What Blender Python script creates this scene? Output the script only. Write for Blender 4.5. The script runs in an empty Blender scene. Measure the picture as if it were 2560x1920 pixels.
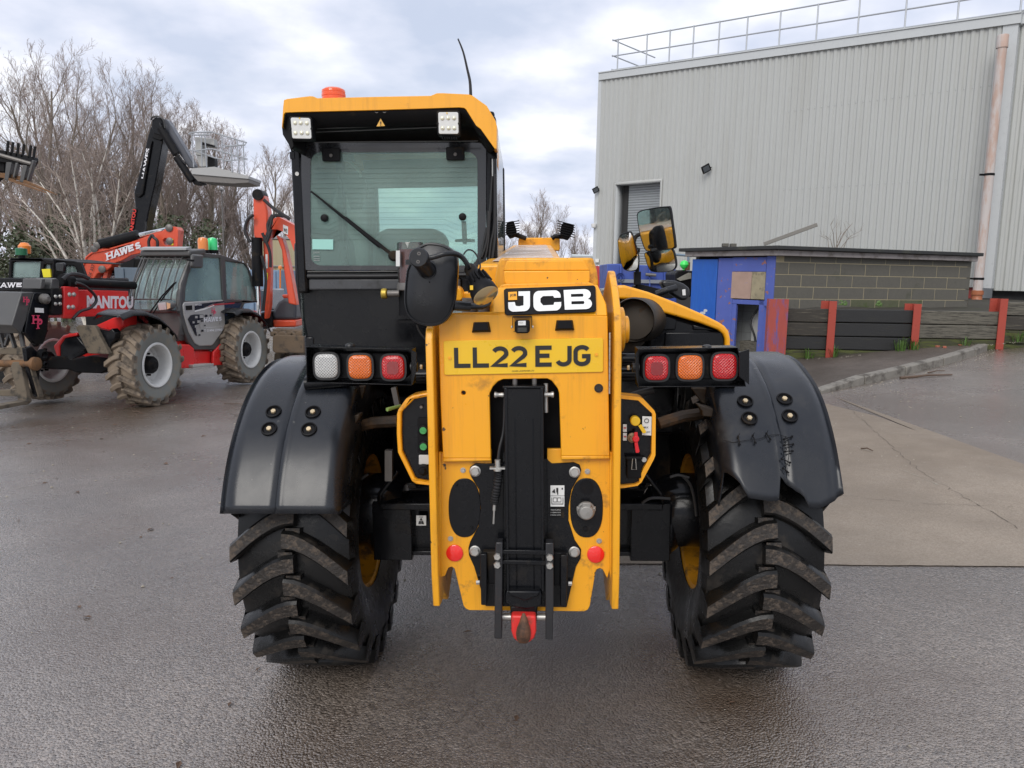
import bpy, bmesh, math, random
from math import radians as rad, sin, cos, pi, atan2, sqrt
from mathutils import Vector as V, Matrix as MX, noise as mnoise
from mathutils.geometry import tessellate_polygon
random.seed(7)
SC = bpy.context.scene
COL = SC.collection

# ------------------------------------------------------------------ camera
FPX = 1923.0; CAMH = 1.72; PITCH = 8.0; ROLL = 1.0
CM = MX.Translation((0, 0, CAMH)) @ MX.Rotation(rad(90 - PITCH), 4, 'X') @ MX.Rotation(rad(ROLL), 4, 'Z')
cd = bpy.data.cameras.new('camera'); cam = bpy.data.objects.new('camera', cd); COL.objects.link(cam)
cam.matrix_world = CM
cd.sensor_width = 36; cd.lens = 36 * FPX / 2560; cd.clip_start = 0.05; cd.clip_end = 2000
SC.camera = cam
SC.render.resolution_x = 1024; SC.render.resolution_y = 768

# ------------------------------------------------------------------ world: broken cloud over a pale blue sky
SUN_EL, SUN_AZ = 38.0, 200.0      # azimuth clockwise from +Y (the view direction); 200 = behind, a little to the left
w = bpy.data.worlds.new('World'); SC.world = w; w.use_nodes = True
nt = w.node_tree; nt.nodes.clear(); N = nt.nodes.new; L = nt.links.new
out = N('ShaderNodeOutputWorld'); bg = N('ShaderNodeBackground'); L(bg.outputs[0], out.inputs[0])
sky = N('ShaderNodeTexSky'); sky.sky_type = 'NISHITA'; sky.sun_disc = False
sky.sun_elevation = rad(SUN_EL); sky.sun_rotation = rad(SUN_AZ); sky.dust_density = 2.0
tc = N('ShaderNodeTexCoord'); sep = N('ShaderNodeSeparateXYZ'); L(tc.outputs['Generated'], sep.inputs[0])
# flatten directions onto a cloud deck so that clouds get longer toward the horizon
zz = N('ShaderNodeMath'); zz.operation = 'ADD'; zz.inputs[1].default_value = 0.22; L(sep.outputs[2], zz.inputs[0])
zc = N('ShaderNodeMath'); zc.operation = 'MAXIMUM'; zc.inputs[1].default_value = 0.12; L(zz.outputs[0], zc.inputs[0])
dv = []
for k in (0, 1):
    m = N('ShaderNodeMath'); m.operation = 'DIVIDE'; L(sep.outputs[k], m.inputs[0]); L(zc.outputs[0], m.inputs[1]); dv.append(m)
cmb = N('ShaderNodeCombineXYZ'); L(dv[0].outputs[0], cmb.inputs[0]); L(dv[1].outputs[0], cmb.inputs[1])
cmb.inputs[2].default_value = 3.7
n1 = N('ShaderNodeTexNoise'); n1.inputs['Scale'].default_value = 1.25; n1.inputs['Detail'].default_value = 7; n1.inputs['Roughness'].default_value = .52
n1.inputs['Distortion'].default_value = .25; L(cmb.outputs[0], n1.inputs['Vector'])
n2 = N('ShaderNodeTexNoise'); n2.inputs['Scale'].default_value = 3.0; n2.inputs['Detail'].default_value = 6; n2.inputs['Roughness'].default_value = .5
L(cmb.outputs[0], n2.inputs['Vector'])
cr = N('ShaderNodeValToRGB')        # cloud body colour (thin bright to thick blue-grey)
e = cr.color_ramp.elements; e[0].position = .34; e[0].color = (5.6, 6.15, 7.5, 1)
e[1].position = .66; e[1].color = (9.6, 9.7, 10.1, 1)
e2 = cr.color_ramp.elements.new(.50); e2.color = (7.2, 7.5, 8.6, 1)
L(n2.outputs[0], cr.inputs[0])
mr = N('ShaderNodeMapRange'); mr.inputs[1].default_value = .34; mr.inputs[2].default_value = .56
mr.inputs[3].default_value = .84; mr.inputs[4].default_value = 1.0; L(n1.outputs[0], mr.inputs[0])
mixc = N('ShaderNodeMix'); mixc.data_type = 'RGBA'; L(mr.outputs[0], mixc.inputs[0]); L(sky.outputs[0], mixc.inputs[6]); L(cr.outputs[0], mixc.inputs[7])
L(mixc.outputs[2], bg.inputs[0]); bg.inputs[1].default_value = 0.074

sl = bpy.data.lights.new('sun', 'SUN'); sl.energy = 1.1; sl.angle = rad(35); sl.color = (1, .96, .9)
so = bpy.data.objects.new('sun', sl); COL.objects.link(so)
sd = V((sin(rad(SUN_AZ)) * cos(rad(SUN_EL)), cos(rad(SUN_AZ)) * cos(rad(SUN_EL)), sin(rad(SUN_EL))))
so.rotation_euler = sd.to_track_quat('Z', 'Y').to_euler(); so.location = sd * 60
vs = SC.view_settings; vs.view_transform = 'Standard'; vs.look = 'None'; vs.gamma = 1; vs.exposure = 0.72
vs.use_curve_mapping = False

# ------------------------------------------------------------------ measuring: photograph pixel -> point on a plane of a thing
CP = CM.translation.copy(); CR = CM.to_3x3()
class Frame:
    def __init__(s, M): s.M = M; s.I = M.inverted(); s.o = s.I @ CP; s.R = s.I.to_3x3() @ CR
    def at(s, p, val, ax=1):
        d = s.R @ V(((p[0] - 1280) / FPX, -(p[1] - 960) / FPX, -1))
        t = (val - s.o[ax]) / d[ax]
        return s.o + d * t
WF = Frame(MX.Identity(4))
def reg(k, ox, oy): return lambda x, y: (x / k + ox, y / k + oy)
R1 = reg(3.456, 660, 180); R2 = reg(3.456, 700, 560); R3 = reg(3.456, 1200, 540); R4 = reg(3.456, 960, 900); R5 = reg(3.456, 1000, 1200)
R6 = reg(3.814, 540, 860); R7 = reg(3.814, 540, 1240); R8 = reg(3.814, 1560, 860); S1 = reg(3.814, 1560, 1240)
S2 = reg(5.53, 0, 560); S3 = reg(5.53, 0, 780); S4 = reg(4.424, 260, 560); S5 = reg(4.424, 260, 760); S6 = reg(2.911, 0, 80)
S7 = reg(2.048, 1480, 0); S8 = reg(2.458, 1660, 560)

# ------------------------------------------------------------------ materials
MATS = {}
def mat(name, col, rough=.5, metal=0, var=.15, vscale=6, dirt_or_haze=None, damt=0, dscale=5, dth=.55, bump=0, bscale=60, coat=0, spec=.5, wear=None, rvar=.12, streak=0, stretch=None, alpha=None):
    if name in MATS: return MATS[name]
    m = bpy.data.materials.new(name); m.use_nodes = True; t = m.node_tree; t.nodes.clear(); N = t.nodes.new; L = t.links.new
    o = N('ShaderNodeOutputMaterial'); b = N('ShaderNodeBsdfPrincipled'); L(b.outputs[0], o.inputs[0])
    tc = N('ShaderNodeTexCoord'); vec = tc.outputs['Object']
    if stretch:
        mp = N('ShaderNodeMapping'); mp.inputs['Scale'].default_value = stretch; L(vec, mp.inputs[0]); vec = mp.outputs[0]
    n = N('ShaderNodeTexNoise'); n.inputs['Scale'].default_value = vscale; n.inputs['Detail'].default_value = 6; n.inputs['Roughness'].default_value = .6; L(vec, n.inputs['Vector'])
    c1 = [max(0, c * (1 - var)) for c in col]; c2 = [min(1, c * (1 + var)) for c in col]
    mx = N('ShaderNodeMix'); mx.data_type = 'RGBA'; mx.inputs[6].default_value = (*c1, 1); mx.inputs[7].default_value = (*c2, 1); L(n.outputs[0], mx.inputs[0])
    cur = mx.outputs[2]
    rr = N('ShaderNodeMapRange'); rr.inputs[1].default_value = .3; rr.inputs[2].default_value = .7; rr.inputs[3].default_value = max(.02, rough - rvar); rr.inputs[4].default_value = min(1, rough + rvar); L(n.outputs[0], rr.inputs[0])
    rcur = rr.outputs[0]
    if dirt_or_haze is not None:
        d = N('ShaderNodeTexNoise'); d.inputs['Scale'].default_value = dscale; d.inputs['Detail'].default_value = 9; d.inputs['Roughness'].default_value = .68; L(vec, d.inputs['Vector'])
        dm = N('ShaderNodeMapRange'); dm.inputs[1].default_value = dth; dm.inputs[2].default_value = dth + .12; dm.inputs[4].default_value = damt; L(d.outputs[0], dm.inputs[0])
        m2 = N('ShaderNodeMix'); m2.data_type = 'RGBA'; L(dm.outputs[0], m2.inputs[0]); L(cur, m2.inputs[6]); m2.inputs[7].default_value = (*dirt_or_haze, 1); cur = m2.outputs[2]
        m3 = N('ShaderNodeMix'); m3.data_type = 'FLOAT'; L(dm.outputs[0], m3.inputs[0]); L(rcur, m3.inputs[2]); m3.inputs[3].default_value = .85; rcur = m3.outputs[0]
    if streak:                      # thin vertical runs of road dirt
        mp2 = N('ShaderNodeMapping'); mp2.inputs['Scale'].default_value = (34, 34, 1.6); L(tc.outputs['Object'], mp2.inputs[0])
        d = N('ShaderNodeTexNoise'); d.inputs['Scale'].default_value = 1; d.inputs['Detail'].default_value = 6; d.inputs['Roughness'].default_value = .7; L(mp2.outputs[0], d.inputs['Vector'])
        dm = N('ShaderNodeMapRange'); dm.inputs[1].default_value = .52; dm.inputs[2].default_value = .78; dm.inputs[4].default_value = streak; L(d.outputs[0], dm.inputs[0])
        m2 = N('ShaderNodeMix'); m2.data_type = 'RGBA'; L(dm.outputs[0], m2.inputs[0]); L(cur, m2.inputs[6]); m2.inputs[7].default_value = ((col[0] * .38, col[1] * .36, .02, 1) if col[0] > .2 else (.045, .042, .038, 1)); cur = m2.outputs[2]
    if wear is not None:            # small chips: (colour, scale, threshold)
        d = N('ShaderNodeTexNoise'); d.inputs['Scale'].default_value = wear[1]; d.inputs['Detail'].default_value = 4; L(tc.outputs['Object'], d.inputs['Vector'])
        dm = N('ShaderNodeMapRange'); dm.inputs[1].default_value = wear[2]; dm.inputs[2].default_value = wear[2] + .02; L(d.outputs[0], dm.inputs[0])
        m2 = N('ShaderNodeMix'); m2.data_type = 'RGBA'; L(dm.outputs[0], m2.inputs[0]); L(cur, m2.inputs[6]); m2.inputs[7].default_value = (*wear[0], 1); cur = m2.outputs[2]
    L(cur, b.inputs['Base Color']); L(rcur, b.inputs['Roughness'])
    b.inputs['Metallic'].default_value = metal; b.inputs['Specular IOR Level'].default_value = spec; b.inputs['Coat Weight'].default_value = coat; b.inputs['Coat Roughness'].default_value = .08
    if bump:
        bn = N('ShaderNodeTexNoise'); bn.inputs['Scale'].default_value = bscale; bn.inputs['Detail'].default_value = 5; L(vec, bn.inputs['Vector'])
        bp = N('ShaderNodeBump'); bp.inputs['Strength'].default_value = 1; bp.inputs['Distance'].default_value = bump; L(bn.outputs[0], bp.inputs['Height']); L(bp.outputs[0], b.inputs['Normal'])
    MATS[name] = m; return m
def glass(name, tint, refl=1.0, rough=.03, dirt_or_haze=.0):
    m = bpy.data.materials.new(name); m.use_nodes = True; t = m.node_tree; t.nodes.clear(); N = t.nodes.new; L = t.links.new
    o = N('ShaderNodeOutputMaterial'); tr = N('ShaderNodeBsdfTransparent'); tr.inputs[0].default_value = (*tint, 1)
    gl = N('ShaderNodeBsdfGlossy'); gl.inputs['Roughness'].default_value = rough; fr = N('ShaderNodeFresnel'); fr.inputs[0].default_value = 1.5
    ml = N('ShaderNodeMath'); ml.operation = 'MULTIPLY'; ml.inputs[1].default_value = refl; L(fr.outputs[0], ml.inputs[0])
    ms = N('ShaderNodeMixShader'); L(ml.outputs[0], ms.inputs[0]); L(tr.outputs[0], ms.inputs[1]); L(gl.outputs[0], ms.inputs[2])
    last = ms.outputs[0]
    if dirt_or_haze:  # pale green diffuse mixed in to imitate reflected light and brightness in the panes
        df = N('ShaderNodeBsdfDiffuse'); df.inputs[0].default_value = (.58, .76, .71, 1); tc = N('ShaderNodeTexCoord'); nn = N('ShaderNodeTexNoise'); nn.inputs['Scale'].default_value = 1.6; nn.inputs['Detail'].default_value = 5
        L(tc.outputs['Object'], nn.inputs['Vector']); mr = N('ShaderNodeMapRange'); mr.inputs[1].default_value = .3; mr.inputs[2].default_value = .8; mr.inputs[3].default_value = dirt_or_haze * .5; mr.inputs[4].default_value = dirt_or_haze * 1.5; L(nn.outputs[0], mr.inputs[0])
        m2 = N('ShaderNodeMixShader'); L(mr.outputs[0], m2.inputs[0]); L(last, m2.inputs[1]); L(df.outputs[0], m2.inputs[2]); last = m2.outputs[0]
    L(last, o.inputs[0]); MATS[name] = m; return m
YEL = mat('yellow_paint', (.88, .385, .010), .34, streak=.35, var=.06, vscale=2, dirt_or_haze=(.24, .10, .02), damt=.6, dscale=7, dth=.625, coat=.2, wear=((.10, .045, .015), 38, .715))
YELD = mat('yellow_paint_worn', (.83, .375, .012), .38, streak=.6, var=.08, vscale=3, dirt_or_haze=(.16, .075, .03), damt=.8, dscale=9, dth=.57, coat=.12, wear=((.05, .03, .015), 30, .70))
YELP = mat('number_plate_yellow', (.82, .50, .01), .3, var=.03, coat=.3)
BLK = mat('black_gloss_paint', (.006, .0065, .008), .20, var=.3, dirt_or_haze=(.030, .024, .018), damt=.7, dscale=4, dth=.60, coat=.06, spec=.22)
BLKF = mat('black_flat', (.007, .007, .008), .5, spec=.16, var=.3, dirt_or_haze=(.05, .035, .02), damt=.7, dscale=5, dth=.57)
PLAS = mat('black_plastic', (.010, .011, .013), .3, var=.25, bump=.0004, bscale=300, dirt_or_haze=(.05, .04, .03), damt=.35, dscale=3, dth=.6)
FEND = mat('mudguard_plastic', (.009, .011, .015), .29, streak=.25, var=.25, vscale=3, bump=.0015, bscale=4, dirt_or_haze=(.05, .048, .045), damt=.55, dscale=2.5, dth=.56, rvar=.12, spec=.5, wear=((.06, .06, .058), 26, .72))
FENDIN = mat('mudguard_inner', (.05, .034, .02), .7, var=.5, vscale=9, dirt_or_haze=(.12, .075, .035), damt=.8, dscale=6, dth=.5)
RUB = mat('tyre_rubber', (.007, .007, .007), .30, spec=.28, var=.3, vscale=8, dirt_or_haze=(.05, .042, .034), damt=.6, dscale=6, dth=.56, bump=.0012, bscale=40)
RUBW = mat('tyre_lug_worn', (.026, .022, .019), .6, spec=.4, var=.45, vscale=60, dirt_or_haze=(.10, .078, .060), damt=.9, dscale=38, dth=.50, bump=.007, bscale=70)
MUD = mat('muddy_tyre', (.21, .165, .12), .85, var=.35, vscale=9, dirt_or_haze=(.05, .042, .035), damt=.8, dscale=5, dth=.53, bump=.006, bscale=30)
RIMY = mat('yellow_rim', (.58, .26, .010), .5, var=.3, dirt_or_haze=(.05, .032, .018), damt=.9, dscale=7, dth=.52)
RIMW = mat('silver_rim', (.64, .64, .62), .35, var=.1, dirt_or_haze=(.2, .17, .13), damt=.5, dscale=6, dth=.6)
STL = mat('zinc_steel', (.48, .47, .44), .38, .75, var=.2, vscale=30)
STLD = mat('dull_steel', (.16, .15, .14), .5, .5, var=.3, vscale=20)
BRS = mat('yellow_zinc', (.62, .50, .32), .4, .5, var=.2)
RUST = mat('rusty_steel', (.14, .065, .035), .75, .1, var=.45, vscale=22, bump=.001, bscale=120, dirt_or_haze=(.03, .025, .02), damt=.8, dscale=12, dth=.5)
WHT = mat('white_print', (.72, .72, .70), .4, var=.04, vscale=12)
LOGOW = mat('logo_white', (.80, .80, .78), .32, var=.05, vscale=15, wear=((.12, .12, .12), 60, .72), coat=.3)
BPRT = mat('black_print', (.012, .012, .012), .45, var=.1)
GRYP = mat('grey_print', (.28, .28, .28), .5, var=.1)
REDP = mat('red_reflector', (.85, .02, .015), .18, var=.05, coat=.6)
REDM = mat('red_machine_paint', (.70, .024, .022), .34, var=.1, dirt_or_haze=(.2, .05, .03), damt=.35, dscale=4, dth=.58, coat=.3)
ORGM = mat('orange_red_paint', (.66, .075, .025), .4, var=.12, dirt_or_haze=(.2, .06, .03), damt=.5, dscale=4, dth=.56, coat=.2)
HOOKR = mat('red_hook_paint', (.65, .03, .025), .4, var=.1, dirt_or_haze=(.14, .05, .03), damt=1, dscale=14, dth=.57)
RUBH = mat('hose_rubber', (.014, .014, .015), .45, var=.2)
INT = mat('cab_grey_fabric', (.045, .05, .05), .8, var=.2)
INTL = mat('cab_trim_grey', (.13, .14, .14), .6, var=.15)
MIRR = mat('mirror_glass', (.85, .87, .87), .03, 1.0, var=.02, rvar=.01, dirt_or_haze=(.35, .34, .33), damt=.16, dscale=20, dth=.5)
CHR = mat('chrome', (.75, .75, .74), .12, 1.0, var=.05)
GL_REAR = glass('rear_glass', (.76, .90, .85), .7, .02, .22)
GL_SIDE = glass('side_glass', (.80, .88, .86), 1.0, .02, .04)
GL_FAR = glass('machine_glass', (.66, .76, .76), 1.5, .03, .26)
GL_CLR = glass('clear_plastic', (.80, .72, .70), 1.5, .05, .05)
def lens(name, col, em=0, tr=.25):
    m = bpy.data.materials.new(name); m.use_nodes = True; t = m.node_tree; b = t.nodes['Principled BSDF']; N = t.nodes.new; L = t.links.new
    b.inputs['Base Color'].default_value = (*col, 1); b.inputs['Roughness'].default_value = .12; b.inputs['Coat Weight'].default_value = .8; b.inputs['Coat Roughness'].default_value = .04
    b.inputs['Transmission Weight'].default_value = tr
    tc = N('ShaderNodeTexCoord'); ws = []
    mp = N('ShaderNodeMapping'); mp.inputs['Rotation'].default_value = (0, rad(45), 0); L(tc.outputs['Object'], mp.inputs[0])
    ch = N('ShaderNodeTexVoronoi'); ch.distance = 'CHEBYCHEV'; ch.inputs['Scale'].default_value = 135; ch.inputs['Randomness'].default_value = 0; L(mp.outputs[0], ch.inputs['Vector'])
    bp = N('ShaderNodeBump'); bp.inputs['Distance'].default_value = .004; bp.inputs['Strength'].default_value = 1; cm = N('ShaderNodeMix'); cm.data_type = 'RGBA'; cm.inputs[6].default_value = (*[c * .42 for c in col], 1); cm.inputs[7].default_value = (*[min(1, c * 1.25) for c in col], 1); mr = N('ShaderNodeMapRange'); mr.inputs[1].default_value = .15; mr.inputs[2].default_value = .45; L(ch.outputs['Distance'], mr.inputs[0]); L(mr.outputs[0], cm.inputs[0]); L(cm.outputs[2], b.inputs['Base Color']); L(ch.outputs['Distance'], bp.inputs['Height']); L(bp.outputs[0], b.inputs['Normal'])
    MATS[name] = m; return m
L_CLR = lens('lens_clear', (.62, .62, .60)); L_ORG = lens('lens_amber', (.78, .15, .004), tr=.1); L_RED = lens('lens_red', (.58, .003, .007), tr=.1); L_REDD = lens('lens_dark_red', (.20, .002, .004), tr=.1)
L_BCN = mat('beacon_amber', (.78, .10, .015), .2, var=.1, coat=.5); L_GRN = lens('beacon_green', (.02, .62, .16), tr=.2); L_LED = mat('worklamp_lens', (.66, .66, .63), .18, var=.06, vscale=60, coat=.7)

# ------------------------------------------------------------------ mesh builder
SPLIT = set('blanking_disc side_wall mudguard_bracket mudguard_gusset support_bar cover_lip guide_bracket latch_cross_bar head_lug carriage_crossbar fork_blade dark_locker arm_edge front_frame cylinder_strut boom_foot hydraulic_fitting lamp_arm window_sill hydraulic_hose axle_hose cab_cables door_reveal plinth_wall boom_hose arm_hose mast_hose mast_sleeve engine_panel_relief intake_louvre gas_strut cooling_fins lamp_heatsink lamp_fins load_guard warning_mark'.split())
ORD = 'first second third fourth fifth sixth seventh eighth ninth tenth eleventh twelfth thirteenth fourteenth fifteenth sixteenth seventeenth eighteenth nineteenth twentieth'.split()
class MB:
    def __init__(s): s.v = []; s.f = []
    def add(s, vs, fs):
        k = len(s.v); s.v += [tuple(p) for p in vs]; s.f += [tuple(i + k for i in f) for f in fs]; return s
    def prism(s, pts, ext, taper=1.0):
        n = len(pts); e = V(ext); pts = [V(p) for p in pts]; c = sum(pts, V()) / n
        back = [c + (p - c) * taper + e for p in pts]
        return s.add(pts + back, [tuple(range(n))[::-1], tuple(range(n, 2 * n))] + [(i, (i + 1) % n, n + (i + 1) % n, n + i) for i in range(n)])
    def holed(s, outer, holes, ext):
        loops = [[V(p) for p in outer]] + [[V(p) for p in h] for h in holes]; e = V(ext)
        tris = tessellate_polygon(loops); flat = [p for l in loops for p in l]; n = len(flat)
        fs = [t for t in tris] + [tuple(i + n for i in t)[::-1] for t in tris]; b = 0
        for l in loops:
            m = len(l); fs += [(b + i, b + (i + 1) % m, n + b + (i + 1) % m, n + b + i) for i in range(m)]; b += m
        return s.add(flat + [p + e for p in flat], fs)
    def box(s, c, sz, rot=None):
        c = V(c); h = V(sz) / 2; vs = [V((x * h.x, y * h.y, z * h.z)) for z in (-1, 1) for y in (-1, 1) for x in (-1, 1)]
        if rot is not None: vs = [rot @ p for p in vs]
        return s.add([p + c for p in vs], [(0, 2, 3, 1), (4, 5, 7, 6), (0, 1, 5, 4), (2, 6, 7, 3), (0, 4, 6, 2), (1, 3, 7, 5)])
    def bar(s, a, b, w, h, up=(0, 0, 1)):
        a = V(a); b = V(b); d = (b - a).normalized(); u = V(up); x = d.cross(u)
        if x.length < 1e-4: x = d.cross(V((0, 1, 0)))
        x.normalize(); u = x.cross(d); x = x * w / 2; u = u * h / 2
        return s.prism([a - x - u, a + x - u, a + x + u, a - x + u], b - a)
    def tube(s, path, r, n=10, cap=True, closed=False):
        path = [V(p) for p in path]; m = len(path); rs = r if isinstance(r, (list, tuple)) else [r] * m
        vs = []; prev = None
        for i, p in enumerate(path):
            if closed: d = path[(i + 1) % m] - path[i - 1]
            else: d = path[min(i + 1, m - 1)] - path[max(i - 1, 0)]
            if d.length < 1e-9: d = V((0, 0, 1))
            d.normalize()
            if prev is None: x = d.orthogonal().normalized()
            else:
                x = prev - d * prev.dot(d); x = x.normalized() if x.length > 1e-6 else d.orthogonal().normalized()
            prev = x; y = d.cross(x)
            vs += [p + (x * cos(2 * pi * k / n) + y * sin(2 * pi * k / n)) * rs[i] for k in range(n)]
        fs = [(i * n + k, i * n + (k + 1) % n, (i + 1) * n + (k + 1) % n, (i + 1) * n + k) for i in range(m - 1) for k in range(n)]
        if closed: fs += [((m - 1) * n + k, (m - 1) * n + (k + 1) % n, (k + 1) % n, k) for k in range(n)]
        elif cap: fs += [tuple(range(n))[::-1], tuple(range((m - 1) * n, m * n))]
        return s.add(vs, fs)
    def lathe(s, prof, c, axis=(0, 1, 0), n=24, cap=True, a0=0, a1=2 * pi, up=None):
        # prof: (radius, offset along axis)
        c = V(c); ax = V(axis).normalized(); x = V(up) if up else ax.orthogonal().normalized(); y = ax.cross(x); full = abs(a1 - a0 - 2 * pi) < 1e-6
        m = len(prof); k0 = n if full else n + 1; vs = []
        for r, o in prof:
            for k in range(k0):
                a = a0 + (a1 - a0) * k / n; vs.append(c + ax * o + (x * cos(a) + y * sin(a)) * r)
        fs = []
        for i in range(m - 1):
            for k in range(n):
                k2 = (k + 1) % k0 if full else k + 1; fs.append((i * k0 + k, i * k0 + k2, (i + 1) * k0 + k2, (i + 1) * k0 + k))
        if cap and full: fs += [tuple(range(k0))[::-1], tuple(range((m - 1) * k0, m * k0))]
        return s.add(vs, fs)
    def hexh(s, c, r, h, axis=(0, -1, 0), n=6): return s.lathe([(r, 0), (r, h * .8), (r * .85, h)], c, axis, n)
    def grid(s, fn, nu, nv, cu=False):
        vs = [fn(i / nu, j / nv) for j in range(nv + 1) for i in range(nu + 1)]
        return s.add(vs, [(j * (nu + 1) + i, j * (nu + 1) + i + 1, (j + 1) * (nu + 1) + i + 1, (j + 1) * (nu + 1) + i) for j in range(nv) for i in range(nu)])
    def mesh(s, name, mt, smooth=35):
        me = bpy.data.meshes.new(name); me.from_pydata(s.v, [], s.f); me.validate()
        b = bmesh.new(); b.from_mesh(me); bmesh.ops.recalc_face_normals(b, faces=b.faces); b.to_mesh(me); b.free()
        if mt: me.materials.append(mt)
        if smooth:
            me.shade_smooth(); me.set_sharp_from_angle(angle=rad(smooth))
        return me
    def build(s, name, mt, parent=None, bev=0, seg=2, smooth=35, solid=0, label=None):
        if name in SPLIT:
            parts = s.islands(); first = None
            if len(parts) > 1:
                for q in parts:
                    o = q._build(name, mt, parent, bev, seg, smooth, solid, label); first = first or o
                return first
        return s._build(name, mt, parent, bev, seg, smooth, solid, label)
    def islands(s):
        par = list(range(len(s.v)))
        def find(i):
            while par[i] != i: par[i] = par[par[i]]; i = par[i]
            return i
        for f in s.f:
            a = find(f[0])
            for k in f[1:]: par[find(k)] = a
        d = {}
        for f in s.f: d.setdefault(find(f[0]), []).append(f)
        out = []
        for fs in d.values():
            q = MB(); mp = {}
            for f in fs:
                for k in f:
                    if k not in mp: mp[k] = len(q.v); q.v.append(s.v[k])
                q.f.append(tuple(mp[k] for k in f))
            out.append(q)
        return out
    def _build(s, name, mt, parent=None, bev=0, seg=2, smooth=35, solid=0, label=None):
        o = bpy.data.objects.new(name, s.mesh(name, mt, smooth)); COL.objects.link(o)
        if parent is not None: o.parent = parent
        if solid:
            md = o.modifiers.new('s', 'SOLIDIFY'); md.thickness = solid; md.offset = -1
        if bev:
            md = o.modifiers.new('b', 'BEVEL'); md.width = bev; md.segments = seg; md.limit_method = 'ANGLE'; md.angle_limit = rad(35); md.harden_normals = False
        if label: o['label'] = label
        return o
def tag(o, label=None, cat=None, group=None, kind=None):
    if label: o['label'] = label
    if cat: o['category'] = cat
    if group: o['group'] = group
    if kind: o['kind'] = kind
    return o
def empty(name, M, label=None, cat=None, group=None):
    o = bpy.data.objects.new(name, None); COL.objects.link(o); o.matrix_world = M; o.empty_display_size = .3
    return tag(o, label, cat, group)
def link(name, me, parent, M=None):
    o = bpy.data.objects.new(name, me); COL.objects.link(o); o.parent = parent
    if M is not None: o.matrix_local = M
    return o
def copy_tree(o, parent=None):
    c = o.copy(); COL.objects.link(c); c.parent = parent
    for ch in list(o.children): copy_tree(ch, c)
    return c
def circ(c, r, n=24, rz=None, ax='y', a0=0):
    rz = rz or r; c = V(c)
    if ax == 'y': return [c + V((r * cos(a0 + 2 * pi * k / n), 0, rz * sin(a0 + 2 * pi * k / n))) for k in range(n)]
    if ax == 'x': return [c + V((0, r * cos(a0 + 2 * pi * k / n), rz * sin(a0 + 2 * pi * k / n))) for k in range(n)]
    return [c + V((r * cos(a0 + 2 * pi * k / n), rz * sin(a0 + 2 * pi * k / n), 0)) for k in range(n)]
def squircle(c, w, h, n=36, p=3.6):
    c = V(c); o = []
    for k in range(n):
        a = 2 * pi * k / n; x = abs(cos(a)) ** (2 / p) * (1 if cos(a) >= 0 else -1); z = abs(sin(a)) ** (2 / p) * (1 if sin(a) >= 0 else -1)
        o.append(c + V((x * w / 2, 0, z * h / 2)))
    return o
def rrect(c, w, h, r, n=4):
    c = V(c); o = []
    for cx, cz, a in ((1, 1, 0), (-1, 1, 90), (-1, -1, 180), (1, -1, 270)):
        for k in range(n + 1):
            t = rad(a + 90 * k / n); o.append(c + V((cx * (w / 2 - r) + r * cos(t), 0, cz * (h / 2 - r) + r * sin(t))))
    return o
def catmull(P, n=6):
    P = [V(p) for p in P]; o = []
    for i in range(len(P) - 1):
        a = P[max(i - 1, 0)]; b = P[i]; c = P[i + 1]; d = P[min(i + 2, len(P) - 1)]
        for k in range(n):
            t = k / n; o.append(.5 * ((2 * b) + (c - a) * t + (2 * a - 5 * b + 4 * c - d) * t * t + (3 * b - a - 3 * c + d) * t ** 3))
    return o + [P[-1]]

# ------------------------------------------------------------------ lettering
_tc = {}
def text_poly(txt, bold=0):
    k = (txt, bold)
    if k in _tc: return _tc[k]
    cu = bpy.data.curves.new('t', 'FONT'); cu.body = txt; cu.offset = bold; cu.resolution_u = 3; cu.size = 1
    ob = bpy.data.objects.new('t', cu); COL.objects.link(ob); dg = bpy.context.evaluated_depsgraph_get()
    me = bpy.data.meshes.new_from_object(ob.evaluated_get(dg)); vs = [v.co.copy() for v in me.vertices]; fs = [tuple(p.vertices) for p in me.polygons]
    bpy.data.objects.remove(ob); bpy.data.curves.remove(cu); bpy.data.meshes.remove(me)
    x0 = min(v.x for v in vs); x1 = max(v.x for v in vs); y0 = min(v.y for v in vs); y1 = max(v.y for v in vs)
    vs = [((v.x - x0) / (x1 - x0), (v.y - y0) / (y1 - y0)) for v in vs]
    _tc[k] = (vs, fs); return _tc[k]
def lettering(name, txt, bl, br, tl, mt, parent, bold=0.0, lift=.002):
    bl = V(bl); br = V(br); tl = V(tl); u = br - bl; v = tl - bl; n = u.cross(v).normalized()
    vs, fs = text_poly(txt, bold); mb = MB(); mb.add([bl + u * a + v * b + n * lift for a, b in vs], fs)
    me = bpy.data.meshes.new(name); me.from_pydata(mb.v, [], mb.f); me.materials.append(mt)
    o = bpy.data.objects.new(name, me); COL.objects.link(o); o.parent = parent; return o
def arc(cx, cy, rx, ry, a0, a1, n=8): return [(cx + rx * cos(rad(a0 + (a1 - a0) * k / n)), cy + ry * sin(rad(a0 + (a1 - a0) * k / n))) for k in range(n + 1)]
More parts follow.
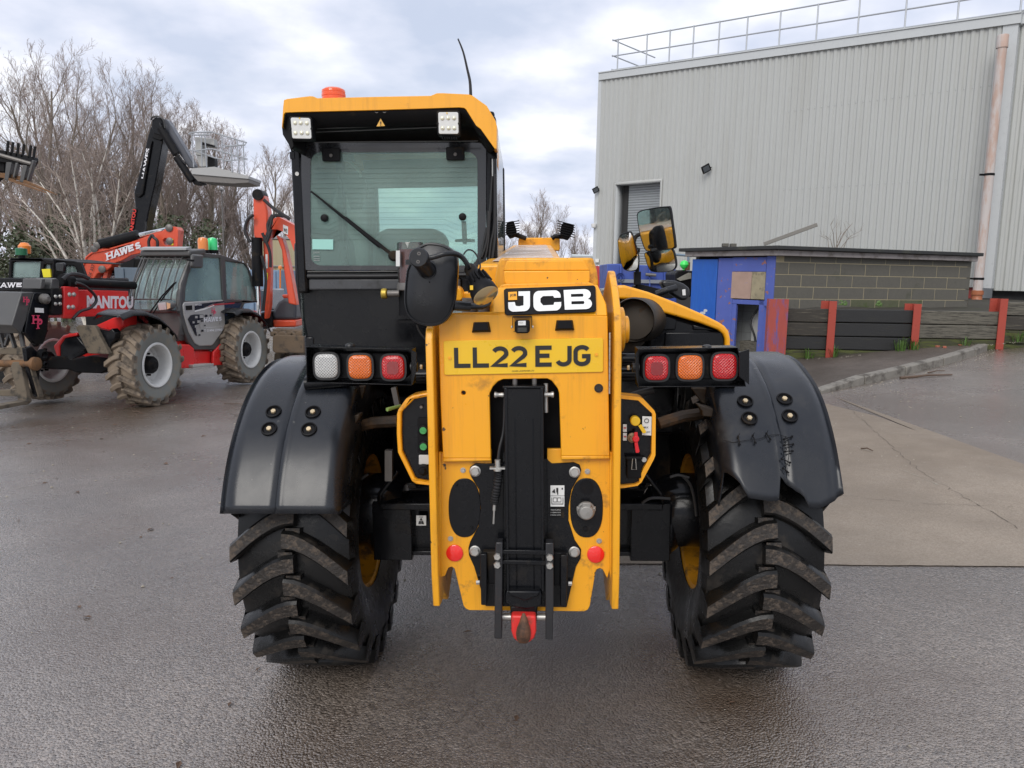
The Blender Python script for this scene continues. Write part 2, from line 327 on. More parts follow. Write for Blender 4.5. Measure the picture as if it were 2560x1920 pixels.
# stroke glyphs on a unit cell; stroke centre lines
GLY = {
 'L': [[(.1, 1), (.1, .07), (.95, .07)]],
 'E': [[(.95, .93), (.1, .93), (.1, .07), (.95, .07)], [(.1, .52), (.82, .52)]],
 '2': [arc(.5, .70, .40, .23, 160, 0) + [(.90, .62), (.78, .5), (.1, .07), (.98, .07)]],
 'J': [[(.85, 1), (.85, .32)] + arc(.48, .30, .37, .23, -8, -165)],
 'G': [arc(.5, .70, .40, .23, 25, 180) + arc(.5, .30, .40, .23, 180, 360) + [(.90, .47), (.5, .47)]],
 'H': [[(.15, 1), (.15, 0)], [(.85, 1), (.85, 0)], [(.15, .5), (.85, .5)]],
 'A': [[(.08, 0), (.5, 1)], [(.5, 1), (.92, 0)], [(.25, .33), (.75, .33)]],
 'W': [[(.05, 1), (.28, 0)], [(.28, 0), (.5, .95)], [(.5, .95), (.72, 0)], [(.72, 0), (.95, 1)]],
 'S': [arc(.5, .73, .36, .21, 20, 250) + arc(.5, .27, .38, .21, 70, -160)],
 'P': [[(.15, 0), (.15, .93), (.6, .93)] + arc(.6, .70, .28, .23, 90, -90) + [(.15, .47)]],
}
SERIF = {'H': [(.15, 1), (.15, 0), (.85, 1), (.85, 0)], 'A': [(.08, 0), (.92, 0)], 'W': [(.05, 1), (.5, .97), (.95, 1)], 'E': [], 'P': [(.15, 0)]}
def strokes(name, items, bl, br, tl, th, mt, parent, lift=.003, serif=False, depth=0):
    # items: (glyph, u0, u1) in the cell spanned by bl,br,tl; th = stroke thickness in metres
    bl = V(bl); br = V(br); tl = V(tl); u = br - bl; v = tl - bl; n = u.cross(v).normalized(); W = u.length; H = v.length; uu = u / W; vv = v / H
    mb = MB(); kz = 0
    def strip(P):
        nonlocal kz; kz += 1; m = len(P); Lf = []; Rt = []
        for i in range(m):
            d0 = (P[i] - P[i - 1]).normalized() if i > 0 else None; d1 = (P[i + 1] - P[i]).normalized() if i < m - 1 else None
            if d0 is None: d0 = d1
            if d1 is None: d1 = d0
            t = (d0 + d1)
            t = t.normalized() if t.length > 1e-6 else d1
            nn = V((-t.y, t.x)); k = min(1.8, 1 / max(.4, t.dot(d1))); Lf.append(P[i] + nn * th / 2 * k); Rt.append(P[i] - nn * th / 2 * k)
        vs = [bl + uu * p.x + vv * p.y + n * (lift + kz * .00012) for p in Lf + Rt]
        fs = [(i, i + 1, m + i + 1, m + i) for i in range(m - 1)]
        mb.add(vs, fs)
    for g, u0, u1 in items:
        for st in GLY[g]:
            strip([V(((u0 + (u1 - u0) * a) * W, (b * (1 - th / H) + th / H / 2) * H if (len(st) > 2) else b * H)) for a, b in st])
        if serif:
            for a, b in SERIF.get(g, []):
                cx = (u0 + (u1 - u0) * a) * W; s2 = th * 1.15; y = (th * .22 if b < .5 else H - th * .22)
                kz += 1; q = [V((cx - s2, y - th * .22)), V((cx + s2, y - th * .22)), V((cx + s2, y + th * .22)), V((cx - s2, y + th * .22))]
                mb.add([bl + uu * p.x + vv * p.y + n * (lift + kz * .00012) for p in q], [(0, 1, 2, 3)])
    me = bpy.data.meshes.new(name); me.from_pydata(mb.v, [], mb.f); me.materials.append(mt)
    o = bpy.data.objects.new(name, me); COL.objects.link(o); o.parent = parent; return o
def sticker(name, bl, br, tl, mt, parent, lift=.002, th=.0015):
    bl = V(bl); br = V(br); tl = V(tl); n = (br - bl).cross(tl - bl).normalized()
    return MB().prism([bl + n * lift, br + n * lift, br + tl - bl + n * lift, tl + n * lift], -n * th).build(name, mt, parent, smooth=0)

# ------------------------------------------------------------------ ground level
def sst(a, b, x): t = min(1, max(0, (x - a) / (b - a))); return t * t * (3 - 2 * t)
TILT = .0275
def g(x, y):
    xx = max(-14, min(12, x)); l = 1 - sst(-2, 3.5, x); r = sst(1.5, 6.5, x)
    return TILT * xx - .016 * max(0, min(y, 22) - 3.4) * l + .016 * max(0, min(y, 14.5) - 4.5) * r + .07 * max(0, min(x, 12) - 5.5) * sst(8, 13, y)
# ================================================================== THE YELLOW TELEHANDLER
XJ, YJ = .071, 3.38
MJ = MX.Translation((XJ, YJ, g(XJ, YJ))) @ MX.Rotation(rad(-2.0), 4, 'Z') @ MX.Rotation(-TILT, 4, 'Y')
J = Frame(MJ)
jcb = empty('telehandler', MJ, 'big yellow and black telehandler in the foreground seen from behind with LL22 EJG plate', 'telehandler')
def jp(R, pts, y): return [J.at(R(*p), y) for p in pts]
I_ = lambda x, y: (x, y)
HUBZ, TR, TX = .62, .625, .905

def tyre_mesh(TRr=.625, hw=.225, rim_r=.30):
    mb = MB(); prof = [(rim_r, -hw * .82), (rim_r + .06, -hw * .93), (rim_r + .14, -hw * 1.0), (TRr - .11, -hw * 1.02), (TRr - .07, -hw * .97), (TRr - .052, -hw * .8), (TRr - .042, -hw * .4), (TRr - .04, 0)]
    prof = prof + [(r, -o) for r, o in prof[-2::-1]]
    mb.lathe(prof, (0, 0, 0), (1, 0, 0), 56, cap=False); return mb
def lug_mb(side, TRr=.625, hw=.225, sweep=.20, wd=.062):
    # one bar from the shoulder to past the middle; angle grows toward the middle
    mb = MB(); rows = []; n = 7
    pts = [(hw * 1.035, -.012, TRr - .115, TRr - .075)]
    for k in range(n):
        s = k / (n - 1); x = hw * 1.0 * (1 - s) + (-hw * .10) * s
        crown = TRr + .006 - .012 * (x / hw) ** 2
        a = sweep * sin(min(1, s / .9) * 1.35) / .976
        pts.append((x, a, crown - .055, crown))
    for x, a, ri, ro in pts:
        wa = wd / ro
        row = []
        for r, ww in ((ri, wa * .72), (ro - .010, wa * .56), (ro, wa * .40), (ro, -wa * .42), (ro - .008, -wa * .54), (ri, -wa * .68)):
            t = a + ww; row.append(V((x * side, -r * cos(t), r * sin(t))))
        rows.append(row)
    vs = [p for r in rows for p in r]; m = len(rows)
    fs = [(i * 6 + j, i * 6 + (j + 1) % 6, (i + 1) * 6 + (j + 1) % 6, (i + 1) * 6 + j) for i in range(m - 1) for j in range(6)] + [tuple(range(6)), tuple(range((m - 1) * 6, m * 6))[::-1]]
    mb.add(vs, fs)
    ae = sweep * .9 + .075; q = []      # small step block on the crown behind each bar nose
    for r, sc in ((TRr - .05, 1.25), (TRr - .014, 1.0)):
        for dx, da in ((-.026, -.022), (.030, -.022), (.030, .022), (-.026, .022)): q.append(V((dx * side * sc + .012 * side, -r * cos(ae + da * sc), r * sin(ae + da * sc))))
    mb.add(q, [(0, 1, 2, 3), (4, 5, 6, 7), (0, 1, 5, 4), (1, 2, 6, 5), (2, 3, 7, 6), (3, 0, 4, 7)]); return mb
lugL = lug_mb(-1, sweep=.235, wd=.066).mesh('tread_lug', RUB, 30); lugR = lug_mb(1, sweep=.235, wd=.066).mesh('tread_lug', RUB, 30)
def two_tone(me):     # ground-contact faces of a lug are worn and stony
    me.materials.append(RUBW)
    for p in me.polygons:
        c = p.center; n = p.normal; rr = sqrt(c.y ** 2 + c.z ** 2)
        if (n.y * c.y + n.z * c.z) / rr > .90: p.material_index = 1
two_tone(lugL); two_tone(lugR)
tyreM = tyre_mesh().mesh('tyre', RUB, 40)
def rim_mb(side, r0=.305):
    mb = MB(); s = side
    mb.lathe([(r0, .18 * s), (r0 - .02, .17 * s), (r0 - .035, .10 * s), (r0 - .05, .05 * s), (r0 - .055, -.07 * s), (r0 - .03, -.12 * s), (r0 - .02, -.17 * s), (r0, -.18 * s)], (0, 0, 0), (1, 0, 0), 40, cap=False)
    mb.lathe([(r0 - .045, .04 * s), (.20, .015 * s), (.12, .0), (.0, .0)], (0, 0, 0), (1, 0, 0), 40, cap=False); return mb
def wheel(parent, x, y, side, rot, tm=tyreM, l1=None, l2=None, rm=None, NL=21, z=HUBZ, name='wheel'):
    l1 = l1 or lugL; l2 = l2 or lugR; M = MX.Translation((x, y, z))
    t = link(name, tm, parent, M)
    for k in range(NL):
        a = 2 * pi * k / NL + rot
        link('tread_lug', l1, t, MX.Rotation(-a, 4, 'X')); link('tread_lug', l2, t, MX.Rotation(-a + pi / NL, 4, 'X'))
    link('rim', rm, t); return t
rimY = rim_mb(1).mesh('rim', RIMY); rimY.materials.append(RIMY)
rimY2 = rim_mb(-1).mesh('rim', RIMY)
wl = wheel(jcb, -TX + .035, 0, -1, .10, rm=rimY); wr = wheel(jcb, TX + .035, 0, 1, .02, rm=rimY2)
wheel(jcb, -TX, 2.75, -1, .33, rm=rimY); wheel(jcb, TX, 2.75, 1, .2, rm=rimY2)

# ---- mudguards
FR = .755
def fender(side, dmg):
    xo, xi = (-1.078, -.655) if side < 0 else (1.170, .765)
    nx = 30; prof = []     # (x, radius delta)
    prof = [(xo + side * .018, -.10), (xo + side * .016, -.05), (xo + side * .008, -.014)]
    for k in range(nx + 1):
        t = k / nx; x = xo + (xi - xo) * t
        edge = -.022 * (max(0, .12 - t) / .12) ** 2 - .022 * (max(0, t - .90) / .10) ** 2
        c = abs(t - .5); ridge = (-.010 * math.exp(-((t - .475) / .016) ** 2) + .008 * math.exp(-((t - .51) / .016) ** 2))
        prof.append((x, edge + ridge))
    prof += [(xi - side * .008, -.034), (xi - side * .014, -.07), (xi - side * .016, -.12), (xi - side * .016, -.19)]
    n = len(prof); NT = 64; vs = []
    for j in range(NT + 1):
        s = j / NT
        for i, (x, dr) in enumerate(prof):
            u = i / (n - 1); tt = (x - xo) / (xi - xo)
            if not dmg:
                b = 19.5 + (3.5 if i < 2 else 0) + (5 * max(0, (i - n + 4)) / 3 if i > n - 4 else 0)
            else:   # jagged lower edge, from outside (tt 0) to inside (tt 1)
                key = [(0, 25.5), (.06, 23.5), (.20, 21.2), (.30, 21.5), (.34, 25), (.40, 26), (.50, 28.5), (.55, 31), (.56, 23.5), (.62, 23), (.74, 23.5), (.84, 24), (.90, 28), (1.0, 31.5), (1.3, 36)]
                b = key[-1][1]
                for (a0, b0), (a1, b1) in zip(key, key[1:]):
                    if tt <= a1: b = b0 + (b1 - b0) * max(0, (tt - a0)) / (a1 - a0); break
                if i >= n - 3: b = [27, 23, 21][i - n + 3]
            th = rad(b + (168 - b) * s); r = FR + dr
            if dmg:
                p0 = V((x * 3, th * 2.2, 2)); f = max(0, 1 - (math.degrees(th) - 20) / 40)
                r += f * .030 * mnoise.noise(p0) + .006 * mnoise.noise(p0 * 2.3) - (.022 * f * f if i > 3 else 0) * (1 - abs(tt - .4))
            vs.append(V((x, -r * cos(th), HUBZ + r * sin(th))))
    mb = MB(); mb.add(vs, [(j * n + i, j * n + i + 1, (j + 1) * n + i + 1, (j + 1) * n + i) for j in range(NT) for i in range(n - 1)])
    f = mb.build('mudguard', FEND, jcb, smooth=60, solid=.006)
    f.data.materials.append(FENDIN); f.modifiers['s'].material_offset = 1
    f.modifiers['s'].offset = -1
    return f
fl = fender(-1, False); fr_ = fender(1, True)
fl['label'] = 'undamaged glossy black mudguard'; fr_['label'] = 'torn and dented black mudguard stitched with cable ties'
def on_fender(px, dr=0):
    y = -.6
    for _ in range(8):
        p = J.at(px, y); q = max(0, (FR + dr) ** 2 - (p.z - HUBZ) ** 2); y = -sqrt(q)
    n = V((0, p.y, p.z - HUBZ)).normalized(); return J.at(px, y), n
for par, pts in ((fl, [R6(550, 648), R6(925, 653), R6(508, 812), R6(887, 817)]), (fr_, [R8(1155, 550), R8(1530, 528), R8(1195, 712), R8(1580, 690)])):
    for q in pts:
        p, n = on_fender(q)
        MB().lathe([(.031, .003), (.030, .0075), (.0255, .009), (.0215, .002), (.0215, .0012), (0, .0012)], p, n, 20, cap=False).build('bolt_cup', BLKF, par)
        MB().hexh(p + n * .001, .0105, .009, n).build('bolt', BRS, par)
# cable-tie stitches
for a, b in [((1085, 890), (1100, 960)), ((1225, 880), (1250, 945)), ((1355, 860), (1392, 912)), ((1525, 915), (1600, 888)), ((1527, 970), (1610, 962)), ((1535, 1030), (1603, 1025)), ((1500, 1100), (1578, 1135)), ((1515, 1190), (1560, 1225))]:
    p, n = on_fender(R8(*a)); q, m = on_fender(R8(*b))
    tq = MB(); tq.tube([p - n * .003, p + n * .004, (p + q) / 2 + n * .007, q + m * .004, q - m * .003], .0022, 6)
    for c, cn in ((p, n), (q, m)): tq.box(c + cn * .004, (.008, .006, .006), MX.Rotation(random.random() * 3, 3, 'Y'))
    tq.tube([p + n * .004, p + n * .013 + V((.004, 0, .008))], .0012, 5)
    tq.build('cable_tie', BLKF, fr_)
crk = [R8(940, 915), R8(1040, 940), R8(1160, 920), R8(1290, 905), R8(1400, 868), R8(1480, 865), R8(1550, 890), R8(1572, 930), R8(1575, 1040), R8(1560, 1130), R8(1530, 1230)]
MB().tube([on_fender(c)[0] + on_fender(c)[1] * .001 for c in crk], .0011, 5).build('crack', BLKF, fr_)

# ---- axle, chassis, underside
a = MB()
a.prism([V((-.60, -.10, .50)), V((-.30, -.10, .49)), V((-.16, -.10, .43)), V((.16, -.10, .43)), V((.30, -.10, .49)), V((.60, -.10, .50)), V((.66, -.10, .56)), V((.66, -.10, .72)), V((-.66, -.10, .72)), V((-.66, -.10, .56))], (0, .24, 0))
a.lathe([(.0, -.7), (.12, -.70), (.155, -.66), (.155, -.58), (.11, -.55)], (0, 0, HUBZ), (1, 0, 0), 20, cap=False)
a.lathe([(.11, .55), (.155, .58), (.155, .66), (.12, .7), (0, .7)], (0, 0, HUBZ), (1, 0, 0), 20, cap=False)
for s in (-1, 1):
    a.box((s * .56, -.12, .62), (.17, .10, .26)); a.box((s * .44, -.13, .735), (.34, .10, .03)); a.box((s * .40, -.125, .515), (.30, .05, .02))
    a.tube([(s * .62, -.14, .72), (s * .60, -.20, .80), (s * .52, -.2, .90)], .012, 8)
for s in (-1, 1): a.lathe([(.0, .55), (.12, .56), (.15, .61), (.165, .66), (.165, .80), (0, .81)] if s > 0 else [(0, -.81), (.165, -.80), (.165, -.66), (.15, -.61), (.12, -.56), (0, -.55)], (.03, 0, HUBZ + .05), (1, 0, 0), 28, cap=False)
a.build('axle', BLK, jcb, bev=.012)
for s, R, q in ((-1, R4, [(285, 1418), (370, 1418), (285, 1332)]), (1, S1, [(52, 312), (148, 312), (52, 218)])):
    pts = [J.at(R(*p), -.115) for p in q]; st = sticker('warning_sticker', *pts, WHT, jcb, lift=.02)
    bl, br, tl = [p + V((0, -.024, 0)) for p in pts]; u = br - bl; v = tl - bl
    MB().add([bl + u * .35 + v * .55, bl + u * .65 + v * .55, bl + u * .5 + v * .82], [(0, 1, 2)]).add([bl + u * .3 + v * .86, bl + u * .7 + v * .86, bl + u * .7 + v * .9, bl + u * .3 + v * .9], [(0, 1, 2, 3)]).add([bl + u * .22 + v * .18, bl + u * .48 + v * .18, bl + u * .48 + v * .48, bl + u * .3 + v * .48], [(0, 1, 2, 3)]).add([bl + u * .78 + v * .18, bl + u * .52 + v * .18, bl + u * .52 + v * .48, bl + u * .7 + v * .48], [(0, 1, 2, 3)]).build('pictogram', BPRT, st, smooth=0)
c = MB(); c.box((0, 1.2, .82), (.62, 3.2, .22)); c.box((0, .55, 1.05), (.50, 1.6, .35)); c.box((-.13, .0, .62), (.02, .5, .3)); c.box((.33, .9, .66), (.05, 2.0, .24)); c.box((-.33, .9, .66), (.05, 2.0, .24))
c.build('chassis', BLKF, jcb, bev=.01)
MB().lathe([(0, -.6), (.1, -.6), (.14, -.56), (.14, .56), (.1, .6), (0, .6)], (0, 2.75, HUBZ), (1, 0, 0), 16, cap=False).box((0, 2.75, .62), (1.1, .2, .2)).build('front_axle', BLKF, jcb)
MB().box((0, .36, 1.12), (1.45, .04, .84)).box((0, .1, 1.30), (1.30, .5, .04)).build('bulkhead', BLKF, jcb)
pm = MB(); pm.tube([(-.85, -.36, 1.30), (-.5, -.36, 1.33), (.5, -.36, 1.33), (.85, -.36, 1.30)], .028, 12); pm.build('lamp_bar', BLK, jcb)
ps = MB()
ps.tube([J.at(R6(1340, 790), -.30), J.at(R6(1500, 750), -.32), J.at(R6(1740, 735), -.34)], .024, 10)
ps.tube([J.at(R8(330, 760), -.34), J.at(R8(560, 690), -.32), J.at(R8(740, 665), -.30)], .024, 10)
ps.build('mudguard_bracket', mat('rusty_black', (.035, .022, .012), .5, dirt_or_haze=(.13, .07, .03), damt=.8, dscale=9, dth=.5), jcb)
pv = MB(); pv.prism(jp(R6, [(1190, 720), (1365, 670), (1365, 700), (1330, 760), (1190, 790)], -.42), (0, .06, 0)); pv.prism(jp(R8, [(695, 575), (880, 625), (890, 700), (750, 690), (745, 640)], -.42), (0, .06, 0))
pv.prism(jp(R6, [(1290, 400), (1425, 400), (1350, 670), (1215, 700), (1260, 520)], -.30), (0, .02, 0)); pv.prism(jp(R8, [(640, 420), (800, 420), (865, 610), (740, 560)], -.30), (0, .02, 0))
pv.build('mudguard_gusset', FENDIN, jcb, bev=.004)
lv = MB(); lv.tube([J.at(R2(925, 1603), -.55), J.at(R2(1040, 1570), -.50)], [.008, .006], 8); lv.build('green_lever', mat('lever_green', (.30, .45, .12), .35), jcb)
bb = MB(); bb.bar(J.at(R2(985, 1410), -.35), J.at(R2(1020, 1580), -.35), .03, .02); bb.bar(J.at(R6(1650, 1010), -.25), J.at(R6(1650, 1300), -.25), .03, .03)
bb.build('support_bar', STLD, jcb)
hs = MB()
for pts in ([R8(560, 1260), R8(630, 1340), R8(670, 1480), R8(690, 1640)], [R8(440, 1270), R8(520, 1250), R8(620, 1275)], [R6(1300, 1450), R6(1340, 1330), R6(1450, 1240)], [R8(170, 1520), R8(260, 1470), R8(440, 1475)]):
    hs.tube(catmull([J.at(p, -.32) for p in pts], 5), .006, 7)
hs.build('axle_hose', RUBH, jcb)

# ---- rear cover (the big hinged yellow plate)
YC = -.80
low = [(1098, 783), (1096, 817), (1101, 1000)] + [R4(510, 850), R4(925, 850), R4(912, 290), R4(940, 230), R4(985, 185), R4(1030, 166), R4(1410, 160), R4(1450, 180), R4(1500, 245), R4(1513, 285), R4(1530, 830), R4(1950, 830), R3(1113, 1600), (1519, 790)]
outer = [J.at(p, YC) for p in low]
cv = MB(); cv.holed(outer, [circ(J.at(R2(1585, 1460), YC), .0078, 12)[::-1]], (0, .028, 0)); cov = cv.build('rear_cover', YEL, jcb, bev=.003)
MB().lathe([(.0085, 0), (.0085, .02), (0, .02)], J.at(R2(1585, 1460), YC) + V((0, .002, 0)), (0, 1, 0), 14, cap=False).build('bolt_hole', BPRT, cov)
MB().hexh(J.at(R3(1025, 1487), YC), .012, .012).lathe([(.015, 0), (.015, -.004), (0, -.004)], J.at(R3(1025, 1487), YC), (0, 1, 0), 16).build('rubber_stop', RUBH, cov)
# folded lower lips
lp = MB(); lp.prism([J.at(R4(508, 850), YC), J.at(R4(926, 850), YC), J.at(R4(926, 872), YC), J.at(R4(510, 882), YC)], (0, .03, 0), 1)
lp.prism([J.at(R4(1530, 830), YC), J.at(R4(1950, 828), YC), J.at(R4(1950, 855), YC), J.at(R4(1530, 862), YC)], (0, .03, 0)); lp.build('cover_lip', YELD, cov, bev=.003)
# sloping upper half of the cover
ub = [(1098, 783), (1519, 790)]; B0 = [J.at(p, YC) for p in [(1098, 783), (1231, 779), (1519, 790)]]
T0 = [J.at((1237, 719), YC + .07), J.at((1494, 712), YC + .07), J.at((1516, 760), YC + .03)]
mu = MB(); mu.prism([B0[0], B0[2], T0[2], T0[1], T0[0], B0[1]], (0, .03, -.004)); mu.build('cover_top', YEL, jcb, bev=.004)
# logo plate
def pl(R, pts, y, y2):   # points on the sloping plane: y by height
    o = []
    for p in pts:
        q = R(*p); t = max(0, min(1, (790 - q[1]) / 75)); o.append(J.at(q, y + (y2 - y) * t))
    return o
lg = pl(R3, [(205, 640), (225, 626), (985, 599), (1000, 615), (1005, 815), (990, 832), (232, 860), (213, 845)], YC - .014, YC + .052)
lgp = MB().prism(lg, (0, .010, .0)).build('logo_plate', BLKF, jcb, bev=.003)
def q3(x, y): return pl(R3, [(x, y)], YC - .019, YC + .047)[0]
def lpoly(pts): 
    return [q3(*p) for p in pts]
def ell(cx, cy, rx, ry, a0, a1, n=8): return [(cx + rx * cos(rad(a0 + (a1 - a0) * k / n)), cy - ry * sin(rad(a0 + (a1 - a0) * k / n))) for k in range(n + 1)]
lj = [(332, 652), (432, 649), (432, 770)] + ell(382, 770, 50, 52, 0, -90) + [(290, 827)] + ell(290, 785, 46, 42, 270, 180) + [(243, 745), (300, 743), (306, 765)] + ell(325, 765, 20, 14, 180, 270, 4) + [(345, 779), (376, 770), (376, 690), (332, 690)]
lc = [(697, 705), (640, 706)] + [(632, 690), (545, 692), (522, 712), (522, 745), (545, 772), (635, 768), (642, 745), (703, 743)] + ell(650, 765, 52, 52, 15, -80) + [(510, 822)] + ell(510, 770, 48, 52, 270, 180) + [(461, 700)] + ell(512, 695, 50, 48, 180, 90) + [(640, 642)] + ell(647, 692, 50, 50, 90, 0)
lb_o = [(722, 640), (900, 632)] + ell(905, 678, 52, 46, 90, -60) + [(950, 722)] + ell(915, 758, 52, 46, 30, -90) + [(733, 810)]
lb_h = [[(786, 674), (888, 671), (895, 684), (888, 697), (786, 699)], [(790, 737), (896, 734), (903, 748), (896, 761), (790, 763)]]
mj = MB(); mj.holed(lpoly(lj), [], (0, .004, 0)); mj.holed(lpoly(lc), [], (0, .004, 0)); mj.holed(lpoly(lb_o), [lpoly(h)[::-1] for h in lb_h], (0, .004, 0))
mj.build('logo_lettering', LOGOW, lgp, bev=.0008, smooth=20)
MB().prism(lpoly([(243, 657), (318, 653), (320, 724), (245, 727)]), (0, .004, 0)).build('logo_square', YELP if False else YEL, lgp)
qa = lambda x, y: pl(R3, [(x, y)], YC - .0200, YC + .046)[0]
lettering('small_logo', 'JCB', qa(258, 702), qa(312, 697), qa(257, 676), BPRT, lgp, .02, .001)
# number plate
npl = MB().prism([J.at(p, YC - .006) for p in [R2(1412, 1018), R2(1425, 1010), R3(1055, 1052), R3(1066, 1064), R3(1066, 1338), R3(1055, 1349), R2(1430, 1306), R2(1418, 1296)]], (0, .005, 0)).build('number_plate', YELP, jcb, bev=.0015)
y_ = YC - .0065
nb = J.at(R2(1522, 1256), y_); nr = J.at(R3(950, 1308), y_); ntl = J.at(R2(1518, 1050), y_)
tot = 950 / 3.456 + 1200 - (1522 / 3.456 + 700)
def uu_(px): return (px - (1522 / 3.456 + 700)) / tot
f2 = lambda x: x / 3.456 + 700
f3 = lambda x: x / 3.456 + 1200
cells = [('L', f2(1510), f2(1655)), ('L', f2(1672), f2(1815)), ('2', f2(1835), f2(1972)), ('2', f2(1998), f2(2135)), ('E', f3(484), f3(628)), ('J', f3(655), f3(795)), ('G', f3(812), f3(950))]
strokes('plate_lettering', [(c, uu_(a), uu_(b)) for c, a, b in cells], nb, nr, ntl, .0145, BPRT, npl, lift=.0012)
lettering('plate_small_print', 'OLIVER LANDPOWER LTD', J.at(R3(277, 1347), y_), J.at(R3(467, 1343), y_), J.at(R3(277, 1333), y_), BPRT, npl, 0, .001)
for q in (R2(1466, 1158), R3(1005, 1198)):
    MB().lathe([(.006, 0), (.0055, -.003), (0, -.0035)], J.at(q, YC - .007), (0, 1, 0), 12).build('plate_screw', YEL, npl)
# plate lamps
for pts, nm in (([(1655, 940), (1672, 848), (1808, 845), (1825, 935)], R2), ([(645, 992), (660, 900), (802, 898), (817, 990)], R3)):
    b_ = jp(nm, pts, YC - .002); t_ = [p + (sum(b_, V()) / 4 - p) * .22 + V((0, -.022, .004)) for p in b_]
    mb = MB(); mb.add(b_ + t_, [(3, 2, 1, 0), (4, 5, 6, 7)] + [(i, (i + 1) % 4, 4 + (i + 1) % 4, 4 + i) for i in range(4)]); mb.build('plate_lamp', BLKF, jcb, bev=.002)
# reversing camera with bracket and sticker
cc = J.at(R3(365, 960), YC - .04); cw = .048
cmr = MB(); cmr.prism(rrect(cc + V((0, -.01, .002)), .050, .040, .008), (0, .038, 0)); cmr.prism(rrect(cc + V((0, -.02, -.006)), .042, .026, .005), (0, .012, 0))
rc = cmr.build('reversing_camera', BLKF, jcb, bev=.003)
MB().box(cc + V((0, -.022, -.007)), (.030, .004, .014)).build('camera_window', mat('camera_glass', (.03, .03, .025), .06), rc)
cb = MB(); cb.box(cc + V((0, .02, .033)), (.062, .045, .0025)); cb.box(cc + V((-.0315, .01, .016)), (.002, .02, .036)); cb.box(cc + V((.0315, .01, .016)), (.002, .02, .036)); cb.build('camera_bracket', BLKF, rc)
for s in (-1, 1): MB().lathe([(.005, 0), (.005, .004), (0, .004)], cc + V((s * .033, .008, .0)), (s, 0, 0), 10).build('camera_screw', STL, rc)
sticker('camera_sticker', cc + V((-.013, -.014, .004)), cc + V((.012, -.014, .005)), cc + V((-.013, -.013, .021)), WHT, rc)
lettering('camera_sticker_print', 'WCCE 24', cc + V((-.011, -.0175, .014)), cc + V((.003, -.0175, .014)), cc + V((-.011, -.0175, .018)), BPRT, rc)
# hinge on the right
hy = YC - .03; hz = [J.at(R3(1124, v), hy).z for v in (1010, 1545)]; hx = J.at(R3(1124, 1280), hy).x
h_ = MB(); nk = 9
for k in range(nk):
    za = hz[0] + (hz[1] - hz[0]) * k / nk; zb = hz[0] + (hz[1] - hz[0]) * (k + .93) / nk; h_.lathe([(.0032, za - hz[0]), (.0032, zb - hz[0])], (hx, hy + .012, hz[0]), (0, 0, 1), 10)
h_.build('piano_hinge', STL, cov)

# ---- side plates (thick flanges)
def flange(side):
    if side > 0:
        prof = [(R5(1862, 1118), -.84), (R5(1862, 820), -.86), (R4(2030, 700), -.86), (R3(1200, 1100), -.86), (R3(1197, 860), -.84), (R3(1185, 640), -.74), (R3(1172, 560), -.68), (R3(1150, 482), -.62), (R3(1120, 474), -.58)]
        xa = J.at(R5(1898, 700), -.86).x; xb = xa - .024
    else:
        prof = [(R5(300, 1092), -.84), (R5(300, 820), -.86), (R4(430, 700), -.86), (R2(1325, 1000), -.86), (R2(1325, 897), -.84), (R2(1325, 850), -.78)]
        xa = J.at(R5(268, 700), -.86).x; xb = xa + .024
    rear = [J.at(q, y) for q, y in prof]; loop = [V((xa, p.y, p.z)) for p in rear]
    top = loop[-1]; bot = loop[0]
    loop += [V((xa, -.35, top.z - (.10 if side > 0 else .0))), V((xa, -.2, top.z - (.3 if side > 0 else .05))), V((xa, -.2, .62)), V((xa, -.45, .56)), V((xa, -.60, .50)), V((xa, -.72, bot.z + .01)), V((xa, -.78, bot.z - .01))]
    fl_ = MB().prism(loop, (xb - xa, 0, 0)).build('side_plate', YELD, jcb, bev=.004); return xa, xb, rear
fR = flange(1); fL = flange(-1)
# inner folded web next to each plate and lower hook tabs
for xs, s, R, pts in ((fL, 1, R5, [(335, -240), (352, -240), (352, 820), (345, 830), (335, 800)]), (fR, -1, R5, [(1815, -240), (1830, -240), (1830, 860), (1818, 850), (1812, 800)])):
    MB().prism([J.at(R(*p), -.79) for p in pts], (0, .02, 0)).build('web_strip', YELD, jcb, bev=.003)
# lower fixed plate with rounded slots and pointed skirts
YL = -.775
lo = [R4(470, 800), R4(930, 775), R4(930, 1100), R4(1410, 1100), R4(1410, 768), R4(1530, 768), R4(1965, 790), R5(1840, 250), R5(1835, 700), R5(1790, 850), R5(1765, 800), R5(1752, 775), R5(1725, 762), R5(1700, 772), R5(1688, 800), R5(1640, 1090), R5(1622, 1122), R5(1590, 1136), R5(600, 1126), R5(568, 1112), R5(548, 1085), R5(480, 800), R5(470, 765), R5(445, 750), R5(418, 760), R5(404, 790), R5(388, 830), R5(335, 845), R5(330, 400)]
lop = MB().holed([J.at(p, YL) for p in lo], [], (0, .016, 0)).build('rear_plate', YELD, jcb, bev=.003)
def ovl(R, cx, cy, rx, ry, y, n=40, p=2.35, sk=0):
    o = []
    for k in range(n):
        a = 2 * pi * k / n; x = abs(cos(a)) ** (2 / p) * (1 if cos(a) > 0 else -1) * rx; z = abs(sin(a)) ** (2 / p) * (1 if sin(a) > 0 else -1) * ry
        o.append(J.at(R(cx + x + sk * z / ry, cy - z), y))
    return o
MB().prism(ovl(R4, 695, 1278, 138, 255, YL - .004), (0, .004, 0)).build('oval_blanking_plate', BLK, lop, bev=.002)
ov = MB().prism(ovl(R4, 1750, 1278, 142, 257, YL - .004), (0, .004, 0)).build('socket_plate', BLK, lop, bev=.002)
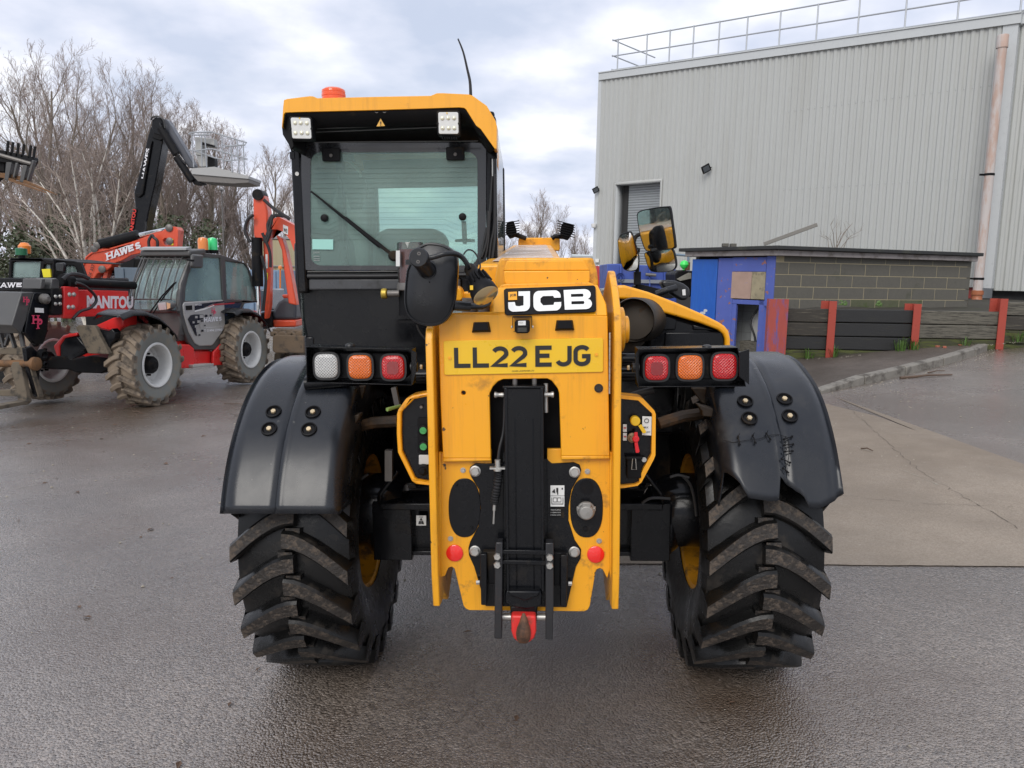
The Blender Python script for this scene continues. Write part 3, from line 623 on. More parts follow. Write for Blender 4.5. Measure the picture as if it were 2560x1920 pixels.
for q, r in ((R4(630, 1080), .0045), (R4(760, 1447), .005)): MB().lathe([(r, 0), (r * .8, -.004), (0, -.005)], J.at(q, YL - .005), (0, 1, 0), 10).build('plate_fastener', BLKF, lop)
# trailer socket
sc_ = J.at(R4(1745, 1297), YL - .006)
ts = MB(); ts.lathe([(.032, 0), (.032, -.008), (.027, -.010), (.027, -.028), (.022, -.034), (0, -.036)], sc_, (0, 1, 0), 28, cap=False); ts.box(sc_ + V((0, -.026, .026)), (.030, .014, .02)); ts.box(sc_ + V((-.027, -.008, .008)), (.012, .01, .016)); ts.box(sc_ + V((.027, -.008, .008)), (.012, .01, .016))
tso = ts.build('trailer_socket', mat('cast_socket', (.30, .29, .27), .5, .4, var=.2, vscale=40), jcb, bev=.002)
for s in (-1, 1): MB().hexh(sc_ + V((s * .026, -.014, .012)), .0045, .004).build('socket_screw', STL, tso)
MB().lathe([(.024, 0), (.024, -.002), (0, -.002)], J.at(R4(1750, 1100), YL - .005), (0, 1, 0), 24).lathe([(.008, 0), (.008, -.006), (0, -.007)], J.at(R4(1740, 1460), YL - .005), (0, 1, 0), 16).build('blanking_disc', BLKF, lop)
for q in (R4(683, 951), R4(1757, 962), R4(575, 1542), R4(1858, 1562)): MB().lathe([(.0095, 0), (.0095, -.003), (0, -.003)], J.at(q, YL), (0, 1, 0), 16).hexh(J.at(q, YL - .003), .0068, .006).build('plate_bolt', STL, lop)
for q in (R5(473, 628), R5(1690, 640)):
    rf = MB().lathe([(.030, 0), (.030, -.006), (.027, -.008), (0, -.008)], J.at(q, YL), (0, 1, 0), 32).build('red_reflector', REDP, jcb)
# black hitch back-plate and bolts
YB = YL - .006
bp = [R4(880, 896), R4(790, 893), R4(745, 925), R4(735, 965), R4(755, 1015), R4(820, 1120), R4(835, 1280), R4(815, 1440), R4(745, 1570), R5(590, 590), R5(595, 650), R5(640, 750), R5(740, 1090), R5(1440, 1100), R5(1520, 750), R5(1560, 680), R5(1565, 600), R5(1510, 520), R5(1455, 350), R4(1595, 1260), R4(1620, 1120), R4(1690, 1000), R4(1705, 950), R4(1690, 905), R4(1640, 885), R4(1450, 895), R4(1420, 870), R4(1405, 845), R4(1410, 1640), R4(1030, 1640), R4(1035, 890)]
bpp = MB().holed([J.at(p, YB) for p in bp], [], (0, .010, 0)).build('hitch_back_plate', BLK, jcb, bev=.002)
for q in (R4(788, 960), R4(1647, 968), R5(648, 612), R5(1505, 620)):
    c0 = J.at(q, YB - .001); MB().lathe([(.0195, 0), (.0195, -.003), (.018, -.004), (0, -.004)], c0, (0, 1, 0), 24).hexh(c0 + V((0, -.004, 0)), .0165, .011).build('large_bolt', STL, bpp)
MB().prism([J.at(p, YB + .002) for p in [R4(1028, 800), R4(1412, 860), R5(1270, 900), R5(880, 900)]], (0, .006, 0)).build('hitch_centre_plate', BLK, jcb)
# tall black slide channel of the hitch (clevis frame)
xl, xr = J.at(R4(1050, 1000), YB - .05).x, J.at(R4(1378, 1000), YB - .05).x; zt = J.at(R4(1200, 250), YB - .06).z; zb_ = J.at(R5(1060, 950), YB - .05).z; xm = (xl + xr) / 2
ch = MB(); ch.box((xm, YB - .022, (zt + zb_) / 2), (xr - xl - .012, .05, zt - zb_)); ch.box((xl + .004, YB - .026, (zt + zb_) / 2), (.010, .066, zt - zb_ + .006)); ch.box((xr - .004, YB - .026, (zt + zb_) / 2), (.010, .066, zt - zb_ + .006)); ch.box((xm, YB - .02, zt + .005), (xr - xl + .012, .07, .008))
for s in (-1, 1): ch.box((xm + s * .030, YB - .049, (zt + zb_) / 2 - .05), (.004, .004, (zt - zb_) * .85))
slide = ch.build('hitch_channel', BLK, jcb, bev=.002)
for s in (-1, 1):
    e0 = V((xl - .004 if s < 0 else xr + .004, YB - .02, J.at(R4(990, 305), YB - .03).z))
    MB().lathe([(.008, 0), (.009, .006), (.0075, .012), (.0075, .020), (.011, .026), (.011, .031), (.006, .033), (0, .033)], e0, (s, 0, 0), 16, cap=False).build('pin_end', CHR if False else STL, slide)
for q in (R4(1132, 200), R4(1300, 200)): MB().lathe([(.0085, 0), (.0085, .05), (.012, .05), (.012, .065), (0, .065)], V((J.at(q, YB).x, YB - .01, zt + .005)), (0, 0, 1), 14, cap=False).build('channel_stud', STLD, slide)
MB().lathe([(.008, 0), (.008, .10)], V((J.at(R4(1398, 200), YB).x, YB - .0, zt - .09)), (0, 0, 1), 12).build('release_rod', STL, slide)
# void behind the arch, with stickers and hoses
MB().box((xm, -.66, J.at(R4(1200, 500), -.66).z), (.40, .02, .52)).build('void_panel', BLKF, jcb)
hv = MB(); hv.tube(catmull([J.at(R4(1045, 300), YB - .01), J.at(R4(1035, 600), YB - .015), J.at(R4(1000, 760), YB - .03), J.at(R4(985, 880), YB - .035)], 6), .0055, 8); hv.build('bowden_cable', RUBH, slide)
cq = [J.at(R4(*p), YB - .045) for p in [(985, 965), (988, 1010), (975, 1100), (960, 1180), (955, 1240)]]
bw = MB(); pth = catmull(cq, 10); bw.tube(pth, [.0125 + .0028 * (1 if k % 3 else -.6) for k in range(len(pth))], 12); bl_ = bw.build('cable_bellows', RUBH, slide)
bt = MB(); bt.lathe([(.010, 0), (.010, .028)], J.at(R4(983, 930), YB - .045), (0, 0, 1), 12); bt.box(J.at(R4(985, 932), YB - .045), (.056, .02, .006)); bt.lathe([(.015, -.002), (.015, .004)], J.at(R4(983, 950), YB - .045), (0, 0, 1), 12); bt.tube([J.at(R4(955, 1240), YB - .045), J.at(R4(952, 1300), YB - .045)], .0058, 10); bt.tube([J.at(R4(952, 1300), YB - .045), J.at(R4(946, 1415), YB - .042)], .0035, 8); bt.build('cable_end', STL, slide)
# label plates
s1 = sticker('safety_sticker', J.at(R4(1438, 1265), YB), J.at(R4(1558, 1265), YB), J.at(R4(1438, 1083), YB), WHT, bpp, .001)
def qs(u, v): a0 = J.at(R4(1438, 1265), YB - .0035); b0 = J.at(R4(1558, 1265), YB - .0035); c0 = J.at(R4(1438, 1083), YB - .0035); return a0 + (b0 - a0) * u + (c0 - a0) * v
gm = MB()
for r_ in [(.0, .50, 1, .515), (.42, .66, .56, .88), (.48, .56, .56, .66), (.2, .20, .47, .42), (.5, .20, .77, .42), (.08, .1, .12, .42), (.88, .1, .92, .42), (.08, .1, .92, .13)]:
    x0, z0, x1, z1 = r_; gm.add([qs(x0, z0), qs(x1, z0), qs(x1, z1), qs(x0, z1)], [(0, 1, 2, 3)])
gm.add([qs(.10, .68), qs(.36, .62), qs(.30, .84)], [(0, 1, 2)]); gm.add([qs(.8, .8), qs(.9, .8), qs(.9, .88), qs(.8, .88)], [(0, 1, 2, 3)]); gm.build('sticker_print', BPRT, s1, smooth=0)
gw = MB()
for r_ in [(.23, .23, .44, .39), (.53, .23, .74, .39)]:
    x0, z0, x1, z1 = r_; gw.add([qs(x0, z0) + V((0, -.0006, 0)), qs(x1, z0) + V((0, -.0006, 0)), qs(x1, z1) + V((0, -.0006, 0)), qs(x0, z1) + V((0, -.0006, 0))], [(0, 1, 2, 3)])
gw.build('sticker_book', WHT, s1, smooth=0)
s2 = sticker('rating_plate', J.at(R4(1432, 1362), YB), J.at(R4(1556, 1362), YB), J.at(R4(1432, 1275), YB), BLKF, bpp, .001)
for k, tx in enumerate(('TRAILER COUPLING', 'S 2000 KG', 'D 70 KN  DC 50')):
    z0 = 1298 + 22 * k; lettering('rating_print', tx, J.at(R4(1440, z0), YB - .003), J.at(R4(1525, z0), YB - .003), J.at(R4(1440, z0 - 8), YB - .003), WHT, s2)
# hitch latch: cross bars, drop links, pick-up hook
YH = YB - .075
hb = MB()
def hbar(q, y, d): hb.prism([J.at(p, y) for p in q], (0, d, 0))
hbar([R5(850, 605), R5(1330, 612), R5(1330, 652), R5(850, 640)], YH + .010, .012)
hbar([R5(880, 695), R5(1260, 700), R5(1260, 738), R5(880, 728)], YH + .010, .012)
hb.build('latch_cross_bar', BLK, jcb, bev=.002)
for q in ([R5(828, 540), R5(886, 540), R5(880, 1375), R5(815, 1372), R5(820, 640)], [R5(1258, 545), R5(1326, 545), R5(1328, 1040), R5(1320, 1385), R5(1256, 1380)]):
    lk = MB().prism([J.at(p, YH) for p in q], (0, .045, 0)).build('drop_link', mat('link_black_rusting', (.014, .014, .016), .35, dirt_or_haze=(.08, .035, .02), damt=.8, dscale=8, dth=.56, coat=.2), jcb, bev=.003)
for q in ([R5(692, 640), R5(750, 640), R5(752, 1085), R5(700, 1082)], [R5(1388, 650), R5(1448, 650), R5(1438, 1098), R5(1385, 1092)]):
    MB().prism([J.at(p, YH + .03) for p in q], (0, .05, 0)).build('guide_plate', BLK, jcb, bev=.003)
gx = MB(); gx.prism([J.at(p, YH + .05) for p in [R5(715, 620), R5(835, 620), R5(835, 900), R5(760, 900), R5(750, 690), R5(700, 690)]], (0, .03, 0)); gx.prism([J.at(p, YH + .05) for p in [R5(1325, 625), R5(1430, 630), R5(1445, 690), R5(1390, 690), R5(1385, 915), R5(1325, 910)]], (0, .03, 0)); gx.build('guide_bracket', BLKF, jcb, bev=.004)
for q in (R5(841, 657), R5(841, 729), R5(1293, 665), R5(1293, 735)):
    c0 = J.at(q, YH - .001); MB().hexh(c0, .0128, .012).build('latch_bolt', STL, jcb)
for q, s in ((R5(688, 885), -1), (R5(1455, 895), 1)): MB().lathe([(.008, 0), (.008, .012), (0, .012)], J.at(q, YH + .05), (s, 0, 0), 6).build('side_bolt', STL, jcb)
hk = MB(); hk.prism([J.at(p, YH + .012) for p in [R5(918, 955), R5(1215, 955), R5(1230, 1000), R5(1225, 1085), R5(1150, 1110), R5(1090, 1118), R5(1000, 1105), R5(905, 1070), R5(905, 1000)]], (0, .07, 0)); hk.prism([J.at(p, YH + .0) for p in [R5(930, 960), R5(1210, 962), R5(1195, 1010), R5(1150, 1020), R5(1075, 1050), R5(1010, 1020), R5(945, 1000)]], (0, .014, 0))
hk.prism([J.at(p, YH + .03) for p in [R5(950, 1090), R5(1190, 1090), R5(1175, 1300), R5(965, 1300)]], (0, .06, 0)); hk.build('hitch_jaw', BLK, jcb, bev=.006, seg=3)
zc1 = J.at(R5(1070, 1230), YH + .03).z
MB().lathe([(.012, -.085), (.012, .085)], V((J.at(R5(1070, 1230), YH + .04).x, YH + .05, J.at(R5(1070, 1205), YH + .03).z)), (1, 0, 0), 14).build('hitch_pin', STL, jcb)
hr = [J.at(p, YH - .005) for p in [R5(960, 1172), R5(1175, 1176), R5(1178, 1310), R5(1160, 1370), R5(1120, 1405), R5(1075, 1415), R5(1020, 1405), R5(980, 1370), R5(960, 1310)]]
hko = MB().prism(hr, (0, .05, 0)).build('pickup_hook', HOOKR, jcb, bev=.008, seg=3)
hc = J.at(R5(1070, 1270), YH - .005)
ht = MB(); pts_ = [(1068, 1150, .004, .0), (1070, 1190, .011, -.012), (1070, 1230, .016, -.026), (1068, 1275, .023, -.034), (1066, 1320, .026, -.034), (1066, 1370, .024, -.022), (1066, 1405, .016, -.006)]
rings = []
for px_, py_, r_, dy in pts_:
    c0 = J.at(R5(px_, py_), YH - .005); rings.append([c0 + V((r_ * cos(t), dy * abs(sin(t)) ** .8 if sin(t) > 0 else 0, 0)) for t in [pi * k / 10 for k in range(11)]])
m_ = 11; ht.add([p for r in rings for p in r], [(i * m_ + k, i * m_ + k + 1, (i + 1) * m_ + k + 1, (i + 1) * m_ + k) for i in range(len(rings) - 1) for k in range(m_ - 1)])
ht.build('hook_tongue', RUST, hko, smooth=60)

# ---- yellow rings with socket panels either side
def ring(outer, inner, R, y, nm):
    o = MB(); P = [J.at(R(*p), y) for p in outer]; Q = [J.at(R(*p), y) for p in inner]
    o.holed(P, [Q[::-1]], (0, .07, 0)); ro = o.build(nm, YEL, jcb, bev=.006, seg=3)
    MB().prism([p + V((0, .02, 0)) for p in Q], (0, .02, 0)).build('socket_panel', BLK, ro); return ro
rl = ring([(460, 265), (395, 277), (252, 302), (190, 335), (122, 430), (110, 470), (108, 640), (118, 800), (240, 1050), (272, 1072), (400, 1086), (470, 1090)], [(440, 310), (380, 315), (260, 340), (152, 450), (150, 640), (158, 790), (265, 1018), (285, 1035), (390, 1050), (440, 1055)], R4, -.66, 'socket_housing')
rr_ = ring([(-60, 485), (0, 490), (150, 505), (180, 520), (290, 635), (303, 670), (300, 1060), (285, 1100), (168, 1318), (130, 1352), (0, 1373), (-60, 1378)], [(-40, 520), (0, 525), (135, 538), (270, 665), (262, 1050), (190, 1180), (150, 1270), (145, 1320), (100, 1340), (0, 1350), (-40, 1350)], R8, -.66, 'socket_housing')
YS = -.655
sk = MB().prism([J.at(R4(*p), YS) for p in [(290, 505), (420, 505), (420, 800), (290, 800)]], (0, .02, 0)).build('aux_socket_strip', BLKF, rl, bev=.002)
for q in (R4(343, 603), R4(345, 742)):
    c0 = J.at(q, YS); MB().lathe([(.020, 0), (.020, -.010), (.017, -.013), (0, -.013)], c0, (0, 1, 0), 8).build('aux_socket', BLKF, rl, bev=.002)
    MB().lathe([(.0125, 0), (.0125, -.004), (0, -.004)], c0 + V((0, -.013, 0)), (0, 1, 0), 20).box(c0 + V((0, -.018, 0)), (.018, .003, .004), MX.Rotation(rad(20), 3, 'Y')).build('green_cap', mat('green_cap', (.06, .33, .10), .4), rl)
MB().prism([J.at(R4(*p), YS) for p in [(300, 822), (395, 822), (395, 905), (300, 905)]], (0, .012, 0)).build('switch_guard', mat('guard_plastic', (.55, .55, .53), .3), rl, bev=.003)
c0 = J.at(R4(343, 945), YS); MB().lathe([(.021, .0), (.021, -.012), (.016, -.016), (.011, -.016), (.011, -.030), (.008, -.034), (0, -.034)], c0, (0, 1, 0), 20, cap=False).build('push_switch', BLKF, rl)
MB().hexh(J.at(R4(322, 406), YS), .006, .005).build('panel_screw', STLD, rl)
# right: brake coupling caps and stickers
c0 = J.at(R8(108, 735), YS - .02); yc = MB().lathe([(.0175, .02), (.0175, -.003), (.015, -.006), (0, -.006)], c0, (0, 1, 0), 24); yc.prism([J.at(R8(*p), YS - .022) for p in [(135, 780), (165, 765), (213, 835), (205, 852), (180, 852)]], (0, .004, 0)); yc.build('yellow_coupling_cap', mat('cap_yellow', (.80, .50, .02), .35), rr_, bev=.001)
c0 = J.at(R8(112, 905), YS - .02); rc_ = MB().lathe([(.0125, .02), (.0125, -.003), (.010, -.007), (0, -.007)], c0, (0, 1, 0), 24); rc_.prism([J.at(R8(*p), YS - .022) for p in [(98, 842), (130, 842), (132, 950), (150, 1025), (135, 1040), (112, 1038), (100, 950)]], (0, .004, 0)); rc_.build('red_coupling_cap', mat('cap_red', (.72, .02, .03), .35), rr_, bev=.001)
MB().lathe([(.018, .0), (.018, -.010), (.010, -.012), (.010, -.02)], J.at(R8(78, 890), YS), (0, 1, 0), 20).build('coupling', mat('coupling_brass', (.25, .17, .10), .4, .7), rr_)
bs = sticker('brake_sticker', J.at(R8(172, 868), YS), J.at(R8(260, 872), YS), J.at(R8(175, 688), YS), WHT, rr_, .001)
MB().holed(circ(J.at(R8(216, 732), YS - .004), .0085, 20), [circ(J.at(R8(216, 732), YS - .004), .0065, 20)[::-1]], (0, .001, 0)).build('brake_symbol', BPRT, bs)
lettering('brake_print', 'MAX', J.at(R8(180, 802), YS - .003), J.at(R8(232, 802), YS - .003), J.at(R8(180, 785), YS - .003), BPRT, bs, .02)
lettering('brake_print', 'psi', J.at(R8(215, 848), YS - .003), J.at(R8(248, 848), YS - .003), J.at(R8(215, 828), YS - .003), BPRT, bs, .01)
for z0 in (765, 848):
    st = sticker('axle_load_sticker', J.at(R8(-10, z0 + 72), YS), J.at(R8(26, z0 + 72), YS), J.at(R8(-10, z0), YS), WHT, rr_, .001)
    MB().box(J.at(R8(10, z0 + 35), YS - .003), (.009, .001, .005)).build('sticker_mark', mat('print_red', (.5, .1, .1), .5), st)
MB().box(J.at(R8(95, 1180), YS - .005), (.052, .012, .075)).box(J.at(R8(95, 1085), YS - .01), (.060, .02, .012)).build('battery_isolator', BLKF, rr_, bev=.003)
MB().tube([J.at(R8(82, 1095), YS - .02), J.at(R8(72, 1195), YS - .02), J.at(R8(118, 1198), YS - .02), J.at(R8(110, 1095), YS - .02)], .0016, 6, closed=True).lathe([(.009, 0), (.009, -.006)], J.at(R8(190, 1100), YS - .004), (0, 1, 0), 12).build('isolator_key', STL, rr_)

# ---- rear light clusters
def cluster(R, box, lamps, fold, y):
    P = [J.at(R(*p), y) for p in box]                     # tl, tr, br, bl of the box mouth
    tray = MB(); n = V((0, .085, 0)); th = .003
    back = [p + n for p in P]; tray.prism(back, (0, th, 0))
    for i in range(4):
        a0, b0 = P[i], P[(i + 1) % 4]; c0 = (sum(P, V()) / 4 - (a0 + b0) / 2).normalized() * th
        tray.prism([a0, b0, b0 + n, a0 + n], c0)
    t = tray.build('light_guard', BLK, jcb, bev=.001)
    fl2 = [J.at(R(*p), y - .01) for p in fold]; MB().prism(fl2, (0, .003, 0)).build('guard_flap', BLK, t)
    x0, x1 = min(p.x for p in P), max(p.x for p in P)
    cs = [J.at(R(*c), y + .012) for c, *_ in lamps]
    ub = MB().prism(rrect(sum(cs, V()) / 3 + V((0, .03, 0)), abs(cs[2].x - cs[0].x) + .10, .094, .02), (0, .03, 0)).build('light_unit', BLKF, jcb, bev=.004)
    for c0, (_, m, w_, h_, inner) in zip(cs, lamps):
        MB().holed(squircle(c0 + V((0, .0, 0)), w_ + .014, h_ + .014), [squircle(c0, w_ - .001, h_ - .001)[::-1]], (0, .035, 0)).build('lamp_bezel', RUBH, ub, bev=.002)
        mb = MB(); n_ = 36; rs = []
        for k, (sc2, dy) in enumerate(((1, .010), (1, .0), (.96, -.005), (.86, -.008), (.5, -.0095), (.02, -.010))): rs += squircle(c0 + V((0, dy, 0)), w_ * sc2, h_ * sc2, n_)
        mb.add(rs, [(i * n_ + k, i * n_ + (k + 1) % n_, (i + 1) * n_ + (k + 1) % n_, (i + 1) * n_ + k) for i in range(5) for k in range(n_)]); mb.build('lens', m, ub, smooth=50)
        if inner: MB().prism(squircle(c0 + V((0, -.0118, 0)), w_ * .50, h_ * .52), (0, .004, 0)).build('reflector_square', L_REDD, ub)
    return t
ky = -.70
cluster(R2, [(222, 1058), (1140, 1082), (1140, 1395), (228, 1372)], [((400, 1228), L_CLR, .084, .088, 0), ((692, 1235), L_ORG, .084, .086, 0), ((978, 1240), L_RED, .082, .086, 1)], [(1140, 1090), (1178, 1110), (1172, 1290), (1140, 1395)], ky)
cluster(R3, [(1362, 1148), (2230, 1135), (2300, 1475), (1368, 1480)], [((1525, 1315), L_RED, .082, .086, 1), ((1815, 1308), L_ORG, .086, .086, 0), ((2112, 1300), L_RED, .084, .09, 0)], [(1340, 1200), (1362, 1160), (1368, 1470), (1345, 1380)], ky)
MB().prism([J.at(R8(*p), ky - .02) for p in [(1100, 80), (1195, 50), (1193, 388), (1100, 310)]], (0, .004, 0)).build('guard_side', BLK, jcb)
for q, s in ((R2(1158, 1235), 1), (R3(1345, 1310), -1)):
    c0 = J.at(q, ky + .03); MB().lathe([(.017, -.012), (.017, .012)], c0, (1, 0, 0), 14).build('rubber_mount', RUBH, jcb); MB().hexh(c0 + V((s * .022, 0, 0)), .009, .008, (s, 0, 0)).build('mount_bolt', BRS, jcb)
for q in (R2(605, 1045), R3(1960, 1128)): MB().lathe([(.018, 0), (.016, .007), (.008, .011), (0, .012)], J.at(q, ky + .04) + V((0, 0, -.004)), (0, 0, 1), 16).build('cable_grommet', RUBH, jcb)

# ---- boom
bx = .02; BW = .165
B_a = J.at((1365, 646), -.62)
def bz(y): return 1.755 + (y + .62) * .058
bm = MB(); y0, y1 = -.45, 3.3
sec = lambda y, hw: [V((bx - hw, y, bz(y))), V((bx + hw, y, bz(y))), V((bx + hw, y, bz(y) - .30)), V((bx - hw, y, bz(y) - .30))]
bm.add(sec(y0, BW) + sec(y1, BW), [(0, 1, 2, 3), (7, 6, 5, 4), (0, 4, 5, 1), (1, 5, 6, 2), (2, 6, 7, 3), (3, 7, 4, 0)])
boom = bm.build('boom', YELD, jcb, bev=.012)
MB().add([V((bx - .12, -.3, bz(-.3) + .004)), V((bx + .13, -.3, bz(-.3) + .004)), V((bx + .12, 3.1, bz(3.1) + .004)), V((bx - .12, 3.1, bz(3.1) + .004))], [(0, 1, 2, 3)]).build('boom_top_panel', mat('pale_patchy_yellow', (.62, .40, .24), .22, var=.15, dirt_or_haze=(.5, .42, .36), damt=.8, dscale=3, dth=.45), boom)  # paler yellow sheet with lighter, duller patches along the boom top
MB().prism([J.at(p, 3.3) for p in [R3(330, 200), R3(345, 188), R3(680, 185), R3(692, 200), R3(690, 300), R3(328, 300)]], (0, .12, 0)).build('boom_nose', YELD, boom, bev=.01)
# tail blocks
t1_ = [R3(*p) for p in [(128, 640), (132, 520), (150, 420), (172, 368), (190, 362), (965, 360), (980, 372), (1010, 470), (1022, 560), (1022, 640)]]
MB().prism([J.at(p, -.66) for p in t1_], (0, .25, 0)).build('boom_tail', YELD, boom, bev=.01, seg=3)
MB().prism([J.at(p, -.672) for p in [R3(232, 388), R3(895, 384), R3(948, 470), R3(200, 472)]], (0, .02, 0)).build('tail_upper_band', YEL, boom, bev=.003)
MB().prism([J.at(p, -.68) for p in [R3(205, 474), R3(948, 472), R3(950, 565), R3(930, 585), R3(225, 590), R3(208, 575)]], (0, .02, 0)).build('tail_plate', YEL, boom, bev=.004)
MB().prism([J.at(p, -.71) for p in [R3(180, 596), R3(225, 585), R3(940, 572), R3(985, 590), R3(1000, 640), R3(150, 650)]], (0, .04, 0)).build('tail_lower_ledge', YELD, boom, bev=.004)
# cab-side boom lights on the nose
for R, pts in ((R3, [(225, 70), (240, 50), (290, 40), (318, 130), (300, 180), (255, 195), (222, 150)]), (R3, [(705, 70), (725, 55), (815, 80), (805, 140), (760, 210), (700, 190), (692, 130)])):
    wk = MB().prism([J.at(R(*p), 3.2) for p in pts], (0, .09, 0)).build('boom_work_lamp', BLKF, jcb, bev=.01)
    c0 = sum([J.at(R(*p), 3.2) for p in pts], V()) / len(pts); f_ = MB()
    for k in range(6): f_.box(c0 + V((.0, -.012, .06 - .02 * k)), (.15, .03, .006), MX.Rotation(rad(-8 if pts[0][0] < 500 else 15), 3, 'Y'))
    f_.build('cooling_fins', BLKF, wk)
MB().tube([J.at(R3(300, 160), 3.25), J.at(R3(345, 175), 3.25), J.at(R3(400, 195), 3.25)], .02, 8).tube([J.at(R3(720, 180), 3.25), J.at(R3(650, 175), 3.25), J.at(R3(620, 195), 3.25)], .02, 8).build('lamp_arm', BLKF, jcb)

# ---- cab
YW = .17; YF = 1.80
cabx0 = J.at(R1(250, 900), YW).x; cabx1 = J.at(R1(2005, 900), YW).x; cabxf = J.at((1262, 600), YF).x; cabxm = (cabx1 + cabxf) / 2
zt_ = J.at(R1(1000, 600), YW).z; zb2 = J.at(R2(700, 405), YW).z; zg0 = J.at(R2(700, 360), YW).z; zg1 = J.at(R1(1000, 690), YW).z
cabm = MB()
# pillars
def pillar(x, y, w_, d_, z0, z1): cabm.box((x, y, (z0 + z1) / 2), (w_, d_, z1 - z0))
zr = zt_ + .10
pillar(cabx0 + .022, YW + .02, .05, .07, zb2 - .1, zr); pillar(cabx1 - .022, YW + .02, .05, .07, zb2 - .1, zr)
pillar(cabx0 + .022, YF, .05, .06, 1.1, zr); pillar(cabxf - .022, YF, .05, .06, 1.1, zr)
pillar(cabxm - .02, .95, .03, .04, 1.3, zr)
pillar(cabx0 + .02, 1.0, .03, .04, 1.3, zr)
cabm.box(((cabx0 + cabx1) / 2, YW + .02, zt_ + .03), (cabx1 - cabx0 - .06, .05, .16))
cabm.box(((cabx0 + cabxf) / 2, YF, zt_ + .05), (cabxf - cabx0, .05, .10)); cabm.box(((cabx0 + cabxf) / 2, YF, 1.25), (cabxf - cabx0, .05, .35))
cabm.box((cabx0 + .03, 1.0, 1.30), (.05, 1.6, .30)); cabm.bar((cabx1 - .02, .2, 1.42), (cabxf - .02, YF, 1.42), .05, .40); cabm.box((cabx0 + .03, 1.0, zr), (.05, 1.65, .06)); cabm.bar((cabx1 - .03, .2, zr), (cabxf - .03, YF, zr), .05, .06)
cabm.box(((cabx0 + cabxf) / 2, 1.0, 1.14), (cabxf - cabx0, 1.6, .06))
cab = cabm.build('cab_frame', BLK, jcb, bev=.012)
# rear body panel below the window
pb = [R2(*p) for p in [(112, 150), (122, 480), (165, 760), (232, 1060), (300, 1400), (700, 1400), (1290, 1400), (1290, 760), (1870, 540), (1870, 405), (250, 405), (180, 330), (178, 150)]]
MB().prism([J.at(p, YW + .035) for p in pb], (0, .10, 0)).build('cab_rear_panel', BLK, jcb, bev=.02, seg=3)
MB().prism([J.at(p, YW - .005) for p in [R2(245, 470), R2(1560, 470), R2(1560, 572), R2(245, 572)]], (0, .04, 0)).build('cab_ledge', mat('ledge_wet_grey', (.05, .052, .056), .28, dirt_or_haze=(.02, .02, .02), damt=.7, dscale=9), jcb, bev=.008)
MB().tube([J.at(R2(240, 450), YW - .005), J.at(R2(900, 448), YW - .005), J.at(R2(1880, 432), YW - .005)], .012, 10).build('window_seal', RUBH, jcb)
MB().tube([J.at(R2(240, 415), YW - .005), J.at(R2(1880, 408), YW - .005)], .006, 8).build('window_sill', BLK, jcb)
# rear window: dark printed band with rounded clear opening
def rr_px(R, x0, y0, x1, y1, r, y, n=5):
    o = []
    for cx, cy, a_ in ((x1 - r, y0 + r, 0), (x0 + r, y0 + r, 90), (x0 + r, y1 - r, 180), (x1 - r, y1 - r, 270)):
        for k in range(n + 1):
            t = rad(a_ + 90 * k / n); o.append(J.at(R(cx + r * cos(t), cy - r * sin(t)), y))
    return o
wy = YW - .012
fo = rr_px(R1, 322, 612, 1918, 1712, 60, wy); fi = rr_px(R1, 402, 690, 1845, 1672, 90, wy)
wf = MB().holed(fo, [fi[::-1]], (0, .006, 0)).build('rear_window_border', mat('glass_border_black', (.02, .021, .023), .16, var=.2, dirt_or_haze=(.06, .06, .06), damt=.5, dscale=2, dth=.5, coat=.5), jcb)
rg = MB().prism([p + V((0, .004, 0)) for p in rr_px(R1, 395, 685, 1850, 1680, 90, wy)], (0, .004, 0)).build('rear_window', GL_REAR, jcb, smooth=0)
hl = MB()
for k in range(16):
    yy = 795 + 38 * k * 1.12
    pts = [(410, yy + 42), (1840, yy + 30)] if k < 11 else [(410, yy + 42), (500, yy + 70 - 20), (560, yy + 60), (650, yy + 14), (1560, yy + 10), (1680, yy + 60), (1750, yy + 55), (1840, yy + 30)]
    hl.tube([J.at(R1(*p), wy + .002) for p in pts], .00035, 4)
hl.build('heating_wires', mat('heater_wire', (.05, .045, .04), .6), rg)
for q in (R1(585, 725), R1(1655, 715)):
    c0 = J.at(q, wy - .004); MB().prism(rrect(c0 + V((0, -.012, .004)), .082, .058, .008), (0, .012, 0)).build('window_hinge', BLKF, jcb, bev=.003); MB().lathe([(.008, 0), (.007, -.004), (0, -.004)], c0 + V((0, -.012, 0)), (0, 1, 0), 14).build('hinge_bolt', STLD, jcb)
for q in (R1(524, 1262), R1(1716, 1252)): MB().lathe([(.0175, 0), (.0165, -.010), (.012, -.013), (0, -.013)], J.at(q, wy), (0, 1, 0), 24).build('window_button', BLKF, jcb)
sticker('window_sticker', J.at(R1(418, 1532), wy - .001), J.at(R1(598, 1534), wy - .001), J.at(R1(418, 1444), wy - .001), mat('pale_green_sticker', (.32, .62, .55), .5), rg, .0005, .0006)
lettering('glass_mark', 'E-MARK', J.at(R1(428, 1568), wy - .001), J.at(R1(482, 1568), wy - .001), J.at(R1(428, 1552), wy - .001), GRYP, rg)
for z0 in (1590, 1610, 1625): MB().prism([J.at(R1(430, z0), wy - .001), J.at(R1(480, z0), wy - .001), J.at(R1(480, z0 + 5), wy - .001), J.at(R1(430, z0 + 5), wy - .001)], (0, .0004, 0)).build('glass_mark_line', GRYP, rg)
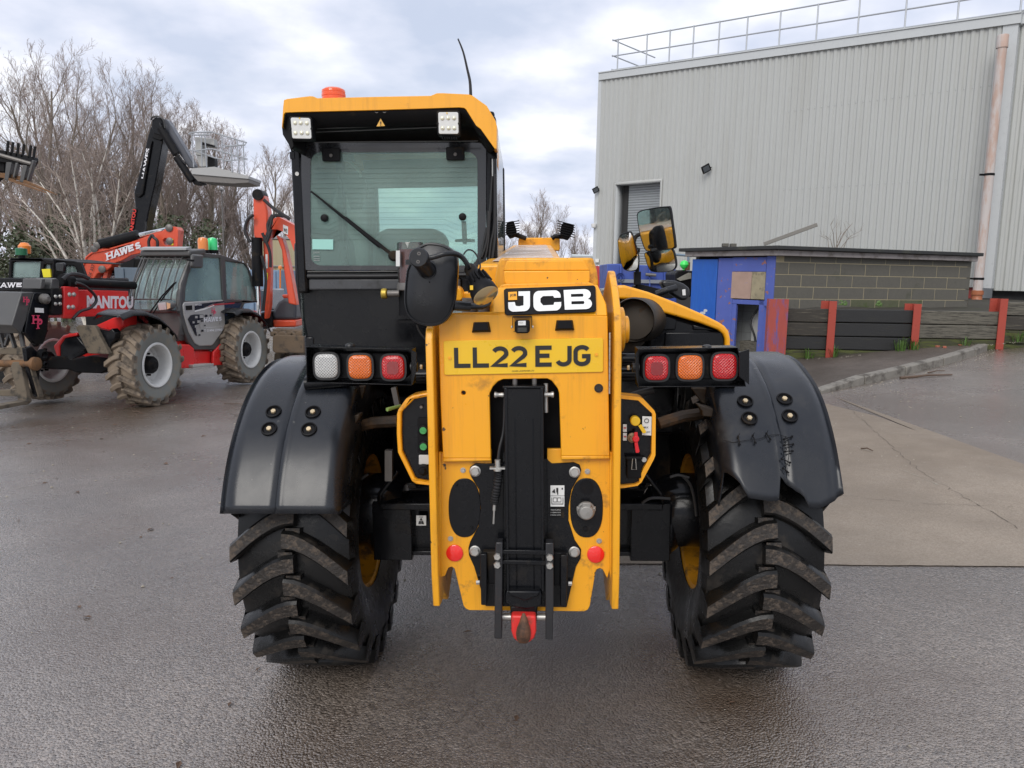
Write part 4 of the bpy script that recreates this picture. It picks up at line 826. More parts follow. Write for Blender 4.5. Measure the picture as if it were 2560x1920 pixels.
# wiper
wp = MB(); A, B = J.at(R1(1110, 1580), wy - .03), J.at(R1(405, 1030), wy - .02)
wp.bar(A, J.at(R1(700, 1260), wy - .035), .016, .010, (0, 1, 0)); wp.bar(J.at(R1(700, 1260), wy - .035), B, .009, .007, (0, 1, 0)); wp.tube([J.at(R1(1000, 1520), wy - .014), J.at(R1(640, 1225), wy - .012), B], .004, 6)
wp.lathe([(.024, .03), (.024, -.012), (.016, -.018), (0, -.018)], J.at(R1(1122, 1590), wy - .03), (0, 1, 0), 18, cap=False); wp.build('wiper', BLKF, jcb, bev=.0015)
# side windows, windscreen
gw_ = MB(); gw_.bar((cabx1 - .006, .19, (1.6 + zr) / 2), (cabxf - .006, YF, (1.6 + zr) / 2), .006, zr - 1.6); gw_.build('side_window', GL_SIDE, jcb, smooth=0)
MB().box((cabx0 + .006, 1.0, (1.45 + zr) / 2), (.006, 1.62, zr - 1.45)).build('door_window', GL_SIDE, jcb, smooth=0)
MB().box(((cabx0 + cabxf) / 2, YF - .02, (1.4 + zr) / 2), (cabxf - cabx0 - .08, .006, zr - 1.4)).build('windscreen', GL_SIDE, jcb, smooth=0)
# interior
sc0 = J.at(R1(1230, 1500), .75); st_ = MB()
st_.prism([J.at(p, .62) for p in [R1(1040, 1800), R1(1045, 1640), R1(1075, 1520), R1(1150, 1460), R1(1300, 1440), R1(1450, 1470), R1(1530, 1540), R1(1560, 1680), R1(1560, 1800)]], (0, .12, 0)); seat = st_.build('seat', INT, jcb, bev=.03, seg=3)
MB().prism([J.at(p, 1.4) for p in [R1(930, 1700), R1(940, 1460), R1(990, 1380), R1(1060, 1350), R1(1480, 1350), R1(1550, 1400), R1(1570, 1460), R1(1570, 1700)]], (0, .2, 0)).build('dashboard', INTL, jcb, bev=.03)
MB().prism([J.at(p, .95) for p in [R1(640, 870), R1(870, 850), R1(890, 1080), R1(850, 1080), R1(850, 1120), R1(830, 1190), R1(750, 1190), R1(720, 1100)]], (0, .04, 0)).build('sun_blind', mat('blind_grey', (.05, .065, .065), .6), jcb)
MB().prism([J.at(p, .9) for p in [R1(850, 760), R1(1850, 740), R1(1850, 985), R1(890, 1005)]], (0, .02, 0)).build('roof_lining', mat('lining', (.07, .085, .08), .7), jcb)
MB().prism([J.at(p, .55) for p in [R1(1705, 1290), R1(1745, 1290), R1(1752, 1440), R1(1820, 1445), R1(1820, 1468), R1(1752, 1470), R1(1745, 1485), R1(1720, 1485), R1(1715, 1468), R1(1650, 1468), R1(1650, 1448), R1(1712, 1440)]], (0, .02, 0)).build('grab_lever', INT, jcb)
MB().tube([J.at(R1(700, 740), .5), J.at(R1(760, 790), .5), J.at(R1(830, 870), .5), J.at(R1(840, 910), .5)], .007, 8).box(J.at(R1(730, 740), .45), (.05, .03, .03)).build('stay_arm', STL, jcb)
MB().box((cabx0 + .10, 1.2, 1.38), (.12, .5, .3)).build('side_console', INTL, jcb, bev=.02)
MB().box((cabx0 + .012, .25, 1.75), (.02, .06, .5)).build('door_post', BLK, jcb)
# roof
YR = -.05
ro_o = [R1(*p) for p in [(153, 480), (165, 300), (172, 242), (200, 232), (395, 208), (425, 210), (462, 226), (1000, 213), (1440, 205), (1462, 196), (1492, 183), (1540, 182), (1770, 193), (1800, 203), (1925, 292), (2000, 420), (2012, 470), (2010, 664), (1993, 662)]]
ro_i = [R1(*p) for p in [(1872, 492), (1832, 462), (1745, 322), (1728, 310), (1690, 306), (1000, 328), (300, 346), (185, 350), (172, 365), (158, 480)]]
roof = MB(); P = [J.at(p, YR) for p in ro_o + ro_i]; roof.prism(P, (0, .10, .0)); rf = roof.build('roof', YEL, jcb, bev=.008, seg=3)
RTAP = J.at((1252, 330), 1.8).x - J.at((1243, 330), YR).x
# long roof cap running forward
capo = [J.at(p, YR + .1) for p in [R1(160, 330), R1(172, 242), R1(200, 232), R1(395, 208), R1(425, 210), R1(462, 226), R1(1000, 213), R1(1440, 205), R1(1492, 183), R1(1770, 193), R1(1800, 203), R1(1925, 292), R1(2000, 420), R1(2012, 470), R1(2010, 664), R1(1993, 662), R1(1872, 492), R1(1745, 322), R1(1690, 306), R1(185, 350)]]
MB().prism(capo, (RTAP, 1.85, -.06)).build('roof_cap', YEL, rf, bev=.01, seg=3)
# black soffit and left cheek
k0 = [J.at(p, YR + .012) for p in [R1(155, 470), R1(170, 355), R1(185, 345), R1(1000, 325), R1(1695, 300), R1(1750, 320), R1(1835, 458), R1(1880, 492), R1(1998, 660)]]
k1 = [J.at(p, YW + .0) for p in [R1(240, 700), R1(255, 640), R1(262, 610), R1(1000, 590), R1(1800, 585), R1(1860, 600), R1(1900, 620), R1(1930, 660), R1(1960, 700)]]
so_ = MB(); so_.add(k0 + k1, [(i, i + 1, 9 + i + 1, 9 + i) for i in range(8)]); so_.build('roof_soffit', BLKF, rf, solid=.01)
MB().prism([J.at(p, YR + .03) for p in [R1(152, 470), R1(175, 350), R1(215, 350), R1(260, 640), R1(240, 672), R1(160, 540)]], (0, .2, 0)).build('roof_cheek', BLKF, rf, bev=.004)
ln = MB()
for a_, b_ in (((460, 490), (1500, 450)), ((450, 520), (1490, 478)), ((430, 608), (1850, 596))): ln.tube([J.at(R1(*a_), .06), J.at(R1(*b_), .06)], .003, 6)
ln.build('soffit_trim', mat('trim_dark', (.03, .03, .03), .4), rf)
for q in (R1(972, 335), R1(1040, 334)): MB().holed(circ(J.at(q, YR + .01), .009, 16), [circ(J.at(q, YR + .01), .0065, 16)[::-1]], (0, .005, 0)).build('drain_ring', STLD, rf)
wt = MB().prism([J.at(p, -.015) for p in [R1(972, 470), R1(1045, 466), R1(1007, 402)]], (0, .002, 0)).build('warning_triangle', mat('triangle_yellow', (.75, .42, .08), .5), jcb)
MB().prism([J.at(p, -.018) for p in [R1(1003, 428), R1(1013, 428), R1(1010, 452), R1(1005, 452)]], (0, .001, 0)).prism([J.at(p, -.018) for p in [R1(1004, 456), R1(1011, 456), R1(1011, 462), R1(1004, 462)]], (0, .001, 0)).build('triangle_mark', BPRT, wt)
# work lamps under the roof edge
for pts, led in (([(215, 392), (225, 380), (395, 385), (412, 398), (425, 575), (415, 590), (240, 586), (230, 572)], [(268, 440), (317, 440), (370, 442), (272, 527), (325, 526), (376, 528)]), ([(1490, 345), (1500, 334), (1680, 333), (1692, 345), (1695, 535), (1684, 548), (1508, 548), (1496, 538)], [(1541, 400), (1591, 398), (1642, 398), (1544, 485), (1595, 485), (1644, 485)])):
    c_ = V((sum(p[0] for p in pts) / 8, sum(p[1] for p in pts) / 8))
    wl_ = MB().prism([J.at(R1(*p), -.07) for p in pts], (0, .045, 0)).build('work_lamp', BLKF, jcb, bev=.005)
    fc = [J.at(R1(c_.x + (p[0] - c_.x) * .86, c_.y + (p[1] - c_.y) * .88), -.0735) for p in pts]
    MB().prism(fc, (0, .004, 0)).build('lamp_lens', L_LED, wl_, bev=.002)
    for q in led: MB().lathe([(.0085, 0), (.0080, -.003), (.004, -.0055), (0, -.006)], J.at(R1(*q), -.0735), (0, 1, 0), 14, cap=False).build('led', mat('led_bulb', (.75, .72, .55), .1, .3, coat=.8), wl_)
    for s in (-1, 1): MB().lathe([(.005, 0), (.005, -.003), (0, -.003)], J.at(R1(c_.x + s * 92, c_.y + 5), -.072), (0, 1, 0), 10).build('lamp_screw', BLKF, wl_)
    MB().lathe([(.003, 0), (.003, -.002), (0, -.002)], J.at(R1(c_.x - 12, c_.y - 85), -.0738), (0, 1, 0), 10).build('lamp_dot', YELP, wl_)
fz = MB()
for k in range(7): fz.box(J.at(R1(1545 + 20 * k, 562), -.045), (.004, .03, .018))
fz.build('lamp_heatsink', BLKF, jcb)
# beacon
c0 = J.at(R1(603, 232), .08) - V((0, 0, .012)); MB().lathe([(.052, -.02), (.052, .012), (.050, .013), (.050, .020), (.052, .021), (.052, .030), (.050, .031), (.050, .037), (.051, .038), (.050, .047), (.040, .054), (0, .056)], c0, (0, 0, 1), 32, cap=False).build('beacon', L_BCN, jcb, smooth=25)
# aerial
ap = [J.at((1145, 97), .5), J.at((1158, 130), .5), J.at((1168, 172), .5), J.at((1175, 205), .5), J.at((1177, 245), .5)]
MB().tube(catmull(ap, 5), [.0035 + .0045 * k / 20 for k in range(21)], 8).build('aerial', RUBH, jcb)
# right side pillar details: stays, rails, cables beside the cab
sd_ = MB(); sd_.tube([J.at(R1(1975, 700), YW - .02), J.at(R1(1975, 1100), YW - .02), J.at(R1(1960, 1650), YW - .02)], .010, 8); sd_.box(J.at(R1(1982, 712), YW - .03), (.034, .02, .036)); sd_.box(J.at(R1(248, 722), YW - .01), (.02, .02, .03)); sd_.build('stay_rod', BLK, jcb)
MB().tube([J.at(R1(1973, 750), YW - .032), J.at(R1(1974, 900), YW - .032)], .003, 6).tube([J.at(R1(258, 590), .0), J.at(R1(252, 672), .05)], .004, 6).lathe([(.009, 0), (.009, -.004), (0, -.004)], J.at(R1(287, 880), YW - .017), (0, 1, 0), 14).build('gas_strut', STL, jcb)
cbm = MB()
for a_ in ([(1900, 1659), (1935, 1480), (1945, 1300), (1970, 900)], [(1940, 1659), (1960, 1480), (1990, 1300), (1990, 880)], [(1965, 1659), (1990, 1450), (2003, 1250)], [(1880, 1600), (1925, 1450), (1940, 1200)]):
    cbm.tube(catmull([J.at(R1(*p), YW - .045) for p in a_], 5), .006, 7)
for a_ in ([(1830, 200), (1765, 440)], [(1845, 60), (1810, 300), (1775, 470)], [(1790, 30), (1750, 220), (1735, 300)]): cbm.tube(catmull([J.at(R2(*p), YW - .03) for p in a_], 5), .007, 7)
cbm.build('cab_cables', RUBH, jcb)

# ---- reservoir bottle behind the mirror
rx = J.at(R2(1120, 340), .02); rtop = J.at(R2(1120, 170), .02).z; rbot = J.at(R2(1120, 515), .02).z; rw = abs(J.at(R2(1240, 340), .02).x - J.at(R2(1010, 340), .02).x) / 2
rcx = V((rx.x, .05, rbot)); bt_ = MB().lathe([(rw, 0), (rw, rtop - rbot), (rw * .96, rtop - rbot + .006), (0, rtop - rbot + .006)], rcx, (0, 0, 1), 28, cap=False).build('reservoir', GL_CLR, jcb)
MB().lathe([(0, .001), (rw * .95, .001), (rw * .95, (rtop - rbot) * .86), (0, (rtop - rbot) * .86)], rcx, (0, 0, 1), 28, cap=False).build('red_fluid', mat('red_fluid', (.16, .025, .02), .15, var=.3, vscale=20, coat=.6), bt_)
MB().lathe([(rw * 1.08, -.03), (rw * 1.12, -.026), (rw * 1.1, -.012), (rw * 1.02, .004)], rcx, (0, 0, 1), 28).build('reservoir_base', STLD, jcb)
MB().lathe([(rw * .98, -.14), (rw * .98, -.03)], rcx, (0, 0, 1), 24).prism([J.at(R2(*p), -.04) for p in [(1010, 835), (1180, 835), (1180, 855), (1010, 855)]], (0, .1, 0)).build('filter_body', BLKF, jcb)
ad = MB(); c0 = J.at(R2(1030, 600), .0); ad.lathe([(.016, 0), (.016, .05)], c0 + V((-.05, 0, 0)), (1, 0, 0), 14); ad.build('elbow_fitting', STLD, jcb)
MB().lathe([(.020, 0), (.023, .004), (.023, .020), (.020, .024), (0, .024)], c0 + V((-.078, 0, 0)), (1, 0, 0), 18).build('brass_cap', mat('brass_cap', (.50, .36, .06), .4, .5), jcb)
sticker('reservoir_sticker', J.at(R2(1008, 365), .0), J.at(R2(1040, 365), -.02), J.at(R2(1008, 230), .0), WHT, bt_, .004)
cn = MB(); cn.tube(catmull([J.at(R2(*p), -.02) for p in [(1180, 870), (1210, 940), (1260, 1000), (1290, 1030)]], 5), .004, 6); cn.build('sensor_cable', RUBH, jcb)

# ---- mirror seen from behind, its arm and a work lamp
ymr = -.88
mpts = [(1090, 400), (1118, 330), (1150, 255), (1190, 200), (1250, 165), (1310, 158), (1400, 172), (1470, 205), (1515, 245), (1535, 310), (1535, 420), (1525, 560), (1505, 700), (1470, 790), (1420, 850), (1350, 882), (1260, 885), (1170, 855), (1105, 800), (1075, 720), (1070, 620), (1078, 500)]
Pm = catmull([J.at(R2(*p), ymr) for p in mpts] + [J.at(R2(*mpts[0]), ymr)], 4)[:-1]; cm_ = sum(Pm, V()) / len(Pm)
mb = MB(); n_ = len(Pm); rs = []
for s_, dy in ((1.0, .035), (1.0, .012), (.985, .002), (.95, .0), (.93, .004), (.91, .003), (.75, -.010), (.45, -.018), (.02, -.020)): rs += [cm_ + (p - cm_) * s_ + V((0, dy, 0)) for p in Pm]
mb.add(rs, [(i * n_ + k, i * n_ + (k + 1) % n_, (i + 1) * n_ + (k + 1) % n_, (i + 1) * n_ + k) for i in range(8) for k in range(n_)]); mb.add([cm_ + (p - cm_) + V((0, .035, 0)) for p in Pm], [tuple(range(n_))])
mir = mb.build('mirror_shell', PLAS, jcb, smooth=50); mir['label'] = 'large black rear of the near mirror'
c0 = J.at(R2(1280, 400), ymr - .01)
kn = MB(); kn.lathe([(.034, .008), (.034, -.006), (.028, -.010), (.024, -.008)], c0, (0, 1, 0), 28, cap=False); kn.tube([c0 + V((0, .01, 0)), c0 + V((0, -.03, .0)), J.at(R2(1205, 305), ymr - .075)], [.026, .024, .028], 18); kn.lathe([(.030, .016), (.030, -.014), (.027, -.018), (0, -.018)], J.at(R2(1202, 290), ymr - .085), (0, 1, 0), 28, cap=False); kn.box(J.at(R2(1130, 330), ymr - .075), (.03, .02, .016)); kn.build('mirror_ball_joint', PLAS, mir)
for q in (R2(1200, 255), R2(1192, 326)): MB().holed(circ(J.at(q, ymr - .1045), .0056, 14), [circ(J.at(q, ymr - .1045), .003, 6)[::-1]], (0, .003, 0)).build('joint_screw', STLD, mir)
am = MB(); am.tube(catmull([J.at(R2(*p), ymr - .07 + d) for p, d in (((1240, 300), 0), ((1330, 285), 0), ((1420, 258), .0), ((1510, 255), .02), ((1570, 285), .04), ((1610, 335), .05), ((1630, 375), .06))], 6), .0085, 12)
am.tube([J.at(R2(1500, 705), -.86), J.at(R2(1640, 712), -.84)], .0165, 14); am.tube([J.at(R2(1640, 712), -.84), J.at(R2(1740, 715), -.82), J.at(R2(1790, 700), -.80), J.at(R2(1810, 650), -.78)], .010, 12); am.build('mirror_arm', PLAS, jcb)
# lamp body: lathe along its tilted axis
La = J.at(R2(1640, 380), -.86); Lb = J.at(R2(1780, 620), -.93); ax_ = (Lb - La).normalized(); Ln = (Lb - La).length
lm = MB(); lm.lathe([(.0, -.012), (.013, -.010), (.020, 0), (.022, .02), (.024, Ln * .33), (.028, Ln * .36), (.030, Ln * .55), (.036, Ln * .62), (.043, Ln * .78), (.045, Ln * .96), (.043, Ln)], La, ax_, 30, cap=False)
wlm = lm.build('swivel_work_lamp', BLKF, jcb, smooth=30)
up_ = ax_.orthogonal().normalized(); wy_ = ax_.cross(up_); fn_ = MB()
for k in range(14):
    a_ = 2 * pi * k / 14; d_ = up_ * cos(a_) + wy_ * sin(a_); fn_.bar(La + ax_ * (Ln * .34) + d_ * .033, La + ax_ * (Ln * .66) + d_ * .038, .004, .012, d_)
fn_.build('lamp_fins', BLKF, wlm)
MB().lathe([(.043, 0), (.040, .002), (.0, .006)], La + ax_ * Ln, ax_, 30, cap=False).build('lamp_glass', mat('amber_lamp_glass', (.55, .42, .22), .08, .4, coat=1), wlm)
MB().tube(catmull([J.at(R2(*p), -.90) for p in [(1585, 265), (1620, 225), (1670, 235), (1715, 300), (1730, 370), (1705, 440)]], 6), .0026, 7).build('lamp_cable', RUBH, wlm)
MB().box(J.at(R2(1655, 550), -.955), (.010, .004, .014)).build('lamp_dot', YELP, wlm)
MB().prism([J.at(R2(*p), -.55) for p in [(1520, 530), (1560, 560), (1585, 640), (1560, 670), (1500, 660)]], (0, .1, 0)).prism([J.at(R2(*p), -.50) for p in [(1580, 585), (1660, 585), (1700, 640), (1800, 640), (1800, 760), (1580, 760)]], (0, .1, 0)).build('boom_foot', YELD, jcb, bev=.006)
MB().tube([J.at(R2(1640, 640), -.60), J.at(R2(1640, 765), -.60)], .028, 16).tube([J.at(R2(1760, 660), -.62), J.at(R2(1760, 765), -.62)], .022, 16).build('hydraulic_fitting', STLD, jcb)

# ---- engine pod on the right
YE = .10
bo = [R3(*p) for p in [(1185, 597), (1250, 598), (1450, 655), (1700, 750), (1930, 850), (2060, 915), (2115, 950), (2150, 995), (2165, 1060), (2166, 1200)]]
bi = [R3(*p) for p in [(2118, 1200), (2118, 1060), (2100, 1020), (2060, 985), (1900, 925), (1560, 828), (1470, 800), (1425, 760), (1390, 730), (1340, 720), (1205, 716), (1185, 716)]]
pod = MB().prism([J.at(p, YE) for p in bo + bi], (0, .35, -.01)).build('engine_hood', YEL, jcb, bev=.012, seg=3)
MB().prism([J.at(p, YE + .15) for p in bo + [R3(2166, 1900), R3(1185, 1900)]], (0, 2.2, -.06)).build('engine_cover', BLK, jcb, bev=.02)
MB().prism([J.at(R3(*p), YE + .03) for p in [(1440, 930), (1500, 810), (1560, 828), (1900, 925), (2060, 985), (2110, 1030), (2120, 1200), (2120, 1500), (1430, 1500)]], (0, .14, 0)).build('engine_rear_panel', BLK, jcb, bev=.02)
pn = MB()
for pts in ([(1560, 850), (1700, 890), (1690, 985), (1565, 990)], [(1600, 1005), (2090, 1000), (2110, 1060), (2112, 1140), (1590, 1140)], [(1840, 935), (2040, 990), (1840, 985)]): pn.prism([J.at(R3(*p), YE + .018) for p in pts], (0, .02, 0))
pn.build('engine_panel_relief', BLK, jcb, bev=.006)
ex = J.at(R3(1310, 880), -.10); exo = MB()
exo.lathe([(.092, -.02), (.098, -.0), (.098, .26), (.090, .26), (.090, .0), (.092, -.02)], J.at(R3(1330, 900), -.06), V((.35, 1, -.05)), 36, cap=False); exo.prism([J.at(R3(*p), .02) for p in [(1225, 1180), (1225, 1000), (1300, 1000), (1420, 900), (1440, 960), (1420, 1100), (1330, 1180)]], (0, .15, 0)); ei = exo.build('intake_duct', mat('dusty_black_plastic', (.018, .015, .012), .5, spec=.3, var=.4, dirt_or_haze=(.10, .075, .05), damt=.6, dscale=6, dth=.5), jcb, bev=.003)
MB().lathe([(.085, .06), (.04, .05), (0, .05)], J.at(R3(1310, 900), -.06), V((.35, 1, -.05)), 30, cap=False).build('intake_disc', mat('dusty_disc', (.04, .034, .027), .7, var=.3), ei)
vn = MB()
for k in range(3): vn.prism([J.at(R3(*p), -.02) for p in [(1372, 800 + 55 * k), (1430, 790 + 55 * k), (1435, 830 + 55 * k), (1380, 838 + 55 * k)]], (0, .03, 0))
vn.build('intake_louvre', FENDIN, ei)
pvx = MB(); pc = J.at(R3(1230, 1010), -.35); xq = J.at(R3(1225, 1010), -.60).x
pvx.lathe([(.085, 0), (.085, .022), (.075, .026), (.052, .026), (.052, .040), (.045, .044), (0, .044)], V((xq, -.42, J.at(R3(1225, 1010), -.6).z)), (1, 0, 0), 32, cap=False); pvx.build('pivot_pin', YELD, jcb, bev=.002)
MB().tube([J.at(R3(1225, 1240), -.40), J.at(R3(1360, 1240), -.40)], .026, 14).build('cross_tube', BLK, jcb)
# right-hand mirrors
YM = 1.35
def mirror(R, pts, y, yaw, nm='mirror'):
    P = [J.at(R(*p), y) for p in pts]; P = catmull(P + [P[0]], 4)[:-1]; c = sum(P, V()) / len(P); Rm = MX.Rotation(rad(yaw), 3, 'Z') @ MX.Rotation(rad(8), 3, 'X')
    k_ = 1 / max(.3, cos(rad(yaw))); Q = [c + Rm @ V(((p.x - c.x) * k_, 0, p.z - c.z)) for p in P]; nrm = Rm @ V((0, 1, 0)); n = len(Q); mb = MB(); rs = []
    for s_, d in ((.93, .0), (.98, -.004), (1.0, .004), (1.0, .02), (.9, .035), (.5, .045), (.02, .048)): rs += [c + (q - c) * s_ + nrm * d for q in Q]
    mb.add(rs, [(i * n + k, i * n + (k + 1) % n, (i + 1) * n + (k + 1) % n, (i + 1) * n + k) for i in range(6) for k in range(n)]); m = mb.build(nm, BLKF, jcb, smooth=50)
    gl = []
    for s_ in (.945, .6, .3): gl += [c + (q - c) * s_ + nrm * (-.002 - .006 * (1 - s_ * s_) * (1 if nm != 'mirror_flat' else 0)) for q in Q]
    mg = MB(); mg.add(gl + [c + nrm * (-.008 if nm != 'mirror_flat' else -.002)], [(i * n + k, i * n + (k + 1) % n, (i + 1) * n + (k + 1) % n, (i + 1) * n + k) for i in range(2) for k in range(n)] + [(2 * n + k, 2 * n + (k + 1) % n, 3 * n) for k in range(n)])
    mg.build('mirror_glass', MIRR, m, smooth=80); return m
mirror(S7, [(242, 1095), (258, 1074), (320, 1063), (380, 1060), (398, 1070), (404, 1150), (410, 1250), (405, 1275), (370, 1282), (300, 1288), (272, 1282), (256, 1230), (246, 1160)], YM, -37, 'mirror_flat')
mirror(S7, [(276, 1310), (282, 1290), (340, 1283), (395, 1275), (412, 1282), (422, 1330), (420, 1370), (395, 1390), (345, 1396), (305, 1390), (288, 1360)], YM, -31, 'mirror')
mirror(S7, [(135, 1230), (150, 1200), (185, 1187), (205, 1192), (222, 1250), (236, 1320), (230, 1375), (208, 1390), (175, 1388), (155, 1370), (140, 1300)], YM - .1, -20, 'mirror')
st3 = MB(); st3.tube(catmull([J.at(S7(*p), YM - .02) for p in [(232, 1470), (230, 1420), (232, 1340), (215, 1260), (222, 1215), (246, 1200)]], 6), .012, 12); st3.box(J.at(S7(232, 1425), YM - .03), (.04, .04, .08)); st3.tube([J.at(S7(225, 1280), YM), J.at(S7(245, 1282), YM)], .016, 10); st3.tube([J.at(S7(300, 1286), YM + .02), J.at(S7(330, 1282), YM + .02)], .015, 10)
st3.prism([J.at(S7(*p), YM) for p in [(215, 1465), (250, 1455), (330, 1475), (430, 1490), (440, 1520), (400, 1530), (300, 1510), (220, 1490)]], (0, .12, 0)); st3.build('mirror_stalk', BLKF, jcb, bev=.003)
mo = MB().prism([J.at(S7(*p), .75) for p in [(352, 1445), (375, 1432), (430, 1438), (470, 1452), (500, 1475), (503, 1510), (490, 1535), (460, 1540), (425, 1520), (395, 1500), (370, 1480)]], (0, .10, 0)).build('low_mirror', PLAS, jcb, bev=.018, seg=3)
MB().tube([J.at(S7(330, 1505), .72), J.at(S7(385, 1485), .70), J.at(S7(430, 1472), .72)], .018, 12).build('low_mirror_arm', PLAS, jcb)
MB().prism([J.at(S7(*p), .742) for p in [(462, 1483), (478, 1480), (480, 1512), (464, 1512)]], (0, .004, 0)).build('low_mirror_reflector', WHT, mo)
# dark hoses and clutter between frame and boom foot
cl = MB()
for a_ in ([(200, 1500), (260, 1560), (240, 1640)], [(1240, 1640), (1300, 1560), (1500, 1500)]): cl.tube(catmull([J.at(R3(*p), -.3) for p in a_], 5), .015, 8)
cl.build('hydraulic_hose', RUBH, jcb)
# ================================================================== THE SETTING
# ---- ground materials
def ground_mat(name, base, base2, wet=.5, agg=170, rough=(.22, .62), brown=None, speck=.0, bumpd=.0045, coat=0):
    m = bpy.data.materials.new(name); m.use_nodes = True; t = m.node_tree; t.nodes.clear(); N = t.nodes.new; L = t.links.new
    o = N('ShaderNodeOutputMaterial'); b = N('ShaderNodeBsdfPrincipled'); L(b.outputs[0], o.inputs[0]); tc = N('ShaderNodeTexCoord'); v = tc.outputs['Object']
    def noise(sc, det=5, ro=.55, dist=0, vec=None):
        n = N('ShaderNodeTexNoise'); n.inputs['Scale'].default_value = sc; n.inputs['Detail'].default_value = det; n.inputs['Roughness'].default_value = ro; n.inputs['Distortion'].default_value = dist; L(vec or v, n.inputs['Vector']); return n.outputs[0]
    def mapr(x, a, b_, c, d):
        r = N('ShaderNodeMapRange'); r.inputs[1].default_value = a; r.inputs[2].default_value = b_; r.inputs[3].default_value = c; r.inputs[4].default_value = d; L(x, r.inputs[0]); return r.outputs[0]
    def mix(f, a, c):
        x = N('ShaderNodeMix'); x.data_type = 'RGBA'; L(f, x.inputs[0])
        for s_, i in ((a, 6), (c, 7)):
            if isinstance(s_, tuple): x.inputs[i].default_value = (*s_, 1)
            else: L(s_, x.inputs[i])
        return x.outputs[2]
    vo = N('ShaderNodeTexVoronoi'); vo.inputs['Scale'].default_value = agg; L(v, vo.inputs['Vector'])
    stone = mapr(vo.outputs['Color'], .1, .9, 0, 1)
    sg = N('ShaderNodeSeparateColor'); L(vo.outputs['Color'], sg.inputs[0])
    c = mix(mapr(sg.outputs[0], 0, 1, 0, 1), base, base2)
    c = mix(mapr(noise(.55, 6, .6), .38, .62, 0, .55), c, tuple(x * .62 for x in base))
    if brown: c = mix(mapr(noise(.33, 7, .62, .4), .44, .60, 0, .85), c, brown)
    if speck: 
        vs_ = N('ShaderNodeTexVoronoi'); vs_.inputs['Scale'].default_value = 24; L(v, vs_.inputs['Vector']); sc_ = N('ShaderNodeSeparateColor'); L(vs_.outputs['Color'], sc_.inputs[0])
        near = mapr(vs_.outputs['Distance'], .07, .10, 1, 0); pick = mapr(sc_.outputs[1], .955, .96, 0, 1); ml = N('ShaderNodeMath'); ml.operation = 'MULTIPLY'; L(near, ml.inputs[0]); L(pick, ml.inputs[1]); c = mix(ml.outputs[0], c, (speck, speck * .95, speck * .85))
    L(c, b.inputs['Base Color'])
    wm = noise(.42, 5, .55, .3)
    fine = noise(6, 4, .6)
    wr = N('ShaderNodeMath'); wr.operation = 'MULTIPLY_ADD'; L(fine, wr.inputs[0]); wr.inputs[1].default_value = .35; L(wm, wr.inputs[2])
    L(mapr(wr.outputs[0], .52, .82, rough[0], rough[1]), b.inputs['Roughness']); b.inputs['Specular IOR Level'].default_value = wet; b.inputs['Coat Weight'].default_value = coat; b.inputs['Coat Roughness'].default_value = .25; b.inputs['Coat IOR'].default_value = 1.75
    h1 = noise(agg * .8, 3, .6); ad = N('ShaderNodeMath'); ad.operation = 'MULTIPLY_ADD'; L(vo.outputs['Distance'], ad.inputs[0]); ad.inputs[1].default_value = -1.1; L(h1, ad.inputs[2])
    ad2 = N('ShaderNodeMath'); ad2.operation = 'MULTIPLY_ADD'; L(noise(14, 3, .5), ad2.inputs[0]); ad2.inputs[1].default_value = 1.0; L(ad.outputs[0], ad2.inputs[2])
    bp = N('ShaderNodeBump'); bp.inputs['Strength'].default_value = 1; bp.inputs['Distance'].default_value = bumpd; L(ad2.outputs[0], bp.inputs['Height']); L(bp.outputs[0], b.inputs['Normal']); L(bp.outputs[0], b.inputs['Coat Normal'])
    MATS[name] = m; return m
ASP = ground_mat('wet_asphalt', (.086, .068, .054), (.33, .275, .228), 1, 105, (.16, .38), (.105, .070, .045), .65, .0046, coat=1)
CON = ground_mat('brushed_concrete', (.27, .22, .168), (.40, .335, .265), .35, 130, (.38, .75), (.20, .16, .12), .6, .0022)
PAV = ground_mat('old_pavement', (.095, .078, .065), (.19, .158, .132), .35, 100, (.45, .8), (.05, .04, .03), .3, .003)

def sheet(name, fn, nu, nv, m, off=0):
    o = MB().grid(lambda u, v: (lambda q: V((q[0], q[1], g(*q) + off)))(fn(u, v)), nu, nv).build(name, m, None, smooth=80); tag(o, kind='structure'); return o
# one ground sheet reaching the horizon, finer close to the camera
def spread(t, lo, hi, c, p=3): 
    s = 2 * t - 1; return c + (abs(s) ** p) * ((hi - c) if s > 0 else (lo - c)) * 1.0 + s * 9 * (1 - abs(s))
mb = MB(); mb.grid(lambda u, v: (lambda x, y: V((x, y, g(x, y))))(spread(u, -420, 420, 0), spread(v, -200, 700, 5)), 200, 200)
gm_ = mb.build('yard_ground', ASP, None, smooth=80); tag(gm_, kind='structure')
# concrete apron on the right (joint line in front, curving tarmac edge at the back)
def gp(px, iters=6, off=0):
    y = 8.0
    z = 0
    o = CP; d = CR @ V(((px[0] - 1280) / FPX, -(px[1] - 960) / FPX, -1))
    t = (o.z) / -d.z
    for _ in range(12):
        p = o + d * t; t = (o.z - g(p.x, p.y) - off) / -d.z
    return o + d * t
front = [gp(p) for p in [(1150, 1402), (1640, 1411), (2100, 1414), (2560, 1418), (3300, 1425)]]
back = [gp(p) for p in [(1150, 920), (1700, 930), (2063, 984), (2189, 1040), (2352, 1101), (2560, 1162), (3100, 1300), (3300, 1330)]]
def lerp_poly(P, t):
    xs = [p.x for p in P]; x = xs[0] + (xs[-1] - xs[0]) * t
    for a_, b_ in zip(P, P[1:]):
        if x <= b_.x + 1e-9: k = (x - a_.x) / max(1e-6, b_.x - a_.x); return a_ + (b_ - a_) * k
    return P[-1]
